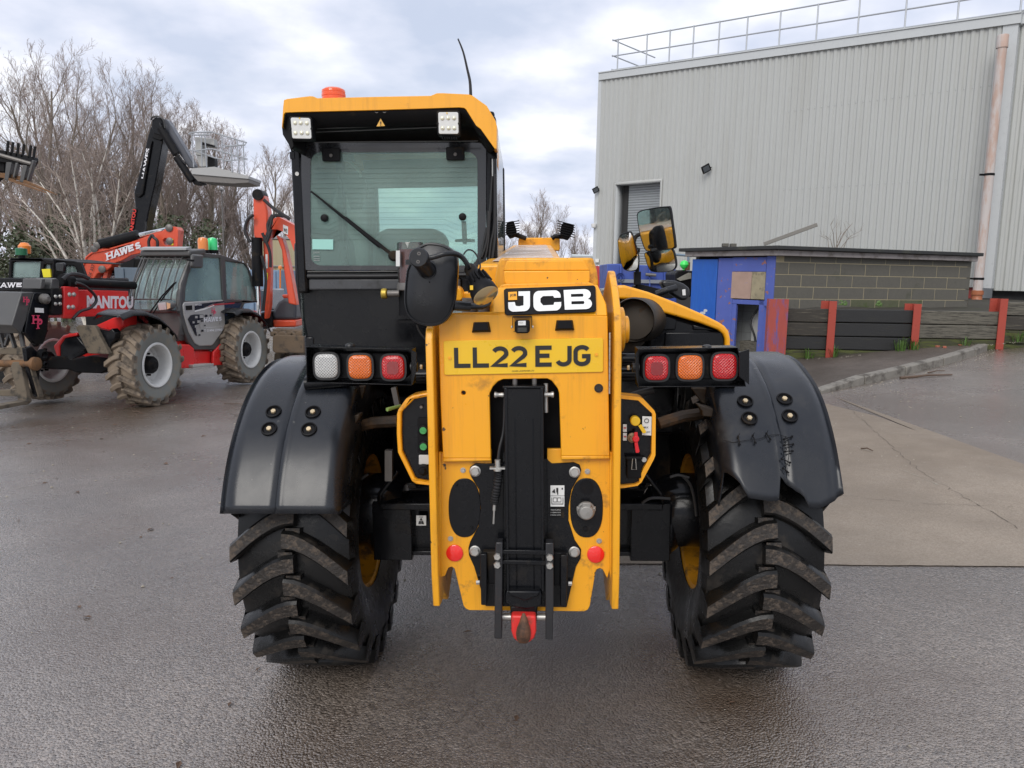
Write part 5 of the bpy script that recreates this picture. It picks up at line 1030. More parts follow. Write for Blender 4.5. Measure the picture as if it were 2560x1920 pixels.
fx0 = gp((1150, 1402)).x
backs = sorted(back, key=lambda p: p.x)
FR2 = front; x0a, x1a = max(front[0].x, -.25), min(front[-1].x, backs[-1].x)
def yat(P, x):
    P = sorted(P, key=lambda p: p.x)
    if x <= P[0].x: return P[0].y
    for a_, b_ in zip(P, P[1:]):
        if x <= b_.x: return a_.y + (b_.y - a_.y) * (x - a_.x) / max(1e-6, b_.x - a_.x)
    return P[-1].y
X0, X1 = -.3, 4.6
def apron(u, v):
    x = X0 + (X1 - X0) * u; ya = yat(front, x) + .02 * mnoise.noise(V((x * 2, 1, 0))) + .008 * mnoise.noise(V((x * 14, 1, 0))); yb = max(ya + .05, yat(backs, x) + .14 * mnoise.noise(V((x * 1.7, 7, 0))) + .05 * mnoise.noise(V((x * 9, 7, 0))))
    return (x, ya + (yb - ya) * v)
sheet('concrete_apron', apron, 160, 60, CON, .006)
# ---- pavement, kerb
KY = [gp(p, off=0) for p in [(1985, 1010), (2063, 980), (2270, 936), (2420, 908), (2560, 886), (2900, 830)]]
kx = [p.x for p in KY]; kyv = [p.y for p in KY]
def kerb_y(x):
    if x <= kx[0]: return kyv[0] + (x - kx[0]) * .9
    for i in range(len(kx) - 1):
        if x <= kx[i + 1]: return kyv[i] + (kyv[i + 1] - kyv[i]) * (x - kx[i]) / (kx[i + 1] - kx[i])
    return kyv[-1] + (x - kx[-1]) * .3
WALLY = 13.5
def pave(u, v):
    x = 3.2 + 14 * u; ya = kerb_y(x) + .10; return (x, ya + max(.1, WALLY + .3 - ya) * v)
def pz(x): return .02 + .10 * sst(3.9, 5.2, x)
o = MB().grid(lambda u, v: (lambda q: V((q[0], q[1], g(*q) + pz(q[0]) + .02 * mnoise.noise(V((q[0], q[1], 0))) * sst(0, .1, v))))(pave(u, v)), 60, 20).build('pavement', PAV, None, smooth=80); tag(o, kind='structure')
KM = mat('kerb_concrete', (.20, .185, .16), .8, var=.3, vscale=12, dirt_or_haze=(.05, .042, .033), damt=.8, dscale=4, dth=.50, bump=.004, bscale=30)
kr = tag(bpy.data.objects.new('kerb', None), kind='structure'); COL.objects.link(kr)
x = kx[0] - .25; random.seed(3)
while x < 12:
    L_ = .88; x2 = x + L_; a_ = V((x + .008, kerb_y(x), 0)); b_ = V((x2 - .008, kerb_y(x2), 0)); j = random.uniform(-.012, .012)
    d = (b_ - a_).normalized(); n = V((-d.y, d.x, 0)); mbk = MB(); vs = []
    for q in (a_, b_):
        z0 = g(q.x, q.y); zt2 = z0 + pz(q.x) + j + .012; vs += [V((q.x, q.y, z0 - .05)), V((q.x, q.y, zt2 - .02)) + n * .0, V((q.x, q.y, zt2)) + n * .035, V((q.x, q.y, zt2)) + n * .13, V((q.x, q.y, z0 - .05)) + n * .13]
    mbk.add(vs, [(0, 1, 6, 5), (1, 2, 7, 6), (2, 3, 8, 7), (3, 4, 9, 8), (0, 4, 3, 2, 1), (5, 6, 7, 8, 9)]); mbk.build('kerb_stone', KM, kr, bev=.006); x = x2

# ---- sleeper retaining wall with red steel posts
SLP = mat('old_timber', (.040, .035, .028), .8, var=.45, vscale=7, stretch=(1, 6, 14), dirt_or_haze=(.17, .15, .11), damt=.6, dscale=3.5, dth=.54, bump=.006, bscale=12)
SLP2 = mat('black_timber', (.017, .017, .017), .62, var=.35, vscale=8, stretch=(1, 6, 14), dirt_or_haze=(.05, .05, .03), damt=.5, dscale=3, dth=.58, bump=.004, bscale=14)
SLP3 = mat('mossy_timber', (.045, .046, .024), .85, var=.45, vscale=6, stretch=(1, 5, 8), dirt_or_haze=(.085, .10, .02), damt=.8, dscale=3, dth=.47, bump=.006, bscale=14)
SLPW = mat('bleached_timber', (.13, .12, .095), .85, var=.5, vscale=7, stretch=(1, 4, 18), dirt_or_haze=(.03, .027, .022), damt=.9, dscale=3.2, dth=.48, bump=.008, bscale=12)
REDS = mat('old_red_post_paint', (.34, .052, .032), .65, var=.15, dirt_or_haze=(.06, .03, .02), damt=.85, dscale=6, dth=.6, bump=.002, bscale=40)
wallE = empty('retaining_wall', MX.Translation((5.5, WALLY, g(5.5, WALLY))), 'dark timber sleeper retaining wall with red steel posts right of the blue shed', 'retaining wall')
WI = wallE.matrix_world.inverted(); wq = lambda p: WI @ V(p)
posts = [(1938, 747, 885, .20), (2079, 753, 900, .09), (2292, 760, 864, .09), (2508, 747, 850, .09), (2730, 740, 840, .09)]
pxs = []
for i, (px_, ya, yb, w_) in enumerate(posts):
    a_ = WF.at((px_, ya), WALLY - .10); b_ = WF.at((px_, yb + 10), WALLY - .10); x_ = (a_.x + b_.x) / 2 if i else WF.at((1938, 800), WALLY - .1).x; pxs.append(x_)
    zt3 = a_.z; zb3 = min(b_.z, g(x_, WALLY) + pz(x_)) - .1; mbp = MB()
    if i == 0:
        mbp.box(wq((x_, WALLY - .22, (zt3 + zb3) / 2)), (.34, .02, zt3 - zb3)); mbp.box(wq((x_ + .03, WALLY - .14, (zt3 + zb3) / 2)), (.02, .16, zt3 - zb3)); mbp.box(wq((x_ - .14, WALLY - .14, (zt3 + zb3) / 2)), (.02, .16, zt3 - zb3)); mbp.box(wq((x_ + .155, WALLY - .14, (zt3 + zb3) / 2)), (.02, .16, zt3 - zb3))
    else:
        mbp.box(wq((x_, WALLY - .07, (zt3 + zb3) / 2)), (.13, .016, zt3 - zb3)); mbp.box(wq((x_, WALLY + .02, (zt3 + zb3) / 2)), (.016, .16, zt3 - zb3)); mbp.box(wq((x_ - .05, WALLY + .11, (zt3 + zb3) / 2)), (.17, .016, zt3 - zb3))
    mbp.build('post', REDS if i else mat('blue_red_post', (.33, .06, .045), .6, var=.2, dirt_or_haze=(.07, .09, .28), damt=.9, dscale=2.2, dth=.52, stretch=(4, 4, .7)), wallE)
random.seed(12)
ends = [pxs[0] + .19] + pxs[1:] + [12.5]
for i in range(len(ends) - 1):
    xa, xb = ends[i] + .012, ends[i + 1] - .012
    if i == len(ends) - 2: xa, xb = ends[i] + .012, 12.0
    top = 1.25 if i < 3 else 1.42
    k = 0; z = top
    while z > g((xa + xb) / 2, WALLY) - .25:
        hh = .245 + random.uniform(-.008, .008)
        m = [[SLP, SLP, SLP2, SLP3], [SLP2, SLP2, SLP2, SLP3], [SLPW, SLPW, SLP3, SLP3], [SLPW, SLP, SLP3, SLP3], [SLP, SLP, SLP, SLP]][min(i, 4)][min(k, 3)]
        yy = random.uniform(-.012, .012); b_ = MB(); nxs = 6; 
        o2 = b_.grid(lambda u, v: V((0, 0, 0)), 1, 1) if False else None
        b_.box(wq(((xa + xb) / 2, WALLY + .03 + yy, z - hh / 2)), (xb - xa, .12, hh - .014), MX.Rotation(random.uniform(-.004, .004), 3, 'Y')); b_.build('sleeper', m, wallE, bev=.012); z -= hh; k += 1
# earth behind the wall
EARTH = mat('dark_soil', (.04, .035, .025), .95, var=.4, dirt_or_haze=(.05, .06, .02), damt=.8, dscale=3)
o = MB().grid(lambda u, v: V((4.9 + 14 * u, WALLY + .16 + 9 * v, 1.18 + .05 * mnoise.noise(V((u * 30, v * 8, 0))) + v * .15)), 40, 12).build('raised_bank', EARTH, None, smooth=80); tag(o, kind='structure')

# ---- blockwork shed with blue doors
cA = WF.at((1941, 640), 15.0)                        # near corner, top of the blockwork
cB = WF.at((2429, 656), 16.55)
cC = WF.at((1733, 636), 16.6)                       # far end of the blue front
dR = V((cB.x - cA.x, cB.y - cA.y, 0)); LR = dR.length; dR.normalize(); dL = V((cC.x - cA.x, cC.y - cA.y, 0)); LLn = dL.length; dL.normalize()
nR = V((dR.y, -dR.x, 0)); nL = V((-dL.y, dL.x, 0))
if nR.dot(V((0, -1, 0))) < 0: nR = -nR
if nL.dot(V((0, -1, 0))) < 0: nL = -nL
zS = cA.z; shed = empty('block_shed', MX.Translation((cA.x, cA.y, .2)), 'low blockwork shed with peeling blue doors and black felt roof beside the warehouse', 'shed')
SI = shed.matrix_world.inverted(); sq = lambda p: SI @ V(p)
BLKS = mat('dense_block', (.108, .102, .086), .85, var=.3, vscale=18, bump=.002, bscale=160, dirt_or_haze=(.055, .06, .035), damt=.5, dscale=2.5, dth=.58)
BLKS2 = mat('mossy_block', (.088, .094, .055), .9, var=.35, vscale=14, bump=.002, bscale=160, dirt_or_haze=(.05, .075, .015), damt=.8, dscale=4, dth=.50)
MORT = mat('sandy_mortar', (.30, .26, .165), .9, var=.2, vscale=20, bump=.002, bscale=200)
def slab(mb, A, d, n, u0, u1, z0, z1, y0, y1):      # box along d, out along n
    p = [A + d * u0 + n * y0, A + d * u1 + n * y0, A + d * u1 + n * y1, A + d * u0 + n * y1]
    mb.add([sq((q.x, q.y, z0)) for q in p] + [sq((q.x, q.y, z1)) for q in p], [(0, 1, 2, 3), (4, 5, 6, 7), (0, 1, 5, 4), (1, 2, 6, 5), (2, 3, 7, 6), (3, 0, 4, 7)]); return mb
A0 = V((cA.x, cA.y, 0)); zG = .2
slab(MB(), A0, dR, nR, 0, LR, zG, zS, -.10, 0).build('mortar_wall', MORT, shed)
SPLIT.add('side_wall'); SPLIT.add('blanking_disc')
random.seed(5); bl_cache = {}
rows = [(.10,)] ; z = zS; r = 0
BL, BH, JN = LR / 8.0, .235, .014
heights = [.105] + [BH - JN] * 7
for r, hh in enumerate(heights):
    z1 = z; z0 = z - hh; u = -(.5 * BL if r % 2 else .0) + (0 if r else .3 * BL); 
    if z1 < zG + .3: break
    while u < LR:
        ua, ub = max(0.0, u), min(LR, u + BL - JN)
        if ub - ua > .03:
            yy = random.uniform(-.0015, .0015)
            m = BLKS2 if (r >= 5 or (r == 4 and random.random() < .6)) else BLKS
            slab(MB(), A0, dR, nR, ua, ub, z0, z1, -.02, .003 + yy).build('block', m, shed, bev=.003)
        u += BL if u + BL > 0 else BL
    z = z0 - JN
# remaining walls and slab
w_ = MB(); back_n = -nR
slab(w_, A0 + dR * LR, -nR, dR, 0, 2.6, zG, zS, -.1, 0); bw0 = A0 + dL * LLn; slab(w_, bw0, -nL, dL, .1, 2.4, zG, zS + .02, -.08, 0); w_.build('side_wall', BLKS, shed)
BLU = mat('blue_door_paint', (.012, .095, .42), .4, var=.25, vscale=5, stretch=(6, 6, .8), dirt_or_haze=(.03, .15, .45), damt=.4, dscale=3)
BLU2 = mat('faded_blue_paint', (.075, .11, .38), .6, var=.15, vscale=4, dirt_or_haze=(.33, .30, .27), damt=.8, dscale=4, dth=.60, wear=((.28, .12, .10), 9, .64))
PEEL = mat('peeling_plywood', (.36, .25, .20), .75, var=.3, vscale=5, dirt_or_haze=(.10, .13, .36), damt=.9, dscale=5, dth=.60); PLY2 = mat('weathered_plywood', (.30, .26, .17), .8, var=.45, vscale=6, dirt_or_haze=(.11, .09, .06), damt=.9, dscale=5, dth=.52)
def fu(px_): # position along the front for a pixel column
    d = CR @ V(((px_ - 1280) / FPX, -(700 - 960) / FPX, -1)); den = d.x * dL.y - d.y * dL.x; return (( -A0.x + CP.x) * d.y - (-A0.y + CP.y) * d.x) / -den if False else ((A0.y - CP.y) * d.x - (A0.x - CP.x) * d.y) / (dL.x * d.y - dL.y * d.x)
u_d = [fu(S8(*p)[0]) for p in ((655, 400), (630, 400), (595, 500), (455, 500), (430, 400), (328, 400), (172, 400))]
slab(MB(), A0, dL, nL, 0, u_d[1], zG - .1, zS, -.08, .03).build('corner_post', BLU2, shed, bev=.006)
slab(MB(), A0, dL, nL, u_d[1] + .004, u_d[2], zG - .1, zS - .86, -.05, .012).build('door_jamb', BLU2, shed, bev=.006)
slab(MB(), A0, dL, nL, u_d[1] + .01, u_d[4] + .04, zS - .30, zS - .02, -.02, .025).build('board_top', BLU2, shed, bev=.004); slab(MB(), A0, dL, nL, u_d[1] + .01, u_d[1] + (u_d[4] - u_d[1]) * .42, zS - .84, zS - .305, -.02, .028).build('weathered_board', PLY2, shed, bev=.004); slab(MB(), A0, dL, nL, u_d[1] + (u_d[4] - u_d[1]) * .43, u_d[4] + .04, zS - .84, zS - .305, -.02, .025).build('weathered_board', PEEL, shed, bev=.004)
slab(MB(), A0, dL, nL, u_d[1] + .02, u_d[4], zS - .95, zS - .86, -.05, .012).build('door_head', BLU2, shed, bev=.006)
slab(MB(), A0, dL, nL, u_d[3], u_d[4], zG - .1, zS - .955, -.05, .014).build('door_jamb', BLU2, shed, bev=.006)
slab(MB(), A0, dL, nL, u_d[4] + .006, u_d[5] - .008, zG - .1, zS - .03, -.04, .010).build('faded_door', BLU2, shed, bev=.006)
slab(MB(), A0, dL, nL, u_d[5] + .008, u_d[6], zG - .1, zS - .05, -.04, .014).build('blue_door', BLU, shed, bev=.006)
lk_ = MB(); qd = A0 + dL * (u_d[5] + .45) + nL * .02; 
for k in range(5):
    a_ = A0 + dL * (u_d[5] + (u_d[6] - u_d[5]) * (.38 + .07 * k)) + nL * .016; zz_ = zS - 1.12 - .035 * k + random.uniform(-.02, .02); s_ = random.uniform(.03, .06)
    lk_.add([sq((a_.x + dL.x * cos(t) * s_, a_.y + dL.y * cos(t) * s_, zz_ + sin(t) * s_ * .6)) for t in [2 * pi * j / 7 for j in range(7)]], [tuple(range(7))])
lk_.build('paint_scar', mat('scar_white', (.5, .52, .55), .6), shed, smooth=0)
# interior seen through the opening
slab(MB(), A0, dL, nL, max(.12, u_d[1] - .4), u_d[5], zG - .1, zS, -.72, -.70).build('inside_wall', mat('inner_block', (.34, .36, .36), .9, var=.2), shed)
gi = MB()
for k in range(9): slab(gi, A0, dL, nL, u_d[1], u_d[5], zG + .2 + .22 * k, zG + .212 + .22 * k, -.70, -.695)
for k in range(6): slab(gi, A0, dL, nL, u_d[1] + .1 + .3 * k, u_d[1] + .112 + .3 * k, zG, zS, -.70, -.694)
tag(gi.build('inside_joints', mat('inner_joint', (.25, .26, .25), .9), shed), kind='stuff')
um = (u_d[2] + u_d[3]) / 2
slab(slab(MB(), A0, dL, nL, um - .15, um + .2, zS - 1.75, zS - 1.15, -.55, -.45), A0, dL, nL, um - .05, um + .05, zS - 1.15, zS - .98, -.5, -.4).build('fuel_meter', mat('meter_grey', (.55, .55, .52), .6), shed, bev=.01)
hq = lambda u, z, y: sq(((A0 + dL * u + nL * y).x, (A0 + dL * u + nL * y).y, z))
MB().tube(catmull([hq(um, zS - 1.0, -.4), hq(um + .12, zS - 1.3, -.3), hq(um + .02, zS - 1.6, -.32), hq(um - .08, zS - 2.0, -.35)], 6), .022, 8).build('fuel_hose', RUBH, shed)
slab(MB(), A0, dL, nL, u_d[2], u_d[3] + .05, zG - .05, zG + .28, -.9, -.25).build('inside_bench', SLPW, shed)
# roof: boarding fascia, felt edge
ROOFF = mat('roof_felt', (.025, .026, .026), .75, var=.3, dirt_or_haze=(.07, .07, .05), damt=.6, dscale=3, bump=.006, bscale=25); FASC = mat('weathered_fascia', (.33, .30, .29), .7, var=.2, dirt_or_haze=(.12, .1, .08), damt=.6, dscale=4, dth=.5)
o1 = .22
def rp(u, v, z): q = A0 + dR * u + dL * v; return sq((q.x, q.y, z))
for nm, zz0, zz1, e_, m in (('fascia_board', zS - .005, zS + .10, .12, FASC), ('roof_slab', zS + .10, zS + .17, o1, ROOFF)):
    c4 = [A0 + dR * -e_ + dL * -e_ * .0 + nR * e_ + nL * 0, A0 + dR * (LR + e_ * .3) + nR * e_, A0 + dR * (LR + e_ * .3) - nR * 2.8, A0 + dL * (LLn + e_) - nL * 2.4, A0 + dL * (LLn + e_) + nL * e_, A0 + nL * e_ + nR * e_]
    c4 = c4[1:] ; mbx = MB(); mbx.prism([sq((p.x, p.y, zz0 + .03 * mnoise.noise(p))) for p in c4], (0, 0, zz1 - zz0)); mbx.build(nm, m, shed, bev=.01)
pl_ = MB(); a_ = WF.at(S7(880, 1250), 15.6); b_ = WF.at(S7(1153, 1150), 15.3); pl_.bar(a_, b_, .10, .07); tag(pl_.build('timber_plank', mat('grey_plank', (.20, .19, .17), .8, var=.25, stretch=(3, 3, 12)), None, bev=.004), 'grey timber plank sticking up off the felt roof of the blue-doored shed', 'plank')
for q in ((682, 1255), (722, 1256)): 
    p = WF.at(S7(*q), 15.9); tag(MB().box(p + V((0, 0, -.0)), (.12, .12, .07)).build('roof_stone', BLKS, None, bev=.01), 'small dark lump lying on the shed roof, %s one' % ('left' if q[0] < 700 else 'right'), 'stone', 'lumps on the shed roof')

# ---- warehouse
WA = WF.at((1489, 640), 30.0); WA = V((WA.x, WA.y, 0)); WB = WF.at((2450, 700), 21.4); WB = V((WB.x, WB.y, 0))
dW = (WB - WA); LW = dW.length; dW.normalize(); nW = V((dW.y, -dW.x, 0)); nW = nW if nW.y < 0 else -nW
zt4 = WF.at((1505, 200), 30.0).z; zt5 = WF.at((2486, 62), 21.4).z; zbW = WF.at((1488, 663), 30.0).z; ZT = (zt4 + zt5) / 2; 
wh = empty('warehouse', MX.Translation((WA.x, WA.y, 0)), 'large pale grey metal-clad warehouse with roller shutter and rooftop handrail', 'warehouse'); HI = wh.matrix_world.inverted()
CLAD = mat('pale_grey_cladding', (.43, .44, .42), .42, var=.03, vscale=.5, dirt_or_haze=(.36, .36, .33), damt=.35, dscale=.8, dth=.5, stretch=(1, 1, .12)); FLSH = mat('flashing_grey', (.50, .52, .52), .35, var=.04); DKB = mat('dark_recess', (.03, .03, .03), .8)
def wz(u, z): return z + 0
def wp_(u, y, z): q = WA + dW * u + nW * y; return HI @ V((q.x, q.y, z))
ztop = lambda u: zt4 + (zt5 - zt4) * u / LW
zbot = lambda u: zbW + (1.62 - zbW) * u / LW
print('warehouse', WA, WB, LW, zt4, zt5, zbW)
du0 = None
def wu(px_, py_=600):
    d = CR @ V(((px_ - 1280) / FPX, -(py_ - 960) / FPX, -1)); return ((WA.y - CP.y) * d.x - (WA.x - CP.x) * d.y) / (dW.x * d.y - dW.y * d.x)
def wpt(px_, py_):
    d = CR @ V(((px_ - 1280) / FPX, -(py_ - 960) / FPX, -1)); u = ((WA.y - CP.y) * d.x - (WA.x - CP.x) * d.y) / (dW.x * d.y - dW.y * d.x); t = ((WA + dW * u) - CP).xy.length / V((d.x, d.y)).length; return u, CP.z + d.z * t
uj0, zj = wpt(1541, 463); uj1, zj1 = wpt(1653, 452); zdoor = (zj + zj1) / 2
print('door', uj0, uj1, zdoor, [wpt(*p) for p in ((1505, 193), (2486, 45), (1485, 662), (2461, 708), (1541, 183))])
nrib = int(LW / .2); RW = LW / nrib; ps_ = 5
def rib_profile(u): return [(u, 0), (u + .035, .034), (u + .11, .034), (u + .145, 0)]
for s0 in range(0, nrib, ps_):
    mbw = MB(); pts = []
    for k in range(s0, min(nrib, s0 + ps_)):
        pts += rib_profile(k * RW)
    pts.append((min(nrib, s0 + ps_) * RW, 0)); vs = []; fs = []
    for i, (u, y) in enumerate(pts):
        zb_ = zbot(u) + (0 if True else 0); zb_ = zdoor if uj0 < u < uj1 else zb_
        vs += [wp_(u, y, zb_), wp_(u, y, ztop(u))]
    fs = [(2 * i, 2 * i + 2, 2 * i + 3, 2 * i + 1) for i in range(len(pts) - 1)]; mbw.add(vs, fs)
    mbw.build('cladding_sheet', CLAD, wh, smooth=0)
    if s0 > 30:
        sc4 = MB()
        for k in range(s0, min(nrib, s0 + ps_)):
            for z_ in (2.2, 4.6, 7.0): sc4.box(wp_(k * RW + .17, .006, z_), (.022, .022, .022))
        tag(sc4.build('fixing_screws', FLSH, wh, smooth=0), kind='stuff')
# shutter, reveal
rv = MB()
for u_, s_ in ((uj0, 1), (uj1, -1)): rv.add([wp_(u_, .04, -1), wp_(u_, -.45, -1), wp_(u_, -.45, zdoor), wp_(u_, .04, zdoor)], [(0, 1, 2, 3)])
rv.add([wp_(uj0, .04, zdoor), wp_(uj1, .04, zdoor), wp_(uj1, -.45, zdoor), wp_(uj0, -.45, zdoor)], [(0, 1, 2, 3)]); rv.build('door_reveal', FLSH, wh, solid=.01)
MB().add([wp_(uj0 - .06, .045, -1), wp_(uj0, .045, -1), wp_(uj0, .045, zdoor), wp_(uj1, .045, zdoor), wp_(uj1, .045, -1), wp_(uj1 + .06, .045, -1), wp_(uj1 + .06, .045, zdoor + .09), wp_(uj0 - .06, .045, zdoor + .09)], [(0, 1, 2, 7), (2, 3, 6, 7), (3, 4, 5, 6)]).build('door_trim', CLAD, wh, solid=.01)
SHM = mat('galvanised_shutter', (.32, .34, .35), .4, .3, var=.1)
sh = MB(); nl = 60; vs = []; zlo = -.5
u0s, u1s = uj0 + .30, uj1
for k in range(nl * 3 + 1):
    z = zlo + (zdoor - zlo) * k / (nl * 3); y = -.42 + .022 * [0, 1, 1][k % 3]; vs += [wp_(u0s, y, z), wp_(u1s, y, z)]
sh.add(vs, [(2 * k, 2 * k + 1, 2 * k + 3, 2 * k + 2) for k in range(nl * 3)]); sh.build('roller_shutter', SHM, wh, smooth=0)
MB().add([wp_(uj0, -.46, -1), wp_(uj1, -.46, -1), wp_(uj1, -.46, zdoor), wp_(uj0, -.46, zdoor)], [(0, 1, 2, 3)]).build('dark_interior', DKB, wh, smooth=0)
# plinth below the cladding, steel columns
pn_ = MB(); pn_.add([wp_(0, -.35, -1), wp_(uj0, -.35, -1), wp_(uj0, -.35, 1.8), wp_(0, -.35, 1.8)], [(0, 1, 2, 3)]); pn_.add([wp_(uj1, -.35, -1), wp_(LW, -.35, -1), wp_(LW, -.35, 2.0), wp_(uj1, -.35, 2.0)], [(0, 1, 2, 3)]); pn_.build('plinth_wall', DKB, wh, smooth=0)
for u_ in (.15, uj0 - .2, LW * .5, LW - .3):
    MB().prism([wp_(u_, -.3, -1), wp_(u_ + .2, -.3, -1), wp_(u_ + .2, -.1, -1), wp_(u_, -.1, -1)], (0, 0, zbot(u_) + 1.0)).build('steel_column', mat('column_red', (.30, .05, .04), .6), wh)
# eaves flashing, corner flashings
def ledge(mb, u0, u1, y0, y1, z0f, z1f):
    mb.add([wp_(u0, y0, z0f(u0)), wp_(u1, y0, z0f(u1)), wp_(u1, y1, z0f(u1)), wp_(u0, y1, z0f(u0)), wp_(u0, y0, z1f(u0)), wp_(u1, y0, z1f(u1)), wp_(u1, y1, z1f(u1)), wp_(u0, y1, z1f(u0))], [(0, 1, 2, 3), (4, 5, 6, 7), (0, 1, 5, 4), (2, 3, 7, 6), (1, 2, 6, 5), (0, 3, 7, 4)])
e_ = MB(); ledge(e_, -.06, LW + .35, -.2, .10, lambda u: ztop(u) - .02, lambda u: ztop(u) + .22); ledge(e_, -.06, LW + .35, -.2, .13, lambda u: ztop(u) + .225, lambda u: ztop(u) + .26); e_.build('eaves_flashing', FLSH, wh)
e_ = MB(); ledge(e_, -.10, .05, -.1, .045, lambda u: zbW, ztop); e_.build('corner_flashing', FLSH, wh)
e_ = MB(); ledge(e_, LW - .05, LW + .30, -.3, .05, lambda u: zbot(u), lambda u: ztop(u) - .02); e_.build('corner_flashing', FLSH, wh)
# adjoining wall right of the drainpipe, turning toward the camera's right
d2 = (dW * .75 + V((.66, -.05, 0)) * .66).normalized(); n2 = V((d2.y, -d2.x, 0)); n2 = n2 if n2.y < 0 else -n2; B0 = WA + dW * (LW + .30) - nW * .25
def w2(u, y, z): q = B0 + d2 * u + n2 * y; return HI @ V((q.x, q.y, z))
for s0 in range(0, 40, 5):
    pts = []
    for k in range(s0, s0 + 5): pts += rib_profile(k * .2)
    pts.append(((s0 + 5) * .2, 0)); vs = []
    for u, y in pts: vs += [w2(u, y, 1.55), w2(u, y, zt5 + .10)]
    MB().add(vs, [(2 * i, 2 * i + 2, 2 * i + 3, 2 * i + 1) for i in range(len(pts) - 1)]).build('cladding_sheet', CLAD, wh, smooth=0)
MB().add([w2(0, -.3, -1), w2(8, -.3, -1), w2(8, -.3, 1.7), w2(0, -.3, 1.7)], [(0, 1, 2, 3)]).build('plinth_wall', DKB, wh, smooth=0)
for u_ in (1.6, 5): MB().prism([w2(u_, -.2, -1), w2(u_ + .3, -.2, -1), w2(u_ + .3, .0, -1), w2(u_, .0, -1)], (0, 0, 2.6)).build('steel_column', MATS['column_red'], wh)
MB().prism([w2(-.25, -.1, zt5 + .0), w2(8, -.1, zt5 + .0), w2(8, .14, zt5 + .0), w2(-.25, .14, zt5 + .0)], (0, 0, .30)).build('eaves_flashing', FLSH, wh)
# body behind so the wall is a building
bd = MB(); q = [(0, -.5), (LW, -.5), (LW + 3, -14), (3, -18)]; bd.prism([wp_(u, y, -1) for u, y in q], (0, 0, zt4 + .9)); bd.build('warehouse_body', CLAD, wh, smooth=0)
# roof handrail
RL = mat('galvanised_rail', (.42, .44, .46), .45, .4, var=.1)
rlp = MB(); hr_px = [(1541, 120, 183), (1613, 104, 175), (1670, 92, 166), (1729, 79, 157), (1793, 66, 147), (1863, 51, 135), (1945, 34, 122), (2038, 15, 107), (2142, -5, 90), (2260, -28, 71), (2392, -54, 50), (2550, -84, 25)]
rail_p = []
for px_, ya, yb in hr_px:
    u, z0 = wpt(px_, yb); rail_p.append((u, z0))
tops = [wpt(p[0], p[1])[1] for p in hr_px]; hh_ = sum(t - r_[1] for t, r_ in zip(tops, rail_p)) / len(tops); print('rail h', hh_)
rz = lambda u: ztop(u) + .26
rl_o = MB(); 
for f_ in (.06, .55, 1.10): rl_o.tube([wp_(rail_p[0][0] - .25, -.05, rz(rail_p[0][0]) + f_), wp_(rail_p[-1][0] + 2, -.05, rz(rail_p[-1][0] + 2) + f_)], .024, 8)
for f_ in (.06, .55, 1.10): rl_o.tube([wp_(rail_p[0][0] - .25, -.05, rz(0) + f_), wp_(rail_p[0][0] - .25, -3, rz(0) + f_)], .024, 8)
rlo = rl_o.build('roof_handrail', RL, wh)
for (u, z0), (px_, ya, yb) in zip(rail_p, hr_px):
    MB().tube([wp_(u, -.05, rz(u)), wp_(u, -.05, rz(u) + 1.12)], .026, 8).build('handrail_post', RL, rlo)
# drainpipe
PIPE = mat('chalky_drainpipe', (.46, .33, .27), .6, var=.2, vscale=3, dirt_or_haze=(.52, .49, .47), damt=.85, dscale=2.5, dth=.44, stretch=(2, 2, .5)); TERR = mat('terracotta_plastic', (.36, .12, .05), .45, var=.15)
pu = LW + .02; PX = WF.at((2485, 400), 21.0); pz0 = WF.at((2443, 735), 20.9).z; pzt = WF.at((2530, 90), 20.9).z; px0 = WF.at((2443, 735), 20.9); 
dp = MB().tube([V((px0.x, 20.9, pz0)), V((px0.x, 20.9, pzt))], .115, 20); drain = dp.build('drainpipe', PIPE, None); tag(drain, 'tall chalky terracotta drainpipe running down the right of the warehouse wall', 'drainpipe')
MB().lathe([(.135, 0), (.135, .3), (.125, .32)], V((px0.x, 20.9, pzt - .3)), (0, 0, 1), 20, cap=False).build('pipe_collar', PIPE, drain)
for z_ in (WF.at(S7(2050, 900), 20.9).z, WF.at(S7(1985, 1433), 20.9).z): MB().lathe([(.122, 0), (.13, .01), (.13, .05), (.122, .06)], V((px0.x, 20.9, z_)), (0, 0, 1), 20, cap=False).box(V((px0.x - .16, 20.95, z_ + .03)), (.12, .05, .05)).build('pipe_clip', BLKF, drain)
MB().tube(catmull([V((px0.x, 20.9, pz0 + .1)), V((px0.x, 20.9, pz0 - .12)), V((px0.x - .04, 20.8, pz0 - .3)), V((px0.x - .18, 20.6, pz0 - .42)), V((px0.x - .45, 20.3, pz0 - .45))], 6), .13, 18).lathe([(.15, 0), (.15, .1)], V((px0.x, 20.9, pz0 - .02)), (0, 0, 1), 18).build('pipe_elbow', TERR, drain)
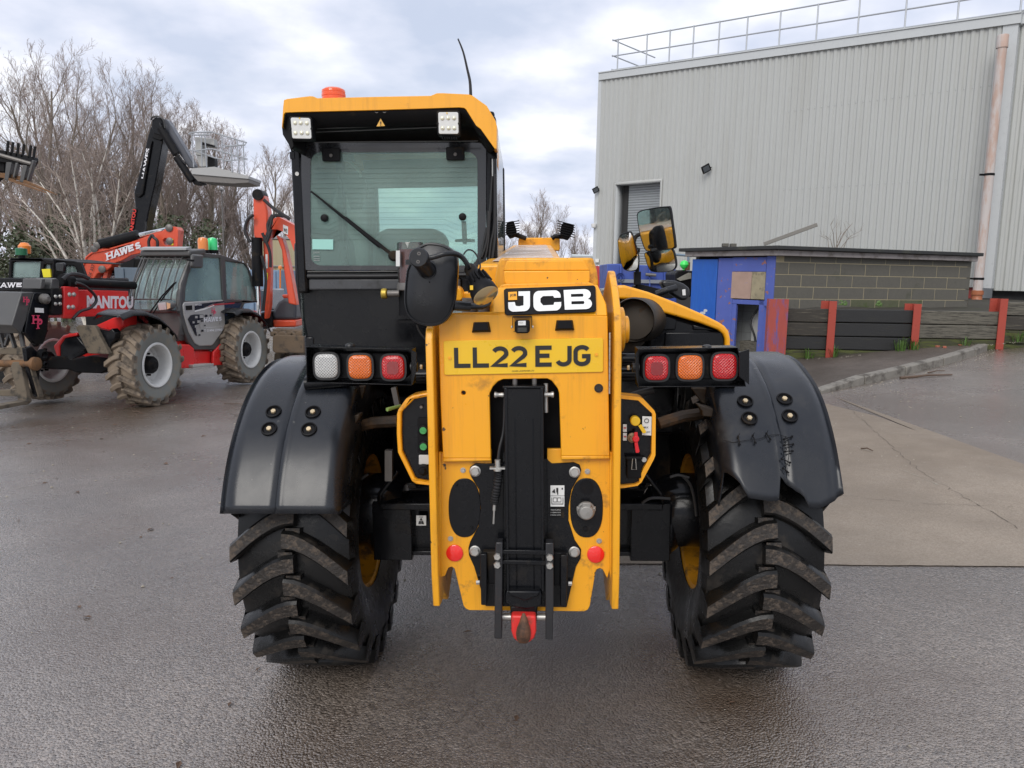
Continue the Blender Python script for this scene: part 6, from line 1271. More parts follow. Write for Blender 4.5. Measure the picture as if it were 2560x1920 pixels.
# floodlights and camera on the wall
def flood(R, q, y, lab, sc=1):
    u, z = wpt(*R(*q)); c = wp_(u, .25 * sc, z); e = empty('floodlight', wh.matrix_world @ MX.Translation(c), lab, 'floodlight', 'floodlights on the warehouse wall'); 
    MB().box((0, 0, 0), (.30 * sc, .06 * sc, .26 * sc), MX.Rotation(rad(-30), 3, 'Y') @ MX.Rotation(rad(25), 3, 'X')).build('lamp_head', BLKF, e, bev=.01); MB().box((0, -.035 * sc, -.01), (.22 * sc, .02, .18 * sc), MX.Rotation(rad(-30), 3, 'Y') @ MX.Rotation(rad(25), 3, 'X')).build('lamp_glass', mat('flood_glass', (.10, .11, .12), .1), e); MB().tube([(0, 0, 0), (.16 * sc, .1, .05), (.34 * sc, .16, .10)], .02, 6).build('bracket', BLKF, e)
flood(S7, (602, 868), 0, 'black floodlight on the middle of the warehouse wall'); flood(S7, (35, 975), 0, 'black floodlight at the left corner of the warehouse', .8)
u, z = wpt(*S7(20, 1155)); c = wh.matrix_world @ wp_(u, .14, z); tag(MB().lathe([(.0, -.10), (.08, -.08), (.10, 0), (.10, .06), (0, .06)], c, (0, 0, 1), 16).build('dome_camera', WHT, None), 'small white dome security camera at the left corner of the warehouse', 'camera')
u, z = wpt(*S7(32, 1335)); c = wh.matrix_world @ wp_(u, .08, z); tag(MB().box(c, (.14, .08, .14)).build('junction_box', WHT, None, bev=.01), 'small white junction box low on the left end of the warehouse wall', 'junction box')

# ---- weeds, sticks, litter
LEAF = mat('weed_green', (.065, .13, .02), .6, var=.35, vscale=20); DRY = mat('dry_twig', (.10, .065, .045), .8, var=.3)
def weed(px_, py_, sz, lab, grp='weeds along the foot of the retaining wall', n=26, wall=True):
    p = WF.at((px_, py_), WALLY - .12) if wall else gp((px_, py_)); mb = MB(); rnd = random.Random(px_)
    if wall: p.z = g(p.x, p.y) + pz(p.x)
    for k in range(n):
        a_ = rnd.uniform(0, 2 * pi); l = sz * rnd.uniform(.5, 1.1); sp = rnd.uniform(.15, .8); d = V((cos(a_), sin(a_), 0)); b = p + d * rnd.uniform(0, sz * .35); s = V((-d.y, d.x, 0)) * .008
        m1 = b + d * l * .3 * sp + V((0, 0, l * .6)); tp = b + d * l * .9 * sp + V((0, 0, l * (1 - .4 * sp))); mb.add([b - s, b + s, m1 + s * .8, m1 - s * .8, tp], [(0, 1, 2, 3), (3, 2, 4)])
    tag(mb.build('weed', LEAF, None, smooth=0), lab, 'weed', grp)
weed(2020, 915, .26, 'green weed tuft left of the second red post of the sleeper wall'); weed(2085, 898, .24, 'green weed tuft at the foot of the second red post'); weed(2250, 872, .32, 'green weed left of the third red post'); weed(2285, 868, .28, 'green weed at the foot of the third red post')
weed(2412, 862, .24, 'spindly green weed between the third and fourth red posts', n=16); weed(2545, 848, .26, 'green weed right of the fourth red post')
for q, lab in (((2108, 760), 'small green plant growing on top of the sleeper wall near the second post'), ((2195, 762), 'tiny leafy plant on top of the sleeper wall under the blockwork')):
    p = WF.at(q, WALLY + .15); mb = MB(); rnd = random.Random(q[0])
    for k in range(18):
        a_ = rnd.uniform(0, 6.28); c = p + V((cos(a_) * .08 * rnd.random(), sin(a_) * .05, rnd.uniform(-.02, .06))); s = .02; mb.add([c + V((-s, 0, -s * .5)), c + V((s, 0, -s * .3)), c + V((s * .8, 0, s)), c + V((-s * .7, .01, s * .8))], [(0, 1, 2, 3)])
    tag(mb.build('wall_plant', LEAF, None, smooth=0), lab, 'plant')
def stick(a_, b_, r, lab, off=.02):
    A, B = gp(a_), gp(b_); A.z += off; B.z += off; m_ = (A + B) / 2 + V((0, 0, .015)); tag(MB().tube([A, A * .7 + B * .3 + V((0, .03, 0)), m_, B], [r, r * .9, r * .8, r * .5], 6).build('stick', DRY, None), lab, 'stick', 'sticks lying in the yard')
stick((2250, 948), (2380, 940), .022, 'long brown branch lying in the road beside the kerb'); stick((2320, 935), (2362, 930), .012, 'short twig between the long branch and the kerb')
stick((2152, 1126), (2182, 1132), .008, 'small twig on the concrete right of the mudguard'); stick((330, 1030), (360, 1036), .008, 'thin twig on tarmac behind the red telehandler front wheel', .01)
stick((560, 1010), (630, 1016), .007, 'thin twig on the tarmac below the rear red wheel', .01)
BRK = mat('broken_brick', (.34, .11, .07), .85, var=.3); random.seed(9)
for k, (a_, b_) in enumerate(((2360, 882), (2378, 880), (2398, 884), (2415, 883), (2340, 878))):
    p = gp((a_, b_), off=.12); p.z = g(p.x, p.y) + pz(p.x) + .02; s = random.uniform(.04, .08); tag(MB().box(p, (s * 1.7, s, s * .6), MX.Rotation(random.uniform(0, 3), 3, 'Z')).build('brick_fragment', BRK, None, bev=.008), ORD[[4, 0, 1, 3, 2].index(k) if False else [1, 2, 3, 4, 0][k]] + ' from the left of the red brick fragments scattered on the pavement', 'brick fragment', 'brick fragments on the pavement')
STN = mat('small_stone', (.28, .25, .2), .8, var=.4, vscale=30); st_me = MB().lathe([(.0, -.5), (.7, -.35), (1, 0), (.6, .45), (0, .5)], (0, 0, 0), (0, 0, 1), 6, cap=False).mesh('stones', STN, 60)
stn = MB(); rnd = random.Random(4)
for k in range(900):
    if k < 260: x, y = rnd.uniform(3.2, 9), rnd.uniform(6, 12)
    elif k < 420: x = rnd.uniform(3.6, 9); y = kerb_y(x) - rnd.uniform(.02, .25)
    elif k < 560: x = rnd.uniform(5, 9.5); y = WALLY - .12 - rnd.uniform(0, .15)
    else: x, y = rnd.uniform(-9, 4), rnd.uniform(1.5, 12)
    on = k >= 420 and k < 560; z = g(x, y) + (pz(x) if on else .004); s = rnd.uniform(.004, .013) * (.5 if (k >= 560 and y < 4) else 1)
    a_ = rnd.uniform(0, 6); stn.add([(x + s * 1.3 * cos(a_ + t), y + s * sin(a_ + t * 1.1), z) for t in (0, 1.5, 3, 4.6)] + [(x, y, z + s * .9)], [(0, 1, 4), (1, 2, 4), (2, 3, 4), (3, 0, 4)])
tag(stn.build('loose_grit', STN, None, smooth=0), kind='stuff')
# dead leaves and litter in the yard
lf = MB(); 
for k in range(420):
    x, y = rnd.uniform(-9, 1), rnd.uniform(2.2, 16)
    if k % 3 == 0: x, y = rnd.gauss(-3.2, 1.6), rnd.gauss(13, 1.4)
    s = rnd.uniform(.012, .035); a_ = rnd.uniform(0, 6); z = g(x, y) + .006
    lf.add([(x + s * cos(a_), y + s * sin(a_), z), (x + s * .5 * cos(a_ + 1.6), y + s * .5 * sin(a_ + 1.6), z + s * .35), (x - s * cos(a_), y - s * sin(a_), z), (x - s * .5 * cos(a_ + 1.6), y - s * .5 * sin(a_ + 1.6), z + s * .1)], [(0, 1, 2, 3)])
tag(lf.build('leaf_litter', mat('dead_leaf', (.11, .065, .04), .8, var=.4, vscale=9), None, smooth=0), kind='stuff')
# cracks in concrete
ck = MB()
for a_, b_ in (((2255, 1175), (2345, 1215)),):
    pa, pb = gp(a_), gp(b_)
    n_ = 14; P = [pa + (pb - pa) * (k / n_) + V((rnd.uniform(-.02, .02), rnd.uniform(-.03, .03), 0)) for k in range(n_ + 1)]
    for p in P: p.z = g(p.x, p.y) + .0085
    for i in range(n_): w_ = rnd.uniform(.003, .022); ck.add([P[i] + V((0, -w_, 0)), P[i + 1] + V((0, -w_, 0)), P[i + 1] + V((0, w_, 0)), P[i] + V((0, w_, 0))], [(0, 1, 2, 3)])
tag(ck.build('concrete_scar', mat('pale_scar', (.36, .32, .26), .8, var=.3), None, smooth=0), kind='stuff')
ckd = MB()
def crack(P_, w0):
    Q = []
    for (a_, b_) in zip(P_, P_[1:]):
        A, B = gp(a_), gp(b_); n_ = max(4, int((B - A).length / .06)); Q += [A.lerp(B, k / n_) + V((rnd.gauss(0, .010), rnd.gauss(0, .010), 0)) for k in range(n_)]
    for p in Q: p.z = g(p.x, p.y) + .0095
    for i in range(len(Q) - 1):
        d = (Q[i + 1] - Q[i]); n = V((-d.y, d.x, 0)).normalized() * w0 * rnd.uniform(.15, .8); ckd.add([Q[i] - n, Q[i + 1] - n, Q[i + 1] + n, Q[i] + n], [(0, 1, 2, 3)])
crack([(2110, 1010), (2300, 1180), (2420, 1250), (2560, 1330)], .004); crack([(2100, 1240), (2300, 1262), (2560, 1270)], .0025)
tag(ckd.build('concrete_cracks', mat('crack_dark', (.11, .09, .07), .9), None, smooth=0), kind='stuff')
# thin bare shrub on the shed roof line
sb = MB(); rnd = random.Random(2); p0 = WF.at(S7(1250, 1270), 17.5)
for k in range(9):
    tx = S7(1165 + 28 * k, 1120 + rnd.uniform(0, 90)); q = WF.at(tx, 17.5 + rnd.uniform(-.2, .3)); m_ = p0 + (q - p0) * .5 + V((0, 0, .05)); P = [p0 + V((rnd.uniform(-.15, .15), 0, -.3)), m_, q]; sb.tube(P, [.012, .007, .003], 4)
    for j in range(4): a_ = P[1] + (P[2] - P[1]) * rnd.random(); sb.tube([a_, a_ + V((rnd.uniform(-.12, .12), 0, rnd.uniform(.05, .2)))], [.004, .002], 3)
tag(sb.build('bare_shrub', mat('shrub_twig', (.20, .17, .14), .8), None), 'thin leafless shrub standing behind the shed roof against the warehouse', 'shrub')
# ================================================================== TREES
BARK = mat('grey_brown_bark', (.19, .16, .125), .9, var=.35, vscale=5); TWIG = mat('bare_twigs', (.27, .215, .185), .9, var=.3, vscale=.6)
BIRCH = mat('birch_bark', (.66, .62, .55), .8, var=.25, vscale=3, dirt_or_haze=(.10, .08, .07), damt=.9, dscale=3, dth=.52); IVY = mat('ivy_leaf', (.06, .07, .03), .55, var=.5, vscale=3)
def grow(seed, H, r0, nkids=(15, 8, 6, 5), spread=(.55, .6, .65, .75), up=.35, lean=(0, 0, 1), maxlev=4, start=.18, shorten=(.42, .5, .5, .5)):
    rnd = random.Random(seed); tr = MB(); tw = MB()
    def br(p, d, Ln, r, lev):
        n = (8, 5, 4, 3, 2)[lev]; P = [p.copy()]; R = [r]; q = p.copy(); dd = d.copy()
        for i in range(n):
            dd = (dd + V((rnd.gauss(0, .10), rnd.gauss(0, .10), rnd.gauss(0, .05) + up * .12 * (1 if lev else .2)))).normalized(); q = q + dd * Ln / n; P.append(q.copy()); R.append(r * (1 - .78 * (i + 1) / n) if lev < 4 else r * (1 - .5 * (i + 1) / n))
        (tr if lev == 0 or (lev == 1) else tw).tube(P, R, (8, 5, 3, 3, 3)[lev], cap=False)
        if lev < maxlev:
            K = nkids[lev]
            for k in range(K):
                t = start + (1 - start) * (k + rnd.random()) / K if lev == 0 else .12 + .86 * (k + rnd.random()) / K
                f = t * n; i = min(n - 1, int(f)); c = P[i].lerp(P[i + 1], f - i); ddx = (P[i + 1] - P[i]).normalized(); a = rnd.uniform(0, 2 * pi); o = ddx.orthogonal().normalized(); o = MX.Rotation(a, 3, ddx) @ o; s = spread[lev] * rnd.uniform(.7, 1.25)
                cd_ = (ddx * cos(s) + o * sin(s)).normalized(); L2 = Ln * shorten[lev] * rnd.uniform(.7, 1.15) * ((1.15 - .6 * t) if lev == 0 else (1.1 - .4 * t)); r2 = max(.010, R[i] * rnd.uniform(.42, .62)); 
                br(c, cd_, L2, r2 if lev < 2 else max(.0075, r * .45), lev + 1)
    br(V((0, 0, -.3)), V(lean).normalized(), H, r0, 0); return tr, tw
def leafcloud(mb, c, rx, rz, n, s, rnd):
    for _ in range(n):
        while True:
            q = V((rnd.uniform(-1, 1), rnd.uniform(-1, 1), rnd.uniform(-1, 1)))
            if q.length < 1: break
        q = q * (.55 + .45 * rnd.random()); p = V(c) + V((q.x * rx, q.y * rx, q.z * rz)); a = V((rnd.gauss(0, 1), rnd.gauss(0, 1), rnd.gauss(0, 1))).normalized(); b = a.orthogonal().normalized(); sz = s * rnd.uniform(.5, 1.2); a = a * sz
        b = b * sz; mb.add([p - a, p + b * .7, p + a, p - b * .7], [(0, 1, 2, 3)])
protos = []; HTS = []
for sd_, H_, up_ in ((11, 12.5, .9), (23, 13.5, 1.0), (37, 11.5, .8), (41, 12.5, 1.1)):
    t_, w_ = grow(sd_, H_, .19, nkids=(16, 8, 6, 4), spread=(.50, .55, .6, .7), up=up_, start=.14, shorten=(.44, .5, .5, .5)); protos.append((t_.mesh('trunk', BARK, 60), w_.mesh('crown', TWIG, 0))); HTS.append(sorted(v[2] for v in w_.v)[-60])
ivs = []
for sd_ in (1, 2):
    rnd = random.Random(sd_); mb = MB()
    for k in range(16): leafcloud(mb, (rnd.gauss(0, .22), rnd.gauss(0, .22), .4 + k * .42), .55 - .018 * k, .45, 70, .10, rnd)
    ivs.append(mb.mesh('ivy', IVY, 0))
rnd = random.Random(99)
# (pixel x, depth, pixel y of the top, prototype, ivy?)
TR_ = [(-60, 40, 150, 0, 1), (20, 37, 120, 1, 1), (75, 42, 105, 3, 0), (120, 36, 150, 2, 1), (165, 41, 118, 0, 0), (215, 38, 125, 1, 1), (262, 43, 160, 3, 0), (300, 38, 200, 2, 1), (345, 42, 215, 0, 0), (392, 39, 225, 1, 1), (440, 41, 235, 3, 0), (478, 40, 270, 2, 0), (520, 44, 320, 0, 0), (40, 47, 180, 2, 0), (140, 48, 175, 3, 0), (240, 49, 190, 0, 0), (330, 48, 240, 1, 0), (420, 50, 270, 2, 0), (500, 52, 350, 3, 0),
       (652, 46, 300, 1, 0), (700, 44, 318, 2, 0), (600, 60, 420, 0, 0), (560, 62, 440, 3, 0), (735, 58, 380, 3, 0)]
RK = {i: r for r, i in enumerate(sorted(range(19), key=lambda i: TR_[i][0]))}
for i, (px_, d_, pt, k, iv) in enumerate(TR_):
    top = WF.at((px_, pt), d_); z0 = g(top.x, d_) - .2; s = (top.z - z0) / HTS[k]
    M = MX.Translation((top.x, d_, z0)) @ MX.Rotation(rnd.uniform(0, 6.28), 4, 'Z') @ MX.Scale(s, 4)
    lab = (ORD[RK[i]] + ' tree from the left in the dense bare row, ivy round its trunk' if iv else ORD[RK[i]] + ' tree from the left in the dense bare row, without ivy') if i < 19 else ('tall thin bare tree just left of the yellow cab' if i == 19 else 'bare tree touching the left edge of the yellow cab' if i == 20 else ['smaller distant bare tree right of the lamp post', 'smaller distant bare tree behind the lamp post', 'small distant bare tree half hidden by the yellow cab'][i - 21])
    e = empty('bare_tree', M, lab, 'tree', 'bare winter trees'); link('trunk', protos[k][0], e); link('crown', protos[k][1], e)
    if iv: link('ivy', ivs[i % 2], e)
for i, (px_, d_, pt, k) in enumerate([(1275, 62, 500, 1), (1312, 66, 480, 2), (1345, 64, 475, 0), (1378, 70, 510, 3), (1415, 75, 560, 1), (1445, 72, 565, 2), (1480, 78, 560, 0), (1250, 60, 520, 3)]):
    top = WF.at((px_, pt), d_); z0 = g(top.x, 22) - .3; s = (top.z - z0) / HTS[k]
    e = empty('bare_tree', MX.Translation((top.x, d_, z0)) @ MX.Rotation(rnd.uniform(0, 6.28), 4, 'Z') @ MX.Scale(s, 4), ORD[[1, 2, 3, 4, 5, 6, 7, 0][i]] + ' from the left of the distant bare trees between cab and warehouse', 'tree', 'far trees between cab and warehouse'); link('trunk', protos[k][0], e); link('crown', protos[k][1], e)
# birch with many pale stems
bE_p = WF.at((228, 665), 27); bE = empty('birch_tree', MX.Translation((bE_p.x, 27, g(bE_p.x, 22) - .2)), 'pale multi-stemmed silver birch leaning out behind the red telehandlers', 'tree'); BI = bE.matrix_world.inverted()
rnd = random.Random(8)
TH_ = 1.0
for px_, py_ in [(55, 500), (100, 455), (140, 430), (178, 400), (205, 380), (228, 420), (268, 370), (300, 430), (325, 480), (190, 480), (80, 540)]:
    tip = BI @ WF.at((px_, py_), 27 + rnd.uniform(-1.2, 1.2)); base = V((rnd.uniform(-.35, .35), rnd.uniform(-.3, .3), 0)); side = V((tip.x, tip.y, 0)); m1 = base + V((tip.x * .22, tip.y * .3, tip.z * .35)); m2 = base + V((tip.x * .6, tip.y * .6, tip.z * .72))
    P = catmull([base, m1, m2, tip], 5); s_ = MB(); s_.tube(P, [.085 * (1 - .85 * k / 15) for k in range(16)], 7, cap=False); so2 = s_.build('stem', BIRCH, bE, smooth=60); tw = MB()
    for k in range(34):
        i = rnd.randrange(4, 15); a_ = P[i]; dd = (P[i + 1] - P[i]).normalized(); o = MX.Rotation(rnd.uniform(0, 6.28), 3, dd) @ dd.orthogonal().normalized(); b_ = a_ + (dd * .8 + o * .6) * rnd.uniform(.5, 1.4); tw.tube([a_, (a_ + b_) / 2 + V((0, 0, .06)), b_], [.018, .012, .006], 3)
        for j in range(4): c_ = a_.lerp(b_, rnd.uniform(.3, 1)); tw.tube([c_, c_ + V((rnd.uniform(-.35, .35), rnd.uniform(-.3, .3), rnd.uniform(-.1, .45)))], [.008, .005], 3, cap=False)
    tag(tw.build('twigs', mat('birch_twig', (.32, .26, .22), .85, var=.25), so2, smooth=0))
# evergreen undergrowth behind the machines
EVG = mat('evergreen_leaf', (.055, .066, .03), .5, var=.5, vscale=1.5); THK = mat('bramble_thicket', (.19, .155, .12), .9, var=.4, vscale=1.5)
for i, (px_, py_, d_, rx, rz, m, lab) in enumerate([(30, 625, 33, 1.6, 1.2, EVG, 'dark evergreen bush at the far left behind the black cab'), (110, 600, 34, 1.9, 1.6, EVG, 'dark evergreen bush behind the pale birch stems on the left'), (200, 600, 35, 2.0, 1.5, EVG, 'dark green undergrowth right behind the birch'), (310, 610, 34, 1.8, 1.4, EVG, 'dark evergreen bush behind the black lift mast'), (430, 600, 36, 2.4, 1.6, EVG, 'ivy-green undergrowth behind the red telehandler roof beacons')]):
    c = WF.at((px_, py_), d_); mb = MB(); rnd = random.Random(i)
    for k in range(9): leafcloud(mb, (c.x + rnd.uniform(-1, 1) * rx, c.y + rnd.uniform(-.8, .8), c.z - .3 + rnd.uniform(-1, .6) * rz), 1.0, .9, 200, .09, rnd)
    for k in range(6): a_ = V((c.x + rnd.uniform(-1.5, 1.5), c.y, g(c.x, 20))); mb.tube([a_, a_ + V((rnd.uniform(-.5, .5), 0, 2.5))], [.06, .03], 4)
    tag(mb.build('evergreen_bush', m, None, smooth=0), lab, 'bush')
mb = MB(); rnd = random.Random(5)
for k in range(5200):
    px_ = rnd.uniform(-300, 1560); d_ = rnd.uniform(52, 60); z = rnd.uniform(-.6, 3.4) * (.6 + .5 * mnoise.noise(V((px_ * .012, 0, 0)))); x = WF.at((px_, 600), d_).x
    if 1500 < px_: continue
    p = V((x, d_, z)); mb.tube([p, p + V((rnd.uniform(-.7, .7), 0, rnd.uniform(.3, 1.4)))], [.04, .012], 3, cap=False)
tag(mb.build('distant_thicket', THK, None, smooth=0), kind='stuff')

# ================================================================== BACKGROUND BUILDINGS, CONTAINERS
def wpoly(pts, y): return [WF.at(p, y) for p in pts]
def wbox(name, px0, py0, px1, py1, y, depth, m, lab=None, cat=None, parent=None, bev=.01, rib=0):
    a_ = WF.at((px0, py0), y); b_ = WF.at((px1, py1), y); mb = MB(); mb.prism([V((a_.x, y, a_.z)), V((b_.x, y, a_.z)), V((b_.x, y, b_.z)), V((a_.x, y, b_.z))], (0, depth, 0))
    if rib:
        n = max(2, int(abs(b_.x - a_.x) / rib))
        for k in range(n): x = a_.x + (b_.x - a_.x) * (k + .5) / n; mb.box((x, y - .02, (a_.z + b_.z) / 2), (rib * .5, .04, abs(a_.z - b_.z) * .96))
    o = mb.build(name, m, parent, bev=bev)
    if lab: tag(o, lab, cat)
    return o
BEI = mat('beige_cladding', (.42, .36, .22), .6, var=.06); PBL = mat('pale_blue_container', (.17, .25, .36), .55, var=.12, dirt_or_haze=(.20, .15, .12), damt=.7, dscale=2, dth=.56); SKB = mat('blue_skip_paint', (.045, .085, .33), .5, var=.2, dirt_or_haze=(.10, .10, .16), damt=.6, dscale=2.5, dth=.52)
bs_ = wbox('beige_building', 640, 598, 760, 760, 30, 6, BEI, 'beige corrugated building glimpsed behind the orange-red excavator arm', 'building', rib=.45)
wbox('roof_flashing', 636, 590, 764, 599, 29.95, 6, GRYP, parent=bs_); wbox('cladding_joint', 640, 663, 760, 668, 29.9, .1, GRYP, parent=bs_)
ct = wbox('shipping_container', 500, 672, 700, 800, 20, 2.4, PBL, 'pale blue rusty container behind the red telehandler and excavator', 'container', rib=.28)
ct2 = wbox('shipping_container', 285, 668, 400, 800, 19, 2.4, mat('grey_blue_container', (.13, .17, .21), .5, var=.1), 'grey-blue container behind the front screen of the red telehandler', 'container', rib=.28)
# street lamp
lp_ = WF.at((560, 650), 34); lt = WF.at((558, 476), 34).z
lpo = MB().tube([V((lp_.x, 34, g(lp_.x, 22))), V((lp_.x, 34, lt))], [.05, .03], 8).build('street_lamp', STLD, None); tag(lpo, 'slender grey lamp post standing between the bare trees', 'lamp post'); MB().box((lp_.x, 33.9, lt + .02), (.12, .4, .06)).build('lantern', STLD, lpo)
# right: blue skip, striped post, dark vehicle, rails
sk_ = MB().prism(wpoly([R3(1098, 415), R3(1180, 412), R3(1690, 440), R3(1700, 560), R3(1698, 1000), R3(1098, 1000)], 20), (0, 1.8, 0)).build('blue_skip', SKB, None, bev=.02); tag(sk_, 'dented blue steel skip between the yellow boom and the blue shed doors', 'skip')
MB().prism(wpoly([R3(1190, 545), R3(1700, 555), R3(1700, 585), R3(1190, 575)], 19.9), (0, .1, 0)).build('skip_rail', mat('skip_rail_grey', (.22, .24, .27), .5), sk_); 
for x_ in (1210, 1330, 1460, 1590): MB().prism(wpoly([R3(x_, 425), R3(x_ + 14, 425), R3(x_ + 14, 700), R3(x_, 700)], 19.9), (0, .1, 0)).build('skip_rib', SKB, sk_, bev=.01)
MB().tube(wpoly([R3(1430, 505), R3(1520, 512)], 19.85), .04, 8).build('skip_handle', STLD, sk_); MB().lathe([(.11, 0), (.11, .06), (.06, .06), (.06, 0)], WF.at(R3(1212, 530), 19.85), (0, 1, 0), 14, cap=False).build('lifting_eye', SKB, sk_)
pst = MB().prism(wpoly([R3(1005, 430), R3(1032, 432), R3(1030, 900), R3(1005, 900)], 23), (0, .3, 0)).build('striped_post', mat('post_red', (.45, .04, .05), .5), None); tag(pst, 'red post at the foot of the warehouse corner beside a pale panel', 'post')
wbox('pale_panel', 1500, 665, 1510, 800, 23.2, .3, mat('pale_panel', (.38, .38, .40), .5), 'narrow pale panel between two red posts at the warehouse corner', 'panel'); wbox('red_post', 1510, 665, 1516, 800, 23, .3, MATS['post_red'], 'second red post right of the pale panel by the warehouse corner', 'post')
wf_ = MB().tube(wpoly([R3(790, 345), R3(985, 350)], 45), .10, 6); wf_.prism(wpoly([R3(790, 352), R3(985, 357), R3(985, 380), R3(790, 378)], 45), (0, .1, 0)); tag(wf_.build('white_fence', mat('fence_white', (.55, .60, .62), .6), None), 'pale fence rail in the distance left of the warehouse', 'fence')
gr_ = MB().tube(wpoly([R3(1680, 332), R3(1830, 345)], 19), .03, 8).tube(wpoly([R3(1800, 343), R3(1800, 700)], 19), .03, 8); tag(gr_.build('blue_handrail', mat('rail_blue', (.16, .22, .28), .5), None), 'thin blue-grey handrail beside the left corner of the shed', 'handrail')
dv_ = MB().prism(wpoly([R3(1690, 500), R3(1710, 472), R3(1760, 466), R3(1825, 478), R3(1825, 700), R3(1690, 700)], 17.6), (0, 1.2, 0)).build('dark_vehicle', BLKF, None, bev=.03); tag(dv_, 'dark machine roof with a green beacon just left of the blue doors', 'machine')
MB().prism(wpoly([R3(1700, 545), R3(1800, 490), R3(1825, 492), R3(1825, 540), R3(1730, 560)], 17.55), (0, .04, 0)).build('pale_window', mat('wet_panel_grey', (.30, .29, .25), .3), dv_)
MB().lathe([(.03, -.20), (.03, -.10), (.08, -.06), (.105, 0), (.08, .07), (0, .10)], WF.at(R3(1765, 420), 17.7), (0, 0, 1), 16, cap=False).build('green_beacon', mat('lime_beacon', (.05, .75, .12), .3), dv_); MB().box(WF.at(R3(1788, 435), 17.7), (.12, .1, .18)).build('beacon_bracket', RUST, dv_)
# pale machinery under the cab/boom gap
wbox('parked_red_machine', 1262, 624, 1276, 650, 30, 1, REDM, 'small patch of a red machine far away between cab and boom', 'machine')

# ================================================================== THE RED TELEHANDLER WITH GRILLED WINDSCREEN
p0 = WF.at((398, 915), 11.2); MT = MX.Translation((p0.x, p0.y, g(p0.x, p0.y))) @ MX.Rotation(rad(-12), 4, 'Z'); T = Frame(MT)
tel = empty('telehandler', MT, 'muddy red and grey telehandler with a barred windscreen and pallet forks, parked facing the camera', 'telehandler')
ts_ = lambda R, pts, x=-.30: [T.at(R(*p), x, 0) for p in pts]
tf_ = lambda R, pts, y: [T.at(R(*p), y, 1) for p in pts]
GRYC = mat('cab_grey_paint', (.065, .064, .062), .4, var=.12, dirt_or_haze=(.12, .10, .08), damt=.4, dscale=4, coat=.2); DOOR = mat('door_silver', (.42, .41, .39), .35, .2, var=.06, coat=.2); DKP = mat('decal_black', (.012, .014, .02), .3)
tm_ = tyre_mesh(.60, .22, .33).mesh('tyre', MUD, 40)
SW = mat('tyre_sidewall_grey', (.17, .175, .16), .75, var=.2, vscale=4, dirt_or_haze=(.23, .19, .14), damt=.7, dscale=5, dth=.5); tm_.materials.append(SW)
for p in tm_.polygons:
    if abs(p.normal.x) > .75: p.material_index = 1
l1_, l2_ = lug_mb(-1, .60, .22, .20, .07).mesh('tread_lug', MUD, 30), lug_mb(1, .60, .22, .20, .07).mesh('tread_lug', MUD, 30)
rw_ = MB(); rw_.lathe([(.335, .19), (.325, .205), (.30, .20), (.285, .17), (.275, .10), (.27, .0), (.265, -.06)], (0, 0, 0), (1, 0, 0), 36, cap=False); rw_.lathe([(.272, .02), (.24, -.03), (.17, -.02), (.0, -.02)], (0, 0, 0), (1, 0, 0), 36, cap=False); rimW = rw_.mesh('rim', RIMW, 40)
hb_ = MB(); hb_.lathe([(.13, -.02), (.13, .10), (.11, .13), (.07, .14), (.05, .17), (0, .17)], (0, 0, 0), (1, 0, 0), 24, cap=False)
for k in range(10): hb_.lathe([(.016, 0), (.016, .05), (0, .05)], (-.02, .165 * cos(k * .628), .165 * sin(k * .628)), (1, 0, 0), 6)
hubM = hb_.mesh('hub', BLKF, 35)
yr_ = T.at(R5_ := S5(1700, 560), 0, 0).y
for (x_, y_, rt) in ((-.22, 0, .1), (-.22, T.at((632, 884), 0, 0).y, .3), (-2.0, 0, .2), (-2.0, T.at((632, 884), 0, 0).y, .0)):
    w0 = wheel(tel, x_, y_, 1, rt, tm_, l1_, l2_, rimW, 18, z=.60); link('hub', hubM, w0)
WB_ = T.at((632, 884), 0, 0).y; print('wheelbase', WB_)
# chassis
MB().prism([V((-.42, .2, .62)), V((-.42, WB_ + .9, .62)), V((-.42, WB_ + .9, 1.25)), V((-.42, WB_ - .6, 1.1)), V((-.42, .7, .95)), V((-.42, .2, 1.0))], (-1.3, 0, 0)).build('chassis', REDM, tel, bev=.02)
for pts in ([(820, 448), (945, 448), (998, 490), (1000, 640), (990, 708), (860, 712), (855, 600)], [(1215, 530), (1330, 400), (1465, 212), (1440, 500), (1428, 622), (1392, 668), (1210, 682)], [(998, 520), (1218, 520), (1208, 680), (1000, 690)]):
    MB().prism(ts_(S5, pts, -.28 if pts[0][0] != 998 else -.36), (-.05, 0, 0)).build('side_panel', REDM, tel, bev=.012)
MB().prism(ts_(S5, [(985, 674), (1216, 656), (1216, 680), (990, 706)], -.2), (-.2, 0, 0)).build('step', mat('step_alloy', (.5, .49, .46), .5, .4), tel, bev=.006)
sticker('tank_sticker', *ts_(S5, [(1382, 384), (1430, 384), (1382, 332)], -.275), WHT, tel)
MB().lathe([(.03, 0), (.03, .02)], T.at(S5(1357, 470), -.28, 0), (1, 0, 0), 12).build('tank_hole', BLKF, tel)
# wheel arches
for path, nm in (([(215, 180), (225, 165), (340, 120), (480, 120), (620, 170), (720, 250), (800, 340), (820, 390)], 'front_mudguard'), ([(1470, 130), (1540, 90), (1640, 90), (1740, 140), (1810, 220), (1850, 310)], 'rear_mudguard')):
    P = [T.at(S5(*p), 0.02, 0) for p in path]; mb = MB(); vs = []
    for p in P: vs += [p, p + V((-.06, 0, .06)), p + V((-.42, 0, .07)), p + V((-.48, 0, .0))]
    mb.add(vs, [(4 * i + j, 4 * i + j + 1, 4 * i + j + 5, 4 * i + j + 4) for i in range(len(P) - 1) for j in range(3)]); mb.build(nm, PLAS, tel, solid=.02)
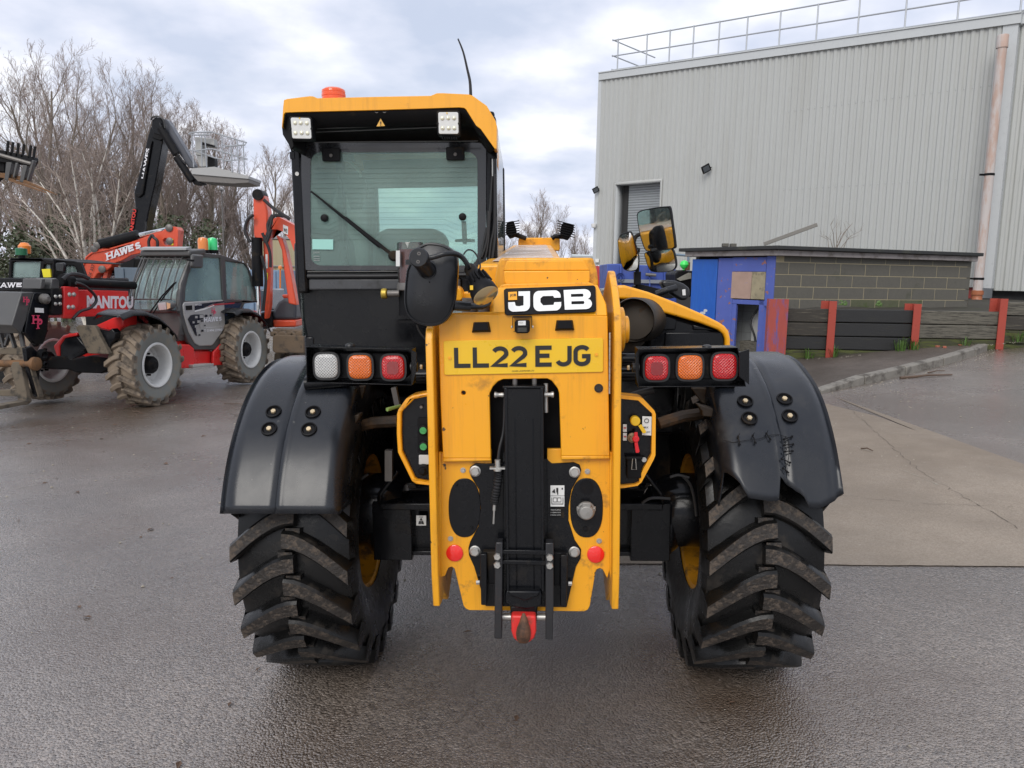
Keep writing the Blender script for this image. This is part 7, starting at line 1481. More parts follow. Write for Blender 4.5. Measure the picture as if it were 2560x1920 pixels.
# cab: side frame with openings, door
sidep = [(985, 320), (1100, 318), (1300, 340), (1440, 388), (1560, 430), (1620, 520), (1722, 862), (1560, 880), (1400, 1180), (1240, 1390), (1000, 1388), (930, 1300), (860, 1080), (830, 900), (840, 760), (905, 560), (965, 400)]
holes = [[(1110, 368), (1290, 376), (1320, 850), (1010, 862), (895, 850), (905, 700), (940, 560), (1000, 410), (1040, 380)], [(1345, 410), (1560, 440), (1600, 500), (1700, 850), (1360, 828)]]
sp = MB().holed(ts_(S4, sidep), [ts_(S4, h)[::-1] for h in holes], (-.07, 0, 0)).build('cab_side', GRYC, tel, bev=.012)
dp_ = [(890, 866), (1315, 838), (1335, 870), (1340, 1150), (1210, 1330), (1190, 1345), (1060, 1350), (1010, 1320), (940, 1190), (885, 1000), (875, 900)]
dr = MB().prism(ts_(S4, dp_, -.285), (-.03, 0, 0)).build('door', DOOR, tel, bev=.012)
MB().prism(ts_(S4, [(1335, 868), (1530, 870), (1400, 1120), (1345, 1165)], -.29), (-.03, 0, 0)).build('door_glass_low', mat('dark_glass', (.02, .03, .04), .1, coat=.5), tel)
dd = MB()
dec = [([(1005, 905), (1080, 880), (1330, 850), (1335, 868), (1200, 885), (1110, 925), (1005, 955)], DKP), ([(1150, 915), (1230, 882), (1450, 868), (1440, 882), (1240, 900), (1160, 930)], mat('decal_red', (.40, .03, .04), .4)), ([(1005, 958), (1110, 935), (1220, 895), (1220, 905), (1110, 950), (1005, 972)], WHT), ([(930, 1050), (960, 1010), (1000, 1000), (1100, 1000), (1095, 1055), (1060, 1060), (1055, 1105), (1010, 1120), (1030, 1240), (1015, 1230), (960, 1120)], DKP)]
for i, (pts, m) in enumerate(dec): MB().prism(ts_(S4, pts, -.279 + .0015 * i), (-.004, 0, 0)).build('door_decal', m, dr, smooth=0)
for i, (x, y, s) in enumerate([(1022, 1030, 26), (1078, 1022, 36), (992, 1088, 20), (1048, 1080, 28), (1020, 1132, 26), (1072, 1128, 28), (1036, 1182, 26), (1132, 1016, 26), (1183, 1010, 16), (1086, 1072, 18), (1090, 1180, 22), (1118, 1122, 14), (1058, 1228, 18)]):
    MB().prism(ts_(S4, [(x - s / 2, y - s / 2), (x + s / 2, y - s / 2), (x + s / 2, y + s / 2), (x - s / 2, y + s / 2)], -.270), (-.003, 0, 0)).build('decal_square', (DOOR if x < 1080 and x != 1058 else DKP), dr, smooth=0)
ql = lambda x, y, d_=-.272: T.at(S4(x, y), d_, 0)
strokes('door_lettering', [('H', 0, .19), ('A', .2, .40), ('W', .40, .64), ('E', .66, .80), ('S', .83, 1.0)], ql(1104, 1088), ql(1298, 1072), ql(1104, 1036), .018, mat('letter_white', (.75, .75, .78), .4), dr, serif=True)
lettering('door_lettering', 'T: 01494 559900', ql(1106, 1196), ql(1308, 1184), ql(1106, 1166), MATS['letter_white'], dr, .015)
lettering('door_lettering', 'www.hawesplant.co.uk', ql(1108, 1152), ql(1304, 1140), ql(1108, 1142), MATS['letter_white'], dr, .01)
lettering('door_lettering', 'MT1030', ql(1010, 905), ql(1080, 900), ql(1010, 888), MATS['letter_white'], dr, .01)
strokes('door_logo', [('H', 0, .75)], ql(1188, 985), ql(1240, 982), ql(1188, 930), .014, mat('logo_pink', (.65, .05, .12), .4), dr, serif=True)
strokes('door_logo', [('P', 0, 1)], ql(1208, 1012), ql(1240, 1008), ql(1208, 962), .013, MATS['logo_pink'], dr, serif=True)
MB().prism(ts_(S4, [(908, 905), (975, 900), (978, 950), (912, 952)], -.275), (-.01, 0, 0)).build('door_handle', BLKF, dr)
# windscreen, roof, bonnet below
yb_ = T.at(S4(825, 950), -.32, 0).y; yt_ = T.at(S4(965, 370), -.32, 0).y
BLt = T.at(S4(305, 960), yb_); BRt = T.at(S4(820, 965), yb_); TLt = T.at(S4(470, 375), yt_); TRt = T.at(S4(955, 375), yt_)
wsb = [BLt, BRt, BRt.lerp(TRt, .5) + V((.0, -.10, 0)), TRt, TLt, BLt.lerp(TLt, .5) + V((0, -.10, 0))]
MB().add(wsb, [(0, 1, 2, 5), (5, 2, 3, 4)]).build('windscreen', GL_FAR, tel, smooth=80)
fr = MB(); fr.tube([BLt, wsb[5], TLt], .03, 8); fr.tube([BRt, wsb[2], TRt], .035, 8); fr.tube([BLt, BRt], .03, 8); fr.tube([TLt, TRt], .03, 8); fr.build('windscreen_frame', GRYC, tel)
gb = MB()
def gpt(u, v): 
    a_ = BLt.lerp(BRt, u); m_ = wsb[5].lerp(wsb[2], u); b_ = TLt.lerp(TRt, u); return (a_ * (1 - v) ** 2 + m_ * 2 * v * (1 - v) + b_ * v * v) * 1.0 + V((0, -.10, 0))
for k in range(7): u = .0 + .15 * k; gb.tube([gpt(u, .22 + .1 * j) for j in range(8)] + [gpt(u, 1.0), gpt(u, 1.05) + V((0, .12, .02))], .011, 6)
for v in (.22, .98): gb.tube([gpt(0, v), gpt(.9, v)], .013, 6)
gb.build('windscreen_guard', GRYC, tel)
rfm = MB(); rfm.prism(ts_(S4, [(490, 318), (960, 318), (985, 330), (500, 332)], -.6)[:0] or [TLt + V((-.03, -.12, .02)), TRt + V((.08, -.12, .02)), V((-.26, WB_ - .9, TRt.z + .06)), V((TLt.x - .03, WB_ - .9, TRt.z + .06))], (0, 0, .10)); rfm.build('cab_roof', GRYC, tel, bev=.03, seg=3)
MB().prism(ts_(S4, [(480, 308), (940, 305), (945, 322), (485, 326)], -.9)[:0] or [TLt + V((0, -.16, .12)), TRt + V((.04, -.16, .12)), TRt + V((.04, -.02, .15)), TLt + V((0, -.02, .15))], (0, 0, .03)).build('roof_visor', mat('visor_light', (.30, .31, .31), .4), tel)
for pts in ([(1110, 368), (1290, 376), (1320, 850), (1010, 862), (895, 850), (905, 700), (940, 560), (1000, 410)], [(1345, 410), (1560, 440), (1600, 500), (1700, 850), (1360, 828)]): MB().prism(ts_(S4, pts, -.33), (-.008, 0, 0)).build('side_window', GL_FAR, tel, smooth=0)
xr_ = TLt.x - .02
MB().prism([V((xr_, p.y, p.z)) for p in ts_(S4, sidep[2:6] + [(1722, 862), (1560, 880)])] , (-.0, 0, 0))if False else None
for y_ in (yt_ + .05, WB_ - 1.0): MB().tube([V((xr_, y_, 1.25)), V((xr_, y_, TRt.z))], .04, 8).build('cab_post', GRYC, tel)
MB().prism([V((-.33, yb_ + .05, .95)), V((-.33, WB_ - .9, .95)), V((-.33, WB_ - .9, 1.28)), V((-.33, yb_ + .05, 1.28))], (BLt.x + .33, 0, 0)).build('cab_lower', GRYC, tel, bev=.02)
MB().prism(tf_(S4, [(290, 965), (830, 970), (850, 1100), (820, 1300), (700, 1300), (600, 1050), (300, 1020)], yb_ + .02), (0, .2, 0)).build('scuttle', GRYC, tel, bev=.02)
sx = MB(); sx.prism(ts_(S4, [(1070, 750), (1060, 680), (1100, 640), (1180, 628), (1240, 640), (1275, 680), (1250, 700), (1160, 750)], -.62), (-.35, 0, 0)); sx.build('headrest', INT, tel, bev=.03)
MB().prism(ts_(S4, [(990, 850), (1000, 760), (1070, 700), (1170, 690), (1280, 690), (1290, 850)], -.58), (-.45, 0, 0)).build('seat_cover', mat('plastic_sheet', (.38, .39, .36), .3), tel, bev=.04)
MB().tube([T.at(S4(945 + 45 * cos(a_), 790 + 70 * sin(a_)), -.55, 0) for a_ in [k * .4 for k in range(16)]], .02, 6, closed=True).build('steering_wheel', BLKF, tel)
ml = MB(); ml.prism(ts_(S4, [(985, 335), (1105, 340), (1100, 490), (1000, 490), (975, 470)], -.12), (-.06, 0, 0)); ml.build('wing_mirror', GRYC, tel, bev=.03, seg=3)
MB().tube([T.at(S4(910, 395), -.2, 0), T.at(S4(1000, 405), -.1, 0)], .014, 6).build('mirror_bracket', BLKF, tel)
for cx, m in ((1097, L_BCN), (1202, L_GRN)):
    c = T.at(S4(cx, 300), -.6, 0); b_ = MB().lathe([(.085, 0), (.085, .16), (.07, .20), (0, .22)], c + V((0, 0, .02)), (0, 0, 1), 18, cap=False).build('beacon', mat('beacon_orange', (.75, .22, .03), .15, coat=.5) if m is L_BCN else mat('beacon_emerald', (.03, .65, .20), .15, coat=.5), tel); MB().lathe([(.10, -.04), (.10, .02)], c, (0, 0, 1), 18).build('beacon_base', BLKF, b_)
hl_ = MB().prism(tf_(S4, [(585, 870), (620, 855), (700, 855), (740, 880), (735, 930), (690, 955), (610, 960), (588, 930)], yb_ - .22), (0, .14, 0)).build('headlight', mat('headlight_body', (.10, .10, .10), .4), tel, bev=.02)
MB().prism(tf_(S4, [(595, 875), (680, 862), (690, 945), (610, 952)], yb_ - .225), (0, .01, 0)).build('headlight_lens', mat('headlight_glass', (.65, .66, .66), .12, .5, coat=1), hl_); MB().prism(tf_(S4, [(692, 868), (732, 880), (730, 928), (698, 944)], yb_ - .224), (0, .01, 0)).build('indicator_lens', mat('pale_amber', (.6, .35, .2), .2), hl_)
MB().tube(tf_(S4, [(500, 990), (640, 800), (780, 650)], yb_ - .1), .012, 6).tube(tf_(S4, [(540, 995), (650, 820), (800, 640)], yb_ - .1), .010, 6).build('wiper', BLKF, tel)
# boom, head, carriage
xb_ = -1.0
BMP = [(880, 930), (1085, 905), (1780, 925), (1780, 1250), (1060, 1290), (880, 1300)]
bmo = MB().prism(ts_(S2, BMP, xb_), (-.36, 0, 0)).build('boom', REDM, tel, bev=.015)
MB().prism(ts_(S2, [(885, 870), (900, 862), (1080, 872), (1088, 900), (1085, 1120), (1010, 1310), (885, 1305), (880, 1290)], xb_ + .05), (-.06, 0, 0)).build('boom_tip_plate', REDM, bmo, bev=.01)
for q in ((962, 975), (1022, 975), (950, 1150), (1010, 1150)): MB().lathe([(.035, 0), (.02, .02), (0, .022)], T.at(S2(*q), xb_ + .05, 0), (1, 0, 0), 10, cap=False).build('tip_bolt', STL, bmo)
qb = lambda x, y: T.at(S2(x, y), xb_ + .004, 0)
lettering('boom_lettering', 'MANITOU', qb(1198, 1168), qb(1840, 1168), qb(1198, 985), MATS['letter_white'], bmo, .05)
MB().prism(ts_(S2, [(720, 900), (750, 885), (860, 890), (865, 1255), (750, 1262), (718, 1240)], xb_ + .06), (-.5, 0, 0)).build('head_bracket', BLKF, tel, bev=.01)
for q in ((768, 1003), (830, 1000), (768, 1105), (830, 1103)): MB().lathe([(.028, 0), (.02, .015), (0, .018)], T.at(S2(*q), xb_ + .065, 0), (1, 0, 0), 10, cap=False).build('bracket_bolt', STL, tel)
cy = MB(); cy.tube(ts_(S2, [(830, 800), (1850, 850)], xb_ - .05), .065, 12); cy.lathe([(.12, -.05), (.12, .05)], T.at(S2(920, 800), xb_ - .05, 0), (0, 1, 0), 16); cy.build('tilt_cylinder', BLKF, tel)
MB().prism(ts_(S2, [(575, 760), (630, 755), (620, 880), (565, 900)], xb_ + .02), (-.3, 0, 0)).prism(ts_(S2, [(720, 760), (780, 748), (825, 790), (820, 900), (700, 900)], xb_ + .04), (-.3, 0, 0)).build('head_lug', GRYC, tel, bev=.01)
car = MB().prism(ts_(S2, [(470, 960), (500, 945), (700, 955), (720, 1100), (680, 1260), (660, 1500), (600, 1659), (480, 1659), (350, 1500), (390, 1250)], xb_ + .02), (-.06, 0, 0)).build('carriage', BLK, tel, bev=.01)
MB().prism(ts_(S2, [(300, 945), (460, 940), (470, 960), (395, 1250), (290, 1520), (165, 1400)], xb_ + .0), (-.5, 0, 0)).build('carriage_face', GRYC, tel, bev=.01)
qc = lambda x, y: T.at(S2(x, y), xb_ + .035, 0)
for (x0, y0, s) in ((318, 1080, .62), (445, 1380, 1)):
    strokes('carriage_logo', [('H', 0, .7)], qc(x0, y0), qc(x0 + 130 * s, y0), qc(x0, y0 - 120 * s), .026 * s, MATS['logo_pink'], car, serif=True, lift=.004); strokes('carriage_logo', [('P', 0, 1)], qc(x0 + 60 * s, y0 + 70 * s), qc(x0 + 130 * s, y0 + 60 * s), qc(x0 + 60 * s, y0 - 70 * s), .026 * s, MATS['logo_pink'], car, serif=True, lift=.012)
sticker('carriage_label', qc(484, 1222), qc(606, 1228), qc(480, 1158), WHT, car)
MB().lathe([(.07, 0), (.07, .06), (.035, .10), (0, .10)], T.at(S2(590, 1035), xb_ + .02, 0), (1, 0, 0), 16, cap=False).build('carriage_pin', STLD, car)
hose = MB(); 
for pts in ([(1050, 815), (1160, 850), (1290, 960), (1330, 1060), (1250, 1160), (1110, 1210), (1010, 1310)], [(860, 760), (950, 700), (1100, 710), (1220, 760)], [(870, 770), (980, 690), (1120, 700), (1230, 745)]): hose.tube(catmull(ts_(S2, pts, xb_ + .12), 5), .022, 7)
hose.build('boom_hose', RUBH, tel)
# lower carriage and forks
RST = mat('rust_brown_steel', (.17, .085, .035), .75, .1, var=.4, vscale=14, dirt_or_haze=(.04, .035, .03), damt=.7, dscale=7, dth=.5); FRK = mat('muddy_fork', (.13, .105, .075), .85, var=.4, vscale=10, dirt_or_haze=(.03, .028, .025), damt=.9, dscale=6, dth=.52)
MB().prism(ts_(S3, [(350, 500), (440, 470), (600, 620), (600, 760), (560, 800), (540, 960), (610, 1150), (540, 1190), (500, 1150), (390, 760)], xb_ + .08), (-.06, 0, 0)).build('carriage_lower_plate', BLK, tel, bev=.01)
MB().prism(ts_(S3, [(420, 760), (480, 760), (612, 1165), (545, 1190)], xb_ + .10), (-.05, 0, 0)).build('worn_edge', FRK, tel, bev=.01)
for q, r in ((S3(565, 588), .075), (S3(585, 720), .04)): MB().lathe([(r, 0), (r, .05), (r * .6, .06), (r * .6, .0)], T.at(q, xb_ + .09, 0), (1, 0, 0), 18, cap=False).build('carriage_bush', BLKF, tel)
yk = T.at(S3(430, 720), xb_ + .1, 0).y
MB().tube([T.at(S3(-60, 710), yk), T.at(S3(470, 715), yk)], .05, 12).lathe([(.09, 0), (.09, .05), (.05, .07), (0, .07)], T.at(S3(465, 715), yk), (1, 0, 0), 16, cap=False).build('fork_shaft', RST, tel)
for (x0, x1) in ((0, 0),):
    MB().prism(tf_(S3, [(145, 740), (175, 690), (260, 690), (300, 800), (385, 1240), (340, 1290), (250, 1250)], yk - .05), (0, .07, 0)).build('fork_shank', FRK, tel, bev=.01)
    a_ = T.at(S3(320, 1240), yk - .05); a_.z = max(a_.z, .05); MB().prism([a_ + V((-.08, 0, -.03)), a_ + V((.08, 0, -.03)), a_ + V((.06, -1.15, -.03)), a_ + V((-.06, -1.15, -.03))], (0, 0, .05)).build('fork_blade', FRK, tel, bev=.008)
    b_ = a_ + V((-.95, 0, 0)); MB().prism([b_ + V((-.08, 0, -.03)), b_ + V((.08, 0, -.03)), b_ + V((.06, -1.15, -.03)), b_ + V((-.06, -1.15, -.03))], (0, 0, .05)).prism([b_ + V((-.08, 0, 0)), b_ + V((.08, 0, 0)), b_ + V((.08, 0, .7)), b_ + V((-.08, 0, .7))], (0, .07, 0)).build('fork_blade', FRK, tel, bev=.008)
bars = MB(); yc_ = yk + .12
for pts in ([(-60, 500), (320, 490), (350, 590), (-60, 585)], [(-60, 1080), (380, 1060), (500, 1170), (-60, 1160)]): bars.prism(tf_(S3, pts, yc_), (0, .08, 0))
bars.build('carriage_crossbar', FRK, tel, bev=.01)
gd = MB(); gd.tube(catmull(tf_(S3, [(-60, 195), (200, 200), (270, 240), (300, 330), (320, 480)], yc_), 5), .03, 8)
for a_, b_ in (((0, 250), (60, 490)), ((120, 210), (210, 490)), ((150, 240), (80, 460))): gd.bar(T.at(S3(*a_), yc_), T.at(S3(*b_), yc_), .05, .03)
gd.build('load_guard', GRYC, tel)
# stabiliser, front axle
MB().prism(tf_(S3, [(1040, 210), (1085, 182), (1300, 190), (1325, 225), (1510, 585), (1215, 575)], -.62), (0, .08, 0)).build('stabiliser_foot', FRK, tel, bev=.012)
MB().prism(tf_(S3, [(1325, 225), (1500, 260), (1545, 225), (1595, 290), (1580, 380), (1520, 440), (1500, 560), (1430, 420)], -.56), (0, .12, 0)).build('stabiliser_arm', BLK, tel, bev=.012)
MB().prism(tf_(S3, [(820, 460), (880, 350), (1060, 330), (1190, 480), (1180, 540), (960, 640), (830, 620)], -.60), (0, .2, 0)).build('stabiliser_housing', BLK, tel, bev=.02)
MB().prism(tf_(S3, [(735, 470), (870, 320), (1060, 285), (1060, 330), (890, 360), (820, 470), (820, 610), (780, 610)], -.62), (0, .1, 0)).prism(tf_(S3, [(1315, 190), (1560, 80), (1700, 60), (1700, 200), (1600, 300), (1400, 230)], -.3), (0, .3, 0)).build('front_frame', REDM, tel, bev=.015)
MB().prism(tf_(S3, [(620, 700), (700, 620), (900, 600), (1000, 650), (1250, 600), (1500, 640), (1520, 780), (1400, 850), (1050, 840), (950, 800), (640, 790)], -.2), (0, .3, 0)).build('front_axle', BLKF, tel, bev=.02)
MB().bar(T.at(S3(480, 460), -.9), T.at(S3(620, 240), -.9), .07, .06).bar(T.at(S3(1180, 540), -.63), T.at(S3(970, 640), -.63), .06, .05).build('cylinder_strut', BLK, tel)

# ================================================================== BLACK TELEHANDLER BEHIND ON THE LEFT
YB2 = 14.2; o0 = WF.at((60, 900), YB2); bt2 = empty('telehandler', MX.Translation((o0.x, YB2, g(o0.x, YB2))), 'black telehandler behind on the far left with HAWES on its boom and a yellow tag', 'telehandler'); BT = Frame(bt2.matrix_world)
bp2 = lambda R, pts, y=0: [BT.at(R(*p), y) for p in pts]
cabs = MB().holed(bp2(S2, [(115, 760), (130, 500), (145, 470), (550, 470), (700, 485), (1020, 510), (1110, 540), (1190, 760)]), [bp2(S2, [(150, 740), (165, 530), (190, 515), (560, 520), (545, 740)])[::-1], bp2(S2, [(600, 740), (610, 560), (690, 560), (690, 740)])[::-1], bp2(S2, [(880, 700), (890, 575), (1010, 575), (1040, 600), (1090, 700)])[::-1]], (0, .1, 0)).build('cab', BLKF, bt2, bev=.02)
MB().prism(bp2(S2, [(150, 740), (165, 525), (560, 520), (545, 740)], .05), (0, .01, 0)).build('cab_window', GL_FAR, cabs, smooth=0); MB().prism(bp2(S2, [(600, 740), (605, 540), (1030, 575), (1090, 740)], .05), (0, .01, 0)).build('cab_window', GL_FAR, cabs, smooth=0)
MB().prism(bp2(S2, [(115, 760), (130, 500), (1110, 540), (1190, 760)], 1.5), (0, .1, 0)).build('cab_far_side', BLKF, cabs); MB().prism(bp2(S2, [(140, 470), (560, 468), (1100, 530), (1100, 545), (140, 500)], 0), (0, 1.6, 0)).build('cab_roof', BLKF, bt2, bev=.02)
MB().prism(bp2(S2, [(-80, 750), (1200, 750), (1250, 1100), (700, 1300), (-80, 1300)], .3), (0, 1.6, 0)).build('body', BLKF, bt2, bev=.03)
bb2 = MB().prism(bp2(S2, [(-60, 745), (560, 755), (600, 800), (560, 890), (-60, 935)], -.5), (0, .3, 0)).build('boom', BLK, bt2, bev=.015); ql2 = lambda x, y: BT.at(S2(x, y), -.505)
strokes('boom_lettering', [('H', 0, .18), ('A', .2, .39), ('W', .40, .62), ('E', .65, .81), ('S', .84, 1.0)], ql2(-95, 882), ql2(400, 872), ql2(-90, 815), .020, MATS['letter_white'], bb2, serif=True)
MB().prism(bp2(S2, [(575, 625), (690, 618), (705, 735), (600, 738)], -.2), (0, .04, 0)).build('yellow_tag', mat('tag_yellow', (.75, .65, .02), .5), bt2); MB().prism(bp2(S2, [(760, 540), (870, 530), (890, 560), (885, 665), (770, 660)], -.25), (0, .08, 0)).build('wing_mirror', PLAS, bt2, bev=.02)
MB().tube(bp2(S2, [(750, 485), (745, 600), (740, 740)], -.2), .025, 6).build('mirror_stalk', BLKF, bt2); MB().prism(bp2(S2, [(560, 475), (740, 500), (730, 560), (640, 560)], -.15), (0, .1, 0)).build('roof_lamp', BLKF, bt2, bev=.02)
MB().lathe([(.10, 0), (.10, .12), (0, .14)], BT.at(S2(298, 430), 0), (0, 0, 1), 14, cap=False).build('green_beacon', mat('dark_green_beacon', (.01, .12, .05), .2), bt2); MB().lathe([(.10, 0), (.11, .14), (.06, .2), (0, .21)], BT.at(S2(345, 410), .3), (0, 0, 1), 14, cap=False).build('amber_beacon', MATS['beacon_orange'], bt2); MB().tube(bp2(S2, [(300, 435), (305, 470)]), .06, 8).build('beacon_stem', BLKF, bt2)
for x_ in (-60, 380): 
    c = BT.at(S2(x_, 1330), .3); c.z = .6; MB().lathe([(.3, -.2), (.6, -.18), (.62, 0), (.6, .18), (.3, .2)], c, (0, 1, 0), 24).build('wheel', RUB, bt2)
MB().prism(bp2(S2, [(100, 1110), (130, 1125), (145, 1155), (110, 1160)], -.6), (0, .02, 0)).build('yellow_mark', MATS['tag_yellow'], bt2)

# ================================================================== ORANGE-RED EXCAVATOR ARM 'HAWES EX 357'
YX = 19.0; o0 = WF.at((260, 800), YX); exv = empty('excavator', MX.Translation((o0.x, YX, g(o0.x, YX))), 'excavator with a long orange-red arm lettered HAWES and EX 357 behind the grilled cab', 'excavator'); XF = Frame(exv.matrix_world); xp = lambda R, pts, y=0: [XF.at(R(*p), y) for p in pts]
arm = [S2(1110, 775), S2(1112, 690), S2(1128, 600), S2(1180, 450), S2(1250, 392), S2(1285, 375), S2(1272, 345), S2(1275, 280), S2(1370, 268), S2(1410, 335), S2(1500, 335), S2(1800, 250), S4(490, 130), S4(640, 85), S4(700, 25), S4(792, 30), S4(820, 65), S4(797, 300), S4(520, 300), S4(300, 345), S2(1700, 500), S2(1560, 545), S2(1530, 600), S2(1440, 665), S2(1350, 680), S2(1290, 775)]
ao = MB().holed([XF.at(p, 0) for p in arm], [xp(S4, [(650, 180), (670, 158), (700, 160), (718, 195), (710, 230), (690, 245), (665, 225)])[::-1]], (0, .35, 0)).build('arm', ORGM, exv, bev=.02)
MB().prism(xp(S4, [(795, 60), (820, 65), (812, 300), (790, 300)], -.04), (0, .06, 0)).prism(xp(S2, [(1120, 690), (1135, 600), (1190, 455), (1260, 398), (1500, 345), (1800, 262), (1800, 275), (1500, 360), (1270, 410), (1200, 465), (1148, 605), (1135, 690)], -.03), (0, .04, 0)).build('arm_edge', ORGM, ao, bev=.01)
qx = lambda R, x, y: XF.at(R(x, y), -.035)
strokes('arm_lettering', [('H', 0, .20), ('A', .21, .40), ('W', .40, .63), ('E', .65, .81), ('S', .84, 1.0)], qx(S2, 1475, 505), qx(S2, 1950, 335), qx(S2, 1462, 405), .042, MATS['letter_white'], ao, serif=True)
lettering('arm_number', 'EX 357', qx(S2, 1250, 745), qx(S2, 1310, 565), qx(S2, 1210, 730), BPRT, ao, .01)
MB().tube([XF.at(S2(1390, 290), .1), XF.at(S2(1915, 158), .1)], .14, 12).build('ram_body', BLKF, exv); MB().tube([XF.at(S2(1900, 162), .1), XF.at(S4(695, 62), .1)], .06, 10).build('ram_rod', CHR, exv)
for q in (S2(1308, 345), S2(1343, 300), S2(1415, 625), S4(722, 45), S4(730, 190)): MB().lathe([(.09, 0), (.09, .03), (.05, .05), (0, .05)], XF.at(q, 0), (0, -1, 0), 12, cap=False).build('arm_pin', STLD, ao)
sticker('arm_sticker', XF.at(S4(738, 235), -.01), XF.at(S4(768, 235), -.01), XF.at(S4(738, 165), -.01), MATS['tag_yellow'], ao, .01)
MB().tube(catmull(xp(S4, [(500, 260), (495, 190), (530, 125), (550, 150), (590, 190), (590, 290)], -.2), 5), .035, 7).build('arm_hose', RUBH, exv)
bdx = MB().prism(xp(S2, [(1340, 680), (1640, 690), (1660, 800), (1650, 1100), (1200, 1100), (1290, 800)], .3), (0, 2, 0)).build('body', mat('body_grey', (.07, .08, .09), .5), exv, bev=.03)
lettering('body_lettering', 'HAWES', XF.at(S2(1365, 780), .29), XF.at(S2(1620, 775), .29), XF.at(S2(1365, 722), .29), MATS['letter_white'], bdx, .03, .01)
MB().prism(xp(S2, [(1500, 610), (1680, 610), (1690, 690), (1480, 680)], .3), (0, 1.5, 0)).build('engine_cover', BLKF, exv, bev=.03); MB().prism(xp(S2, [(1440, 670), (1500, 650), (1460, 790), (1400, 800)], .1), (0, .2, 0)).build('arm_link', ORGM, exv)

# ================================================================== BLACK LIFT MAST WITH BASKET
YP = 25.0; o0 = WF.at((340, 800), YP); plt = empty('access_platform', MX.Translation((o0.x, YP, g(o0.x, 22))), 'tall black telescopic mast with a folding arm holding a grey railed work basket', 'work platform'); PF = Frame(plt.matrix_world); pp = lambda pts, y=0, R=S6: [PF.at(R(*p), y) for p in pts]
ms = MB().prism(pp([(935, 1485), (985, 1290), (975, 1170), (1020, 1000), (1075, 760), (1095, 690), (1180, 700), (1185, 790), (1130, 1100), (1080, 1320), (1050, 1485)]), (0, .5, 0)).build('mast', BLK, plt, bev=.03)
MB().prism(pp([(1100, 690), (1105, 640), (1130, 618), (1175, 628), (1190, 680), (1185, 760), (1120, 740)], -.1), (0, .7, 0)).build('mast_head', BLK, plt, bev=.03)
MB().prism(pp([(1105, 770), (1165, 790), (1185, 780), (1180, 700), (1130, 690)], -.08), (0, .1, 0)).prism(pp([(1090, 820), (1105, 790), (1040, 1180), (1010, 1205), (985, 1195), (985, 1170), (1015, 1175)], -.08), (0, .1, 0)).build('mast_sleeve', BLKF, plt, bev=.02)
lettering('mast_lettering', 'HAWES', PF.at(S6(1055, 1070), -.02), PF.at(S6(1092, 850), -.02), PF.at(S6(1030, 1065), -.02), MATS['letter_white'], ms, .03, .02)
MB().prism(pp([(933, 1485), (972, 1290), (997, 1290), (965, 1485)], -.02), (0, .02, 0)).build('lettering_panel', BLKF, ms)
lettering('mast_lettering', 'MANITOU', PF.at(S6(966, 1480), -.03), PF.at(S6(996, 1292), -.03), PF.at(S6(940, 1478), -.03), mat('letter_red', (.65, .03, .02), .4), ms, .03, .03)
am2 = MB(); am2.prism(pp([(1165, 640), (1205, 630), (1225, 650), (1410, 965), (1405, 990), (1370, 985), (1190, 700)]), (0, .35, 0)); am2.build('folding_arm', mat('arm_slate', (.07, .075, .09), .4), plt, bev=.02)
MB().tube(pp([(1170, 700), (1285, 890)], -.1), .13, 8).build('levelling_ram', BLKF, plt); MB().tube(pp([(1285, 910), (1400, 1085)], -.1), .12, 8).build('basket_link', BLKF, plt); MB().prism(pp([(1385, 1050), (1450, 1080), (1460, 1100), (1410, 1108)], -.1), (0, .5, 0)).build('basket_mount', BLKF, plt)
fx = MB().prism(pp([(1390, 992), (1560, 980), (1810, 1048), (1810, 1070), (1395, 1035)], -.6), (0, 1.2, 0)).build('basket_floor', mat('basket_alloy', (.36, .36, .35), .5, .2, var=.1), plt, bev=.01); MB().prism(pp([(1395, 1035), (1810, 1068), (1808, 1095), (1700, 1102), (1440, 1085)], -.55), (0, 1.1, 0)).build('basket_underside', STLD, fx)
rlb = MB()
y0_, y1_ = -.6, .6
for y_, dz in ((y0_, 0),):
    for pts in ([(1370, 740), (1420, 750), (1520, 748), (1540, 728), (1380, 732)], [(1540, 728), (1795, 805), (1780, 822), (1640, 832), (1625, 820)], [(1375, 860), (1420, 865), (1540, 850), (1800, 925), (1650, 938)], [(1420, 865), (1560, 915), (1650, 938)]): rlb.tube(pp(pts, y_), .022, 6)
    for a_, b_ in (((1395, 740), (1410, 985)), ((1490, 735), (1505, 985)), ((1612, 750), (1628, 1000)), ((1725, 785), (1740, 1030)), ((1770, 805), (1780, 1035)), ((1680, 830), (1690, 1020)), ((1465, 750), (1470, 980))): rlb.tube(pp([a_, b_], y_), .02, 6)
rlb.build('basket_rails', mat('rail_grey', (.36, .38, .40), .5, .3), plt)
MB().prism(pp([(1418, 760), (1555, 775), (1562, 835), (1470, 830), (1465, 900), (1420, 895)], -.4), (0, .3, 0)).build('control_box', mat('control_grey', (.42, .42, .40), .6), plt, bev=.02); MB().prism(pp([(1425, 900), (1510, 905), (1510, 980), (1450, 980)], -.42), (0, .25, 0)).build('basket_locker', MATS['control_grey'], plt, bev=.02); MB().prism(pp([(1512, 905), (1562, 915), (1562, 980), (1512, 980)], -.42), (0, .25, 0)).prism(pp([(1470, 800), (1562, 825), (1562, 838), (1468, 822)], -.43), (0, .05, 0)).build('dark_locker', BLKF, plt)
MB().prism(pp([(1670, 440), (1780, 430), (1860, 480), (1850, 800), (1660, 800), (1665, 560)], .1, S2), (0, .6, 0)).build('mast_foot', BLKF, plt, bev=.03); MB().box((0, 0, .9), (2.2, 2.0, 1.4)).build('carrier', BLKF, plt, bev=.05)
hm = MB()
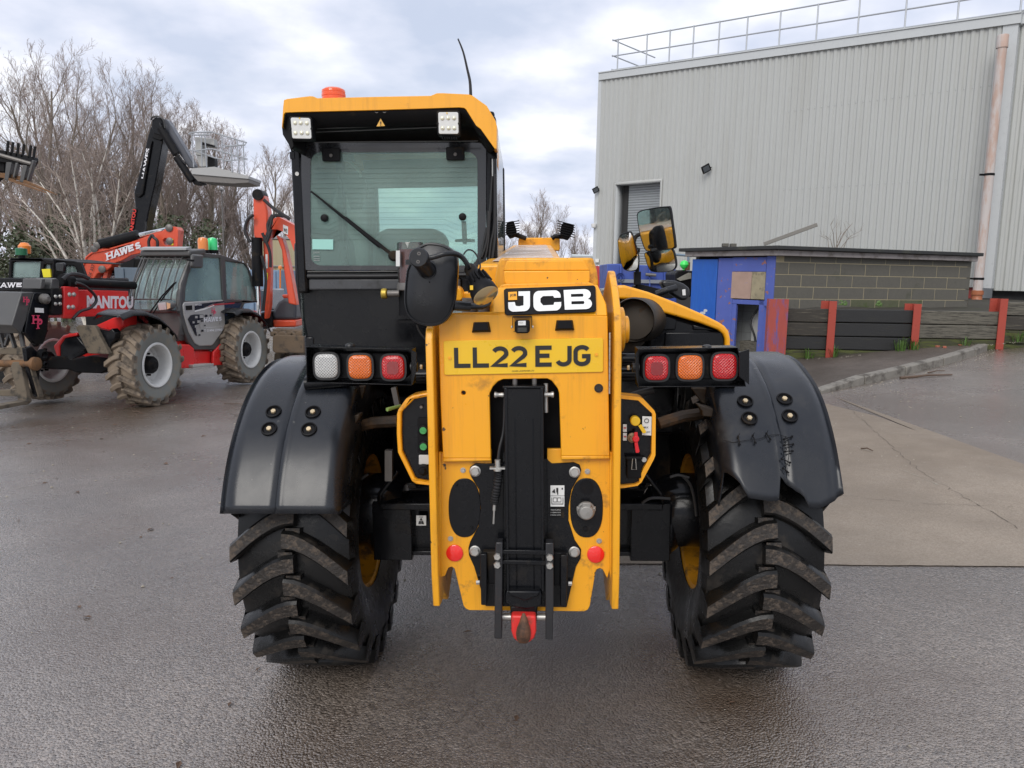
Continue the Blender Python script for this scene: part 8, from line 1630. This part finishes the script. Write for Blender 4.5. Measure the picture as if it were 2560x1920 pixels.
for pts in ([(1100, 640), (1110, 620), (1150, 615), (1190, 640), (1200, 700)], [(1165, 660), (1180, 700), (1300, 900), (1350, 960)], [(1060, 1380), (1060, 1440), (1030, 1500)]): hm.tube(catmull(pp(pts, -.15), 4), .03, 6)
hm.build('mast_hose', RUBH, plt)

# ================================================================== ORANGE-RED EXCAVATOR RIGHT OF IT (beside the yellow cab)
YQ = 14.5; o0 = WF.at((690, 860), YQ); ex2 = empty('excavator', MX.Translation((o0.x, YQ, g(o0.x, YQ))), 'orange-red excavator with folded arm and muddy dozer blade partly hidden by the yellow cab', 'excavator'); QF = Frame(ex2.matrix_world); qp = lambda R, pts, y=0: [QF.at(R(*p), y) for p in pts]
MB().prism(qp(S6, [(1840, 1200), (1848, 1170), (1915, 1168), (1925, 1215), (1945, 1300), (1950, 1450), (1930, 1525), (1880, 1520), (1845, 1490)], -.1), (0, .3, 0)).build('dipper', ORGM, ex2, bev=.03)
MB().lathe([(.10, -.05), (.10, .25)], QF.at(S6(1880, 1185), -.1), (0, 1, 0), 14).build('dipper_pin', BLKF, ex2)
MB().tube(qp(S4, [(1690, 150), (1700, 690)], -.12), .10, 12).build('dipper_ram', BLKF, ex2); MB().tube(qp(S4, [(1702, 690), (1712, 1000)], -.12), .04, 10).build('ram_rod', CHR, ex2)
MB().prism(qp(S4, [(1755, 200), (1800, 120), (1830, 150), (1840, 500), (1830, 900), (1800, 1050), (1770, 1050), (1780, 700)], -.05), (0, .2, 0)).build('link_arm', ORGM, ex2, bev=.02)
MB().prism(qp(S4, [(1800, 160), (1870, 0), (1870, -60), (1930, -80), (2120, 20), (2130, 130), (2100, 300), (2060, 180), (1990, 90), (1920, 60), (1840, 60)], 0), (0, .35, 0)).build('boom', ORGM, ex2, bev=.03)
MB().prism(qp(S4, [(1900, 120), (1970, 160), (2010, 300), (2060, 540), (2130, 900), (2040, 880), (1990, 520), (1965, 290)], .05), (0, .25, 0)).build('boom_lower', ORGM, ex2, bev=.02)
sticker('boom_sticker', QF.at(S4(1980, 95), -.005), QF.at(S4(2035, 120), -.005), QF.at(S4(1982, 5), -.005), WHT, ex2, .004); lettering('boom_mark', 'W3', QF.at(S4(1985, 85), -.01), QF.at(S4(2025, 100), -.01), QF.at(S4(1987, 40), -.01), BPRT, ex2, .03, .01)
sticker('arm_sticker', QF.at(S4(1788, 490), -.06), QF.at(S4(1812, 490), -.06), QF.at(S4(1785, 335), -.06), WHT, ex2); sticker('arm_sticker', QF.at(S4(1788, 615), -.06), QF.at(S4(1812, 615), -.06), QF.at(S4(1788, 540), -.06), MATS['tag_yellow'], ex2)
hx = MB()
for pts in ([(1845, 1330), (1800, 1370), (1785, 1450), (1820, 1530)], [(1930, 1520), (1960, 1430), (1990, 1340), (2060, 1340)], [(1960, 1480), (1950, 1400), (1985, 1330)], [(1920, 1220), (2000, 1290), (2110, 1360)]): hx.tube(catmull(qp(S6, pts, -.2), 5), .03, 7)
for pts in ([(1750, 100), (1830, 300), (1840, 480)], [(1850, 60), (1800, 200), (1770, 160)], [(1745, 350), (1790, 600), (1760, 950)]): hx.tube(catmull(qp(S4, pts, -.2), 5), .028, 7)
hx.build('arm_hose', RUBH, ex2)
MB().prism(qp(S4, [(1858, 1060), (1865, 960), (1920, 860), (1990, 820), (2120, 830), (2120, 1060)], .4), (0, 1.4, 0)).build('counterweight_cover', mat('charcoal_cover', (.06, .065, .075), .4), ex2, bev=.06, seg=3); MB().prism(qp(S4, [(1862, 1062), (2120, 1062), (2120, 1140), (1870, 1145)], .38), (0, 1.45, 0)).build('counterweight_band', ORGM, ex2, bev=.03)
MB().prism(qp(S4, [(1960, 780), (2090, 780), (2090, 835), (1980, 825)], .5), (0, .8, 0)).build('hood', ORGM, ex2, bev=.03); MB().prism(qp(S4, [(1730, 980), (1840, 960), (1860, 1060), (1850, 1150), (1720, 1150)], .3), (0, 1.0, 0)).build('swing_frame', BLKF, ex2, bev=.03)
MB().prism(qp(S4, [(1700, 720), (1830, 720), (1835, 960), (1700, 970)], .9), (0, 1.0, 0)).build('cab', mat('cab_blue_glass', (.07, .10, .13), .15, coat=.4), ex2, bev=.03)
BLD = mat('muddy_blade', (.12, .085, .055), .85, var=.45, vscale=6, dirt_or_haze=(.03, .027, .022), damt=.9, dscale=4, dth=.52)
MB().prism(qp(S4, [(1865, 1240), (1900, 1225), (2205, 1235), (2215, 1430), (1890, 1430), (1860, 1400)], -.5), (0, .12, 0)).build('dozer_blade', BLD, ex2, bev=.02); MB().prism(qp(S4, [(1860, 1160), (2200, 1180), (2200, 1235), (1870, 1240)], -.35), (0, .3, 0)).build('blade_frame', BLD, ex2, bev=.02)
for x0 in (1880, 1985, 2090): MB().prism(qp(S4, [(x0, 1430), (x0 + 75, 1430), (x0 + 65, 1540), (x0 - 5, 1560)], -.2), (0, 1.8, 0)).build('track', mat('muddy_track', (.06, .045, .03), .9, var=.5), ex2, bev=.03)
for k in range(10): x0 = 1880 + 31 * k; MB().box(QF.at(S4(x0, 1215 + (k % 3) * 14), -.42), (.12, .1, .09), MX.Rotation(k, 3, 'Y')).build('mud_lump', BLD, ex2, bev=.02)
MB().lathe([(.05, 0), (.05, .06), (0, .08)], QF.at(S4(1950, 495), 4), (0, 0, 1), 12, cap=False).tube([QF.at(S4(1950, 495), 4), QF.at(S4(1948, 860), 4)], .02, 6).build('mirror_post', MATS['beacon_orange'], ex2)

# ================================================================== RAISED FORKS AT THE LEFT EDGE
YR2 = 16.0; o0 = WF.at((40, 430), YR2); rfk = empty('raised_fork_carriage', MX.Translation(o0), 'black fork carriage held high in the air at the left edge of the photo', 'fork carriage'); KF = Frame(rfk.matrix_world); kp = lambda pts, y=0: [KF.at(S6(*p), y) for p in pts]
MB().prism(kp([(-120, 850), (20, 860), (245, 910), (250, 935), (230, 975), (-120, 930)]), (0, .15, 0)).build('upper_rail', BLKF, rfk, bev=.01); MB().prism(kp([(-120, 1010), (60, 1030), (195, 1060), (205, 1085), (-120, 1045)]), (0, .12, 0)).build('lower_rail', RST, rfk, bev=.01)
for k, x in enumerate((50, 85, 125, 165, 215, 245)): MB().prism(kp([(x, 790 + 8 * k), (x + 10, 792 + 8 * k), (x - 2, 900 + 4 * k), (x - 12, 898 + 4 * k)]), (0, .05, 0)).build('guard_bar', BLKF, rfk)
for pts in ([(45, 945), (85, 950), (60, 1080), (30, 1075)], [(165, 965), (198, 972), (170, 1095), (140, 1090)], [(110, 950), (130, 950), (105, 1060), (90, 1055)], [(232, 930), (248, 935), (205, 1085), (190, 1080)]): MB().prism(kp(pts, -.06), (0, .1, 0)).build('fork_shank', GRYC, rfk, bev=.01)
MB().prism(kp([(-120, 900), (30, 905), (35, 1020), (-120, 1010)], .1), (0, .4, 0)).build('carriage_block', BLKF, rfk, bev=.02)
for a_, b_, c_ in (((140, 1088), (172, 1092), (405, 1184)), ((30, 1072), (60, 1078), (330, 1172))): P = kp([a_, b_]); q_ = KF.at(S6(*c_), -.5); MB().add([P[0], P[1], q_ + V((.03, 0, 0)), q_, P[0] + V((0, 0, .06)), P[1] + V((0, 0, .06)), q_ + V((.03, 0, .012)), q_ + V((0, 0, .012))], [(0, 1, 2, 3), (4, 5, 6, 7), (0, 1, 5, 4), (1, 2, 6, 5), (2, 3, 7, 6), (3, 0, 4, 7)]).build('fork_blade', RST, rfk)
MB().tube(kp([(-20, 890), (230, 960)], -.03), .04, 8).build('fork_shaft', STLD, rfk); MB().prism(kp([(-120, 880), (10, 900), (10, 990), (-700, 1600), (-900, 1600)], .3), (0, .4, 0)).build('boom', BLKF, rfk, bev=.02)
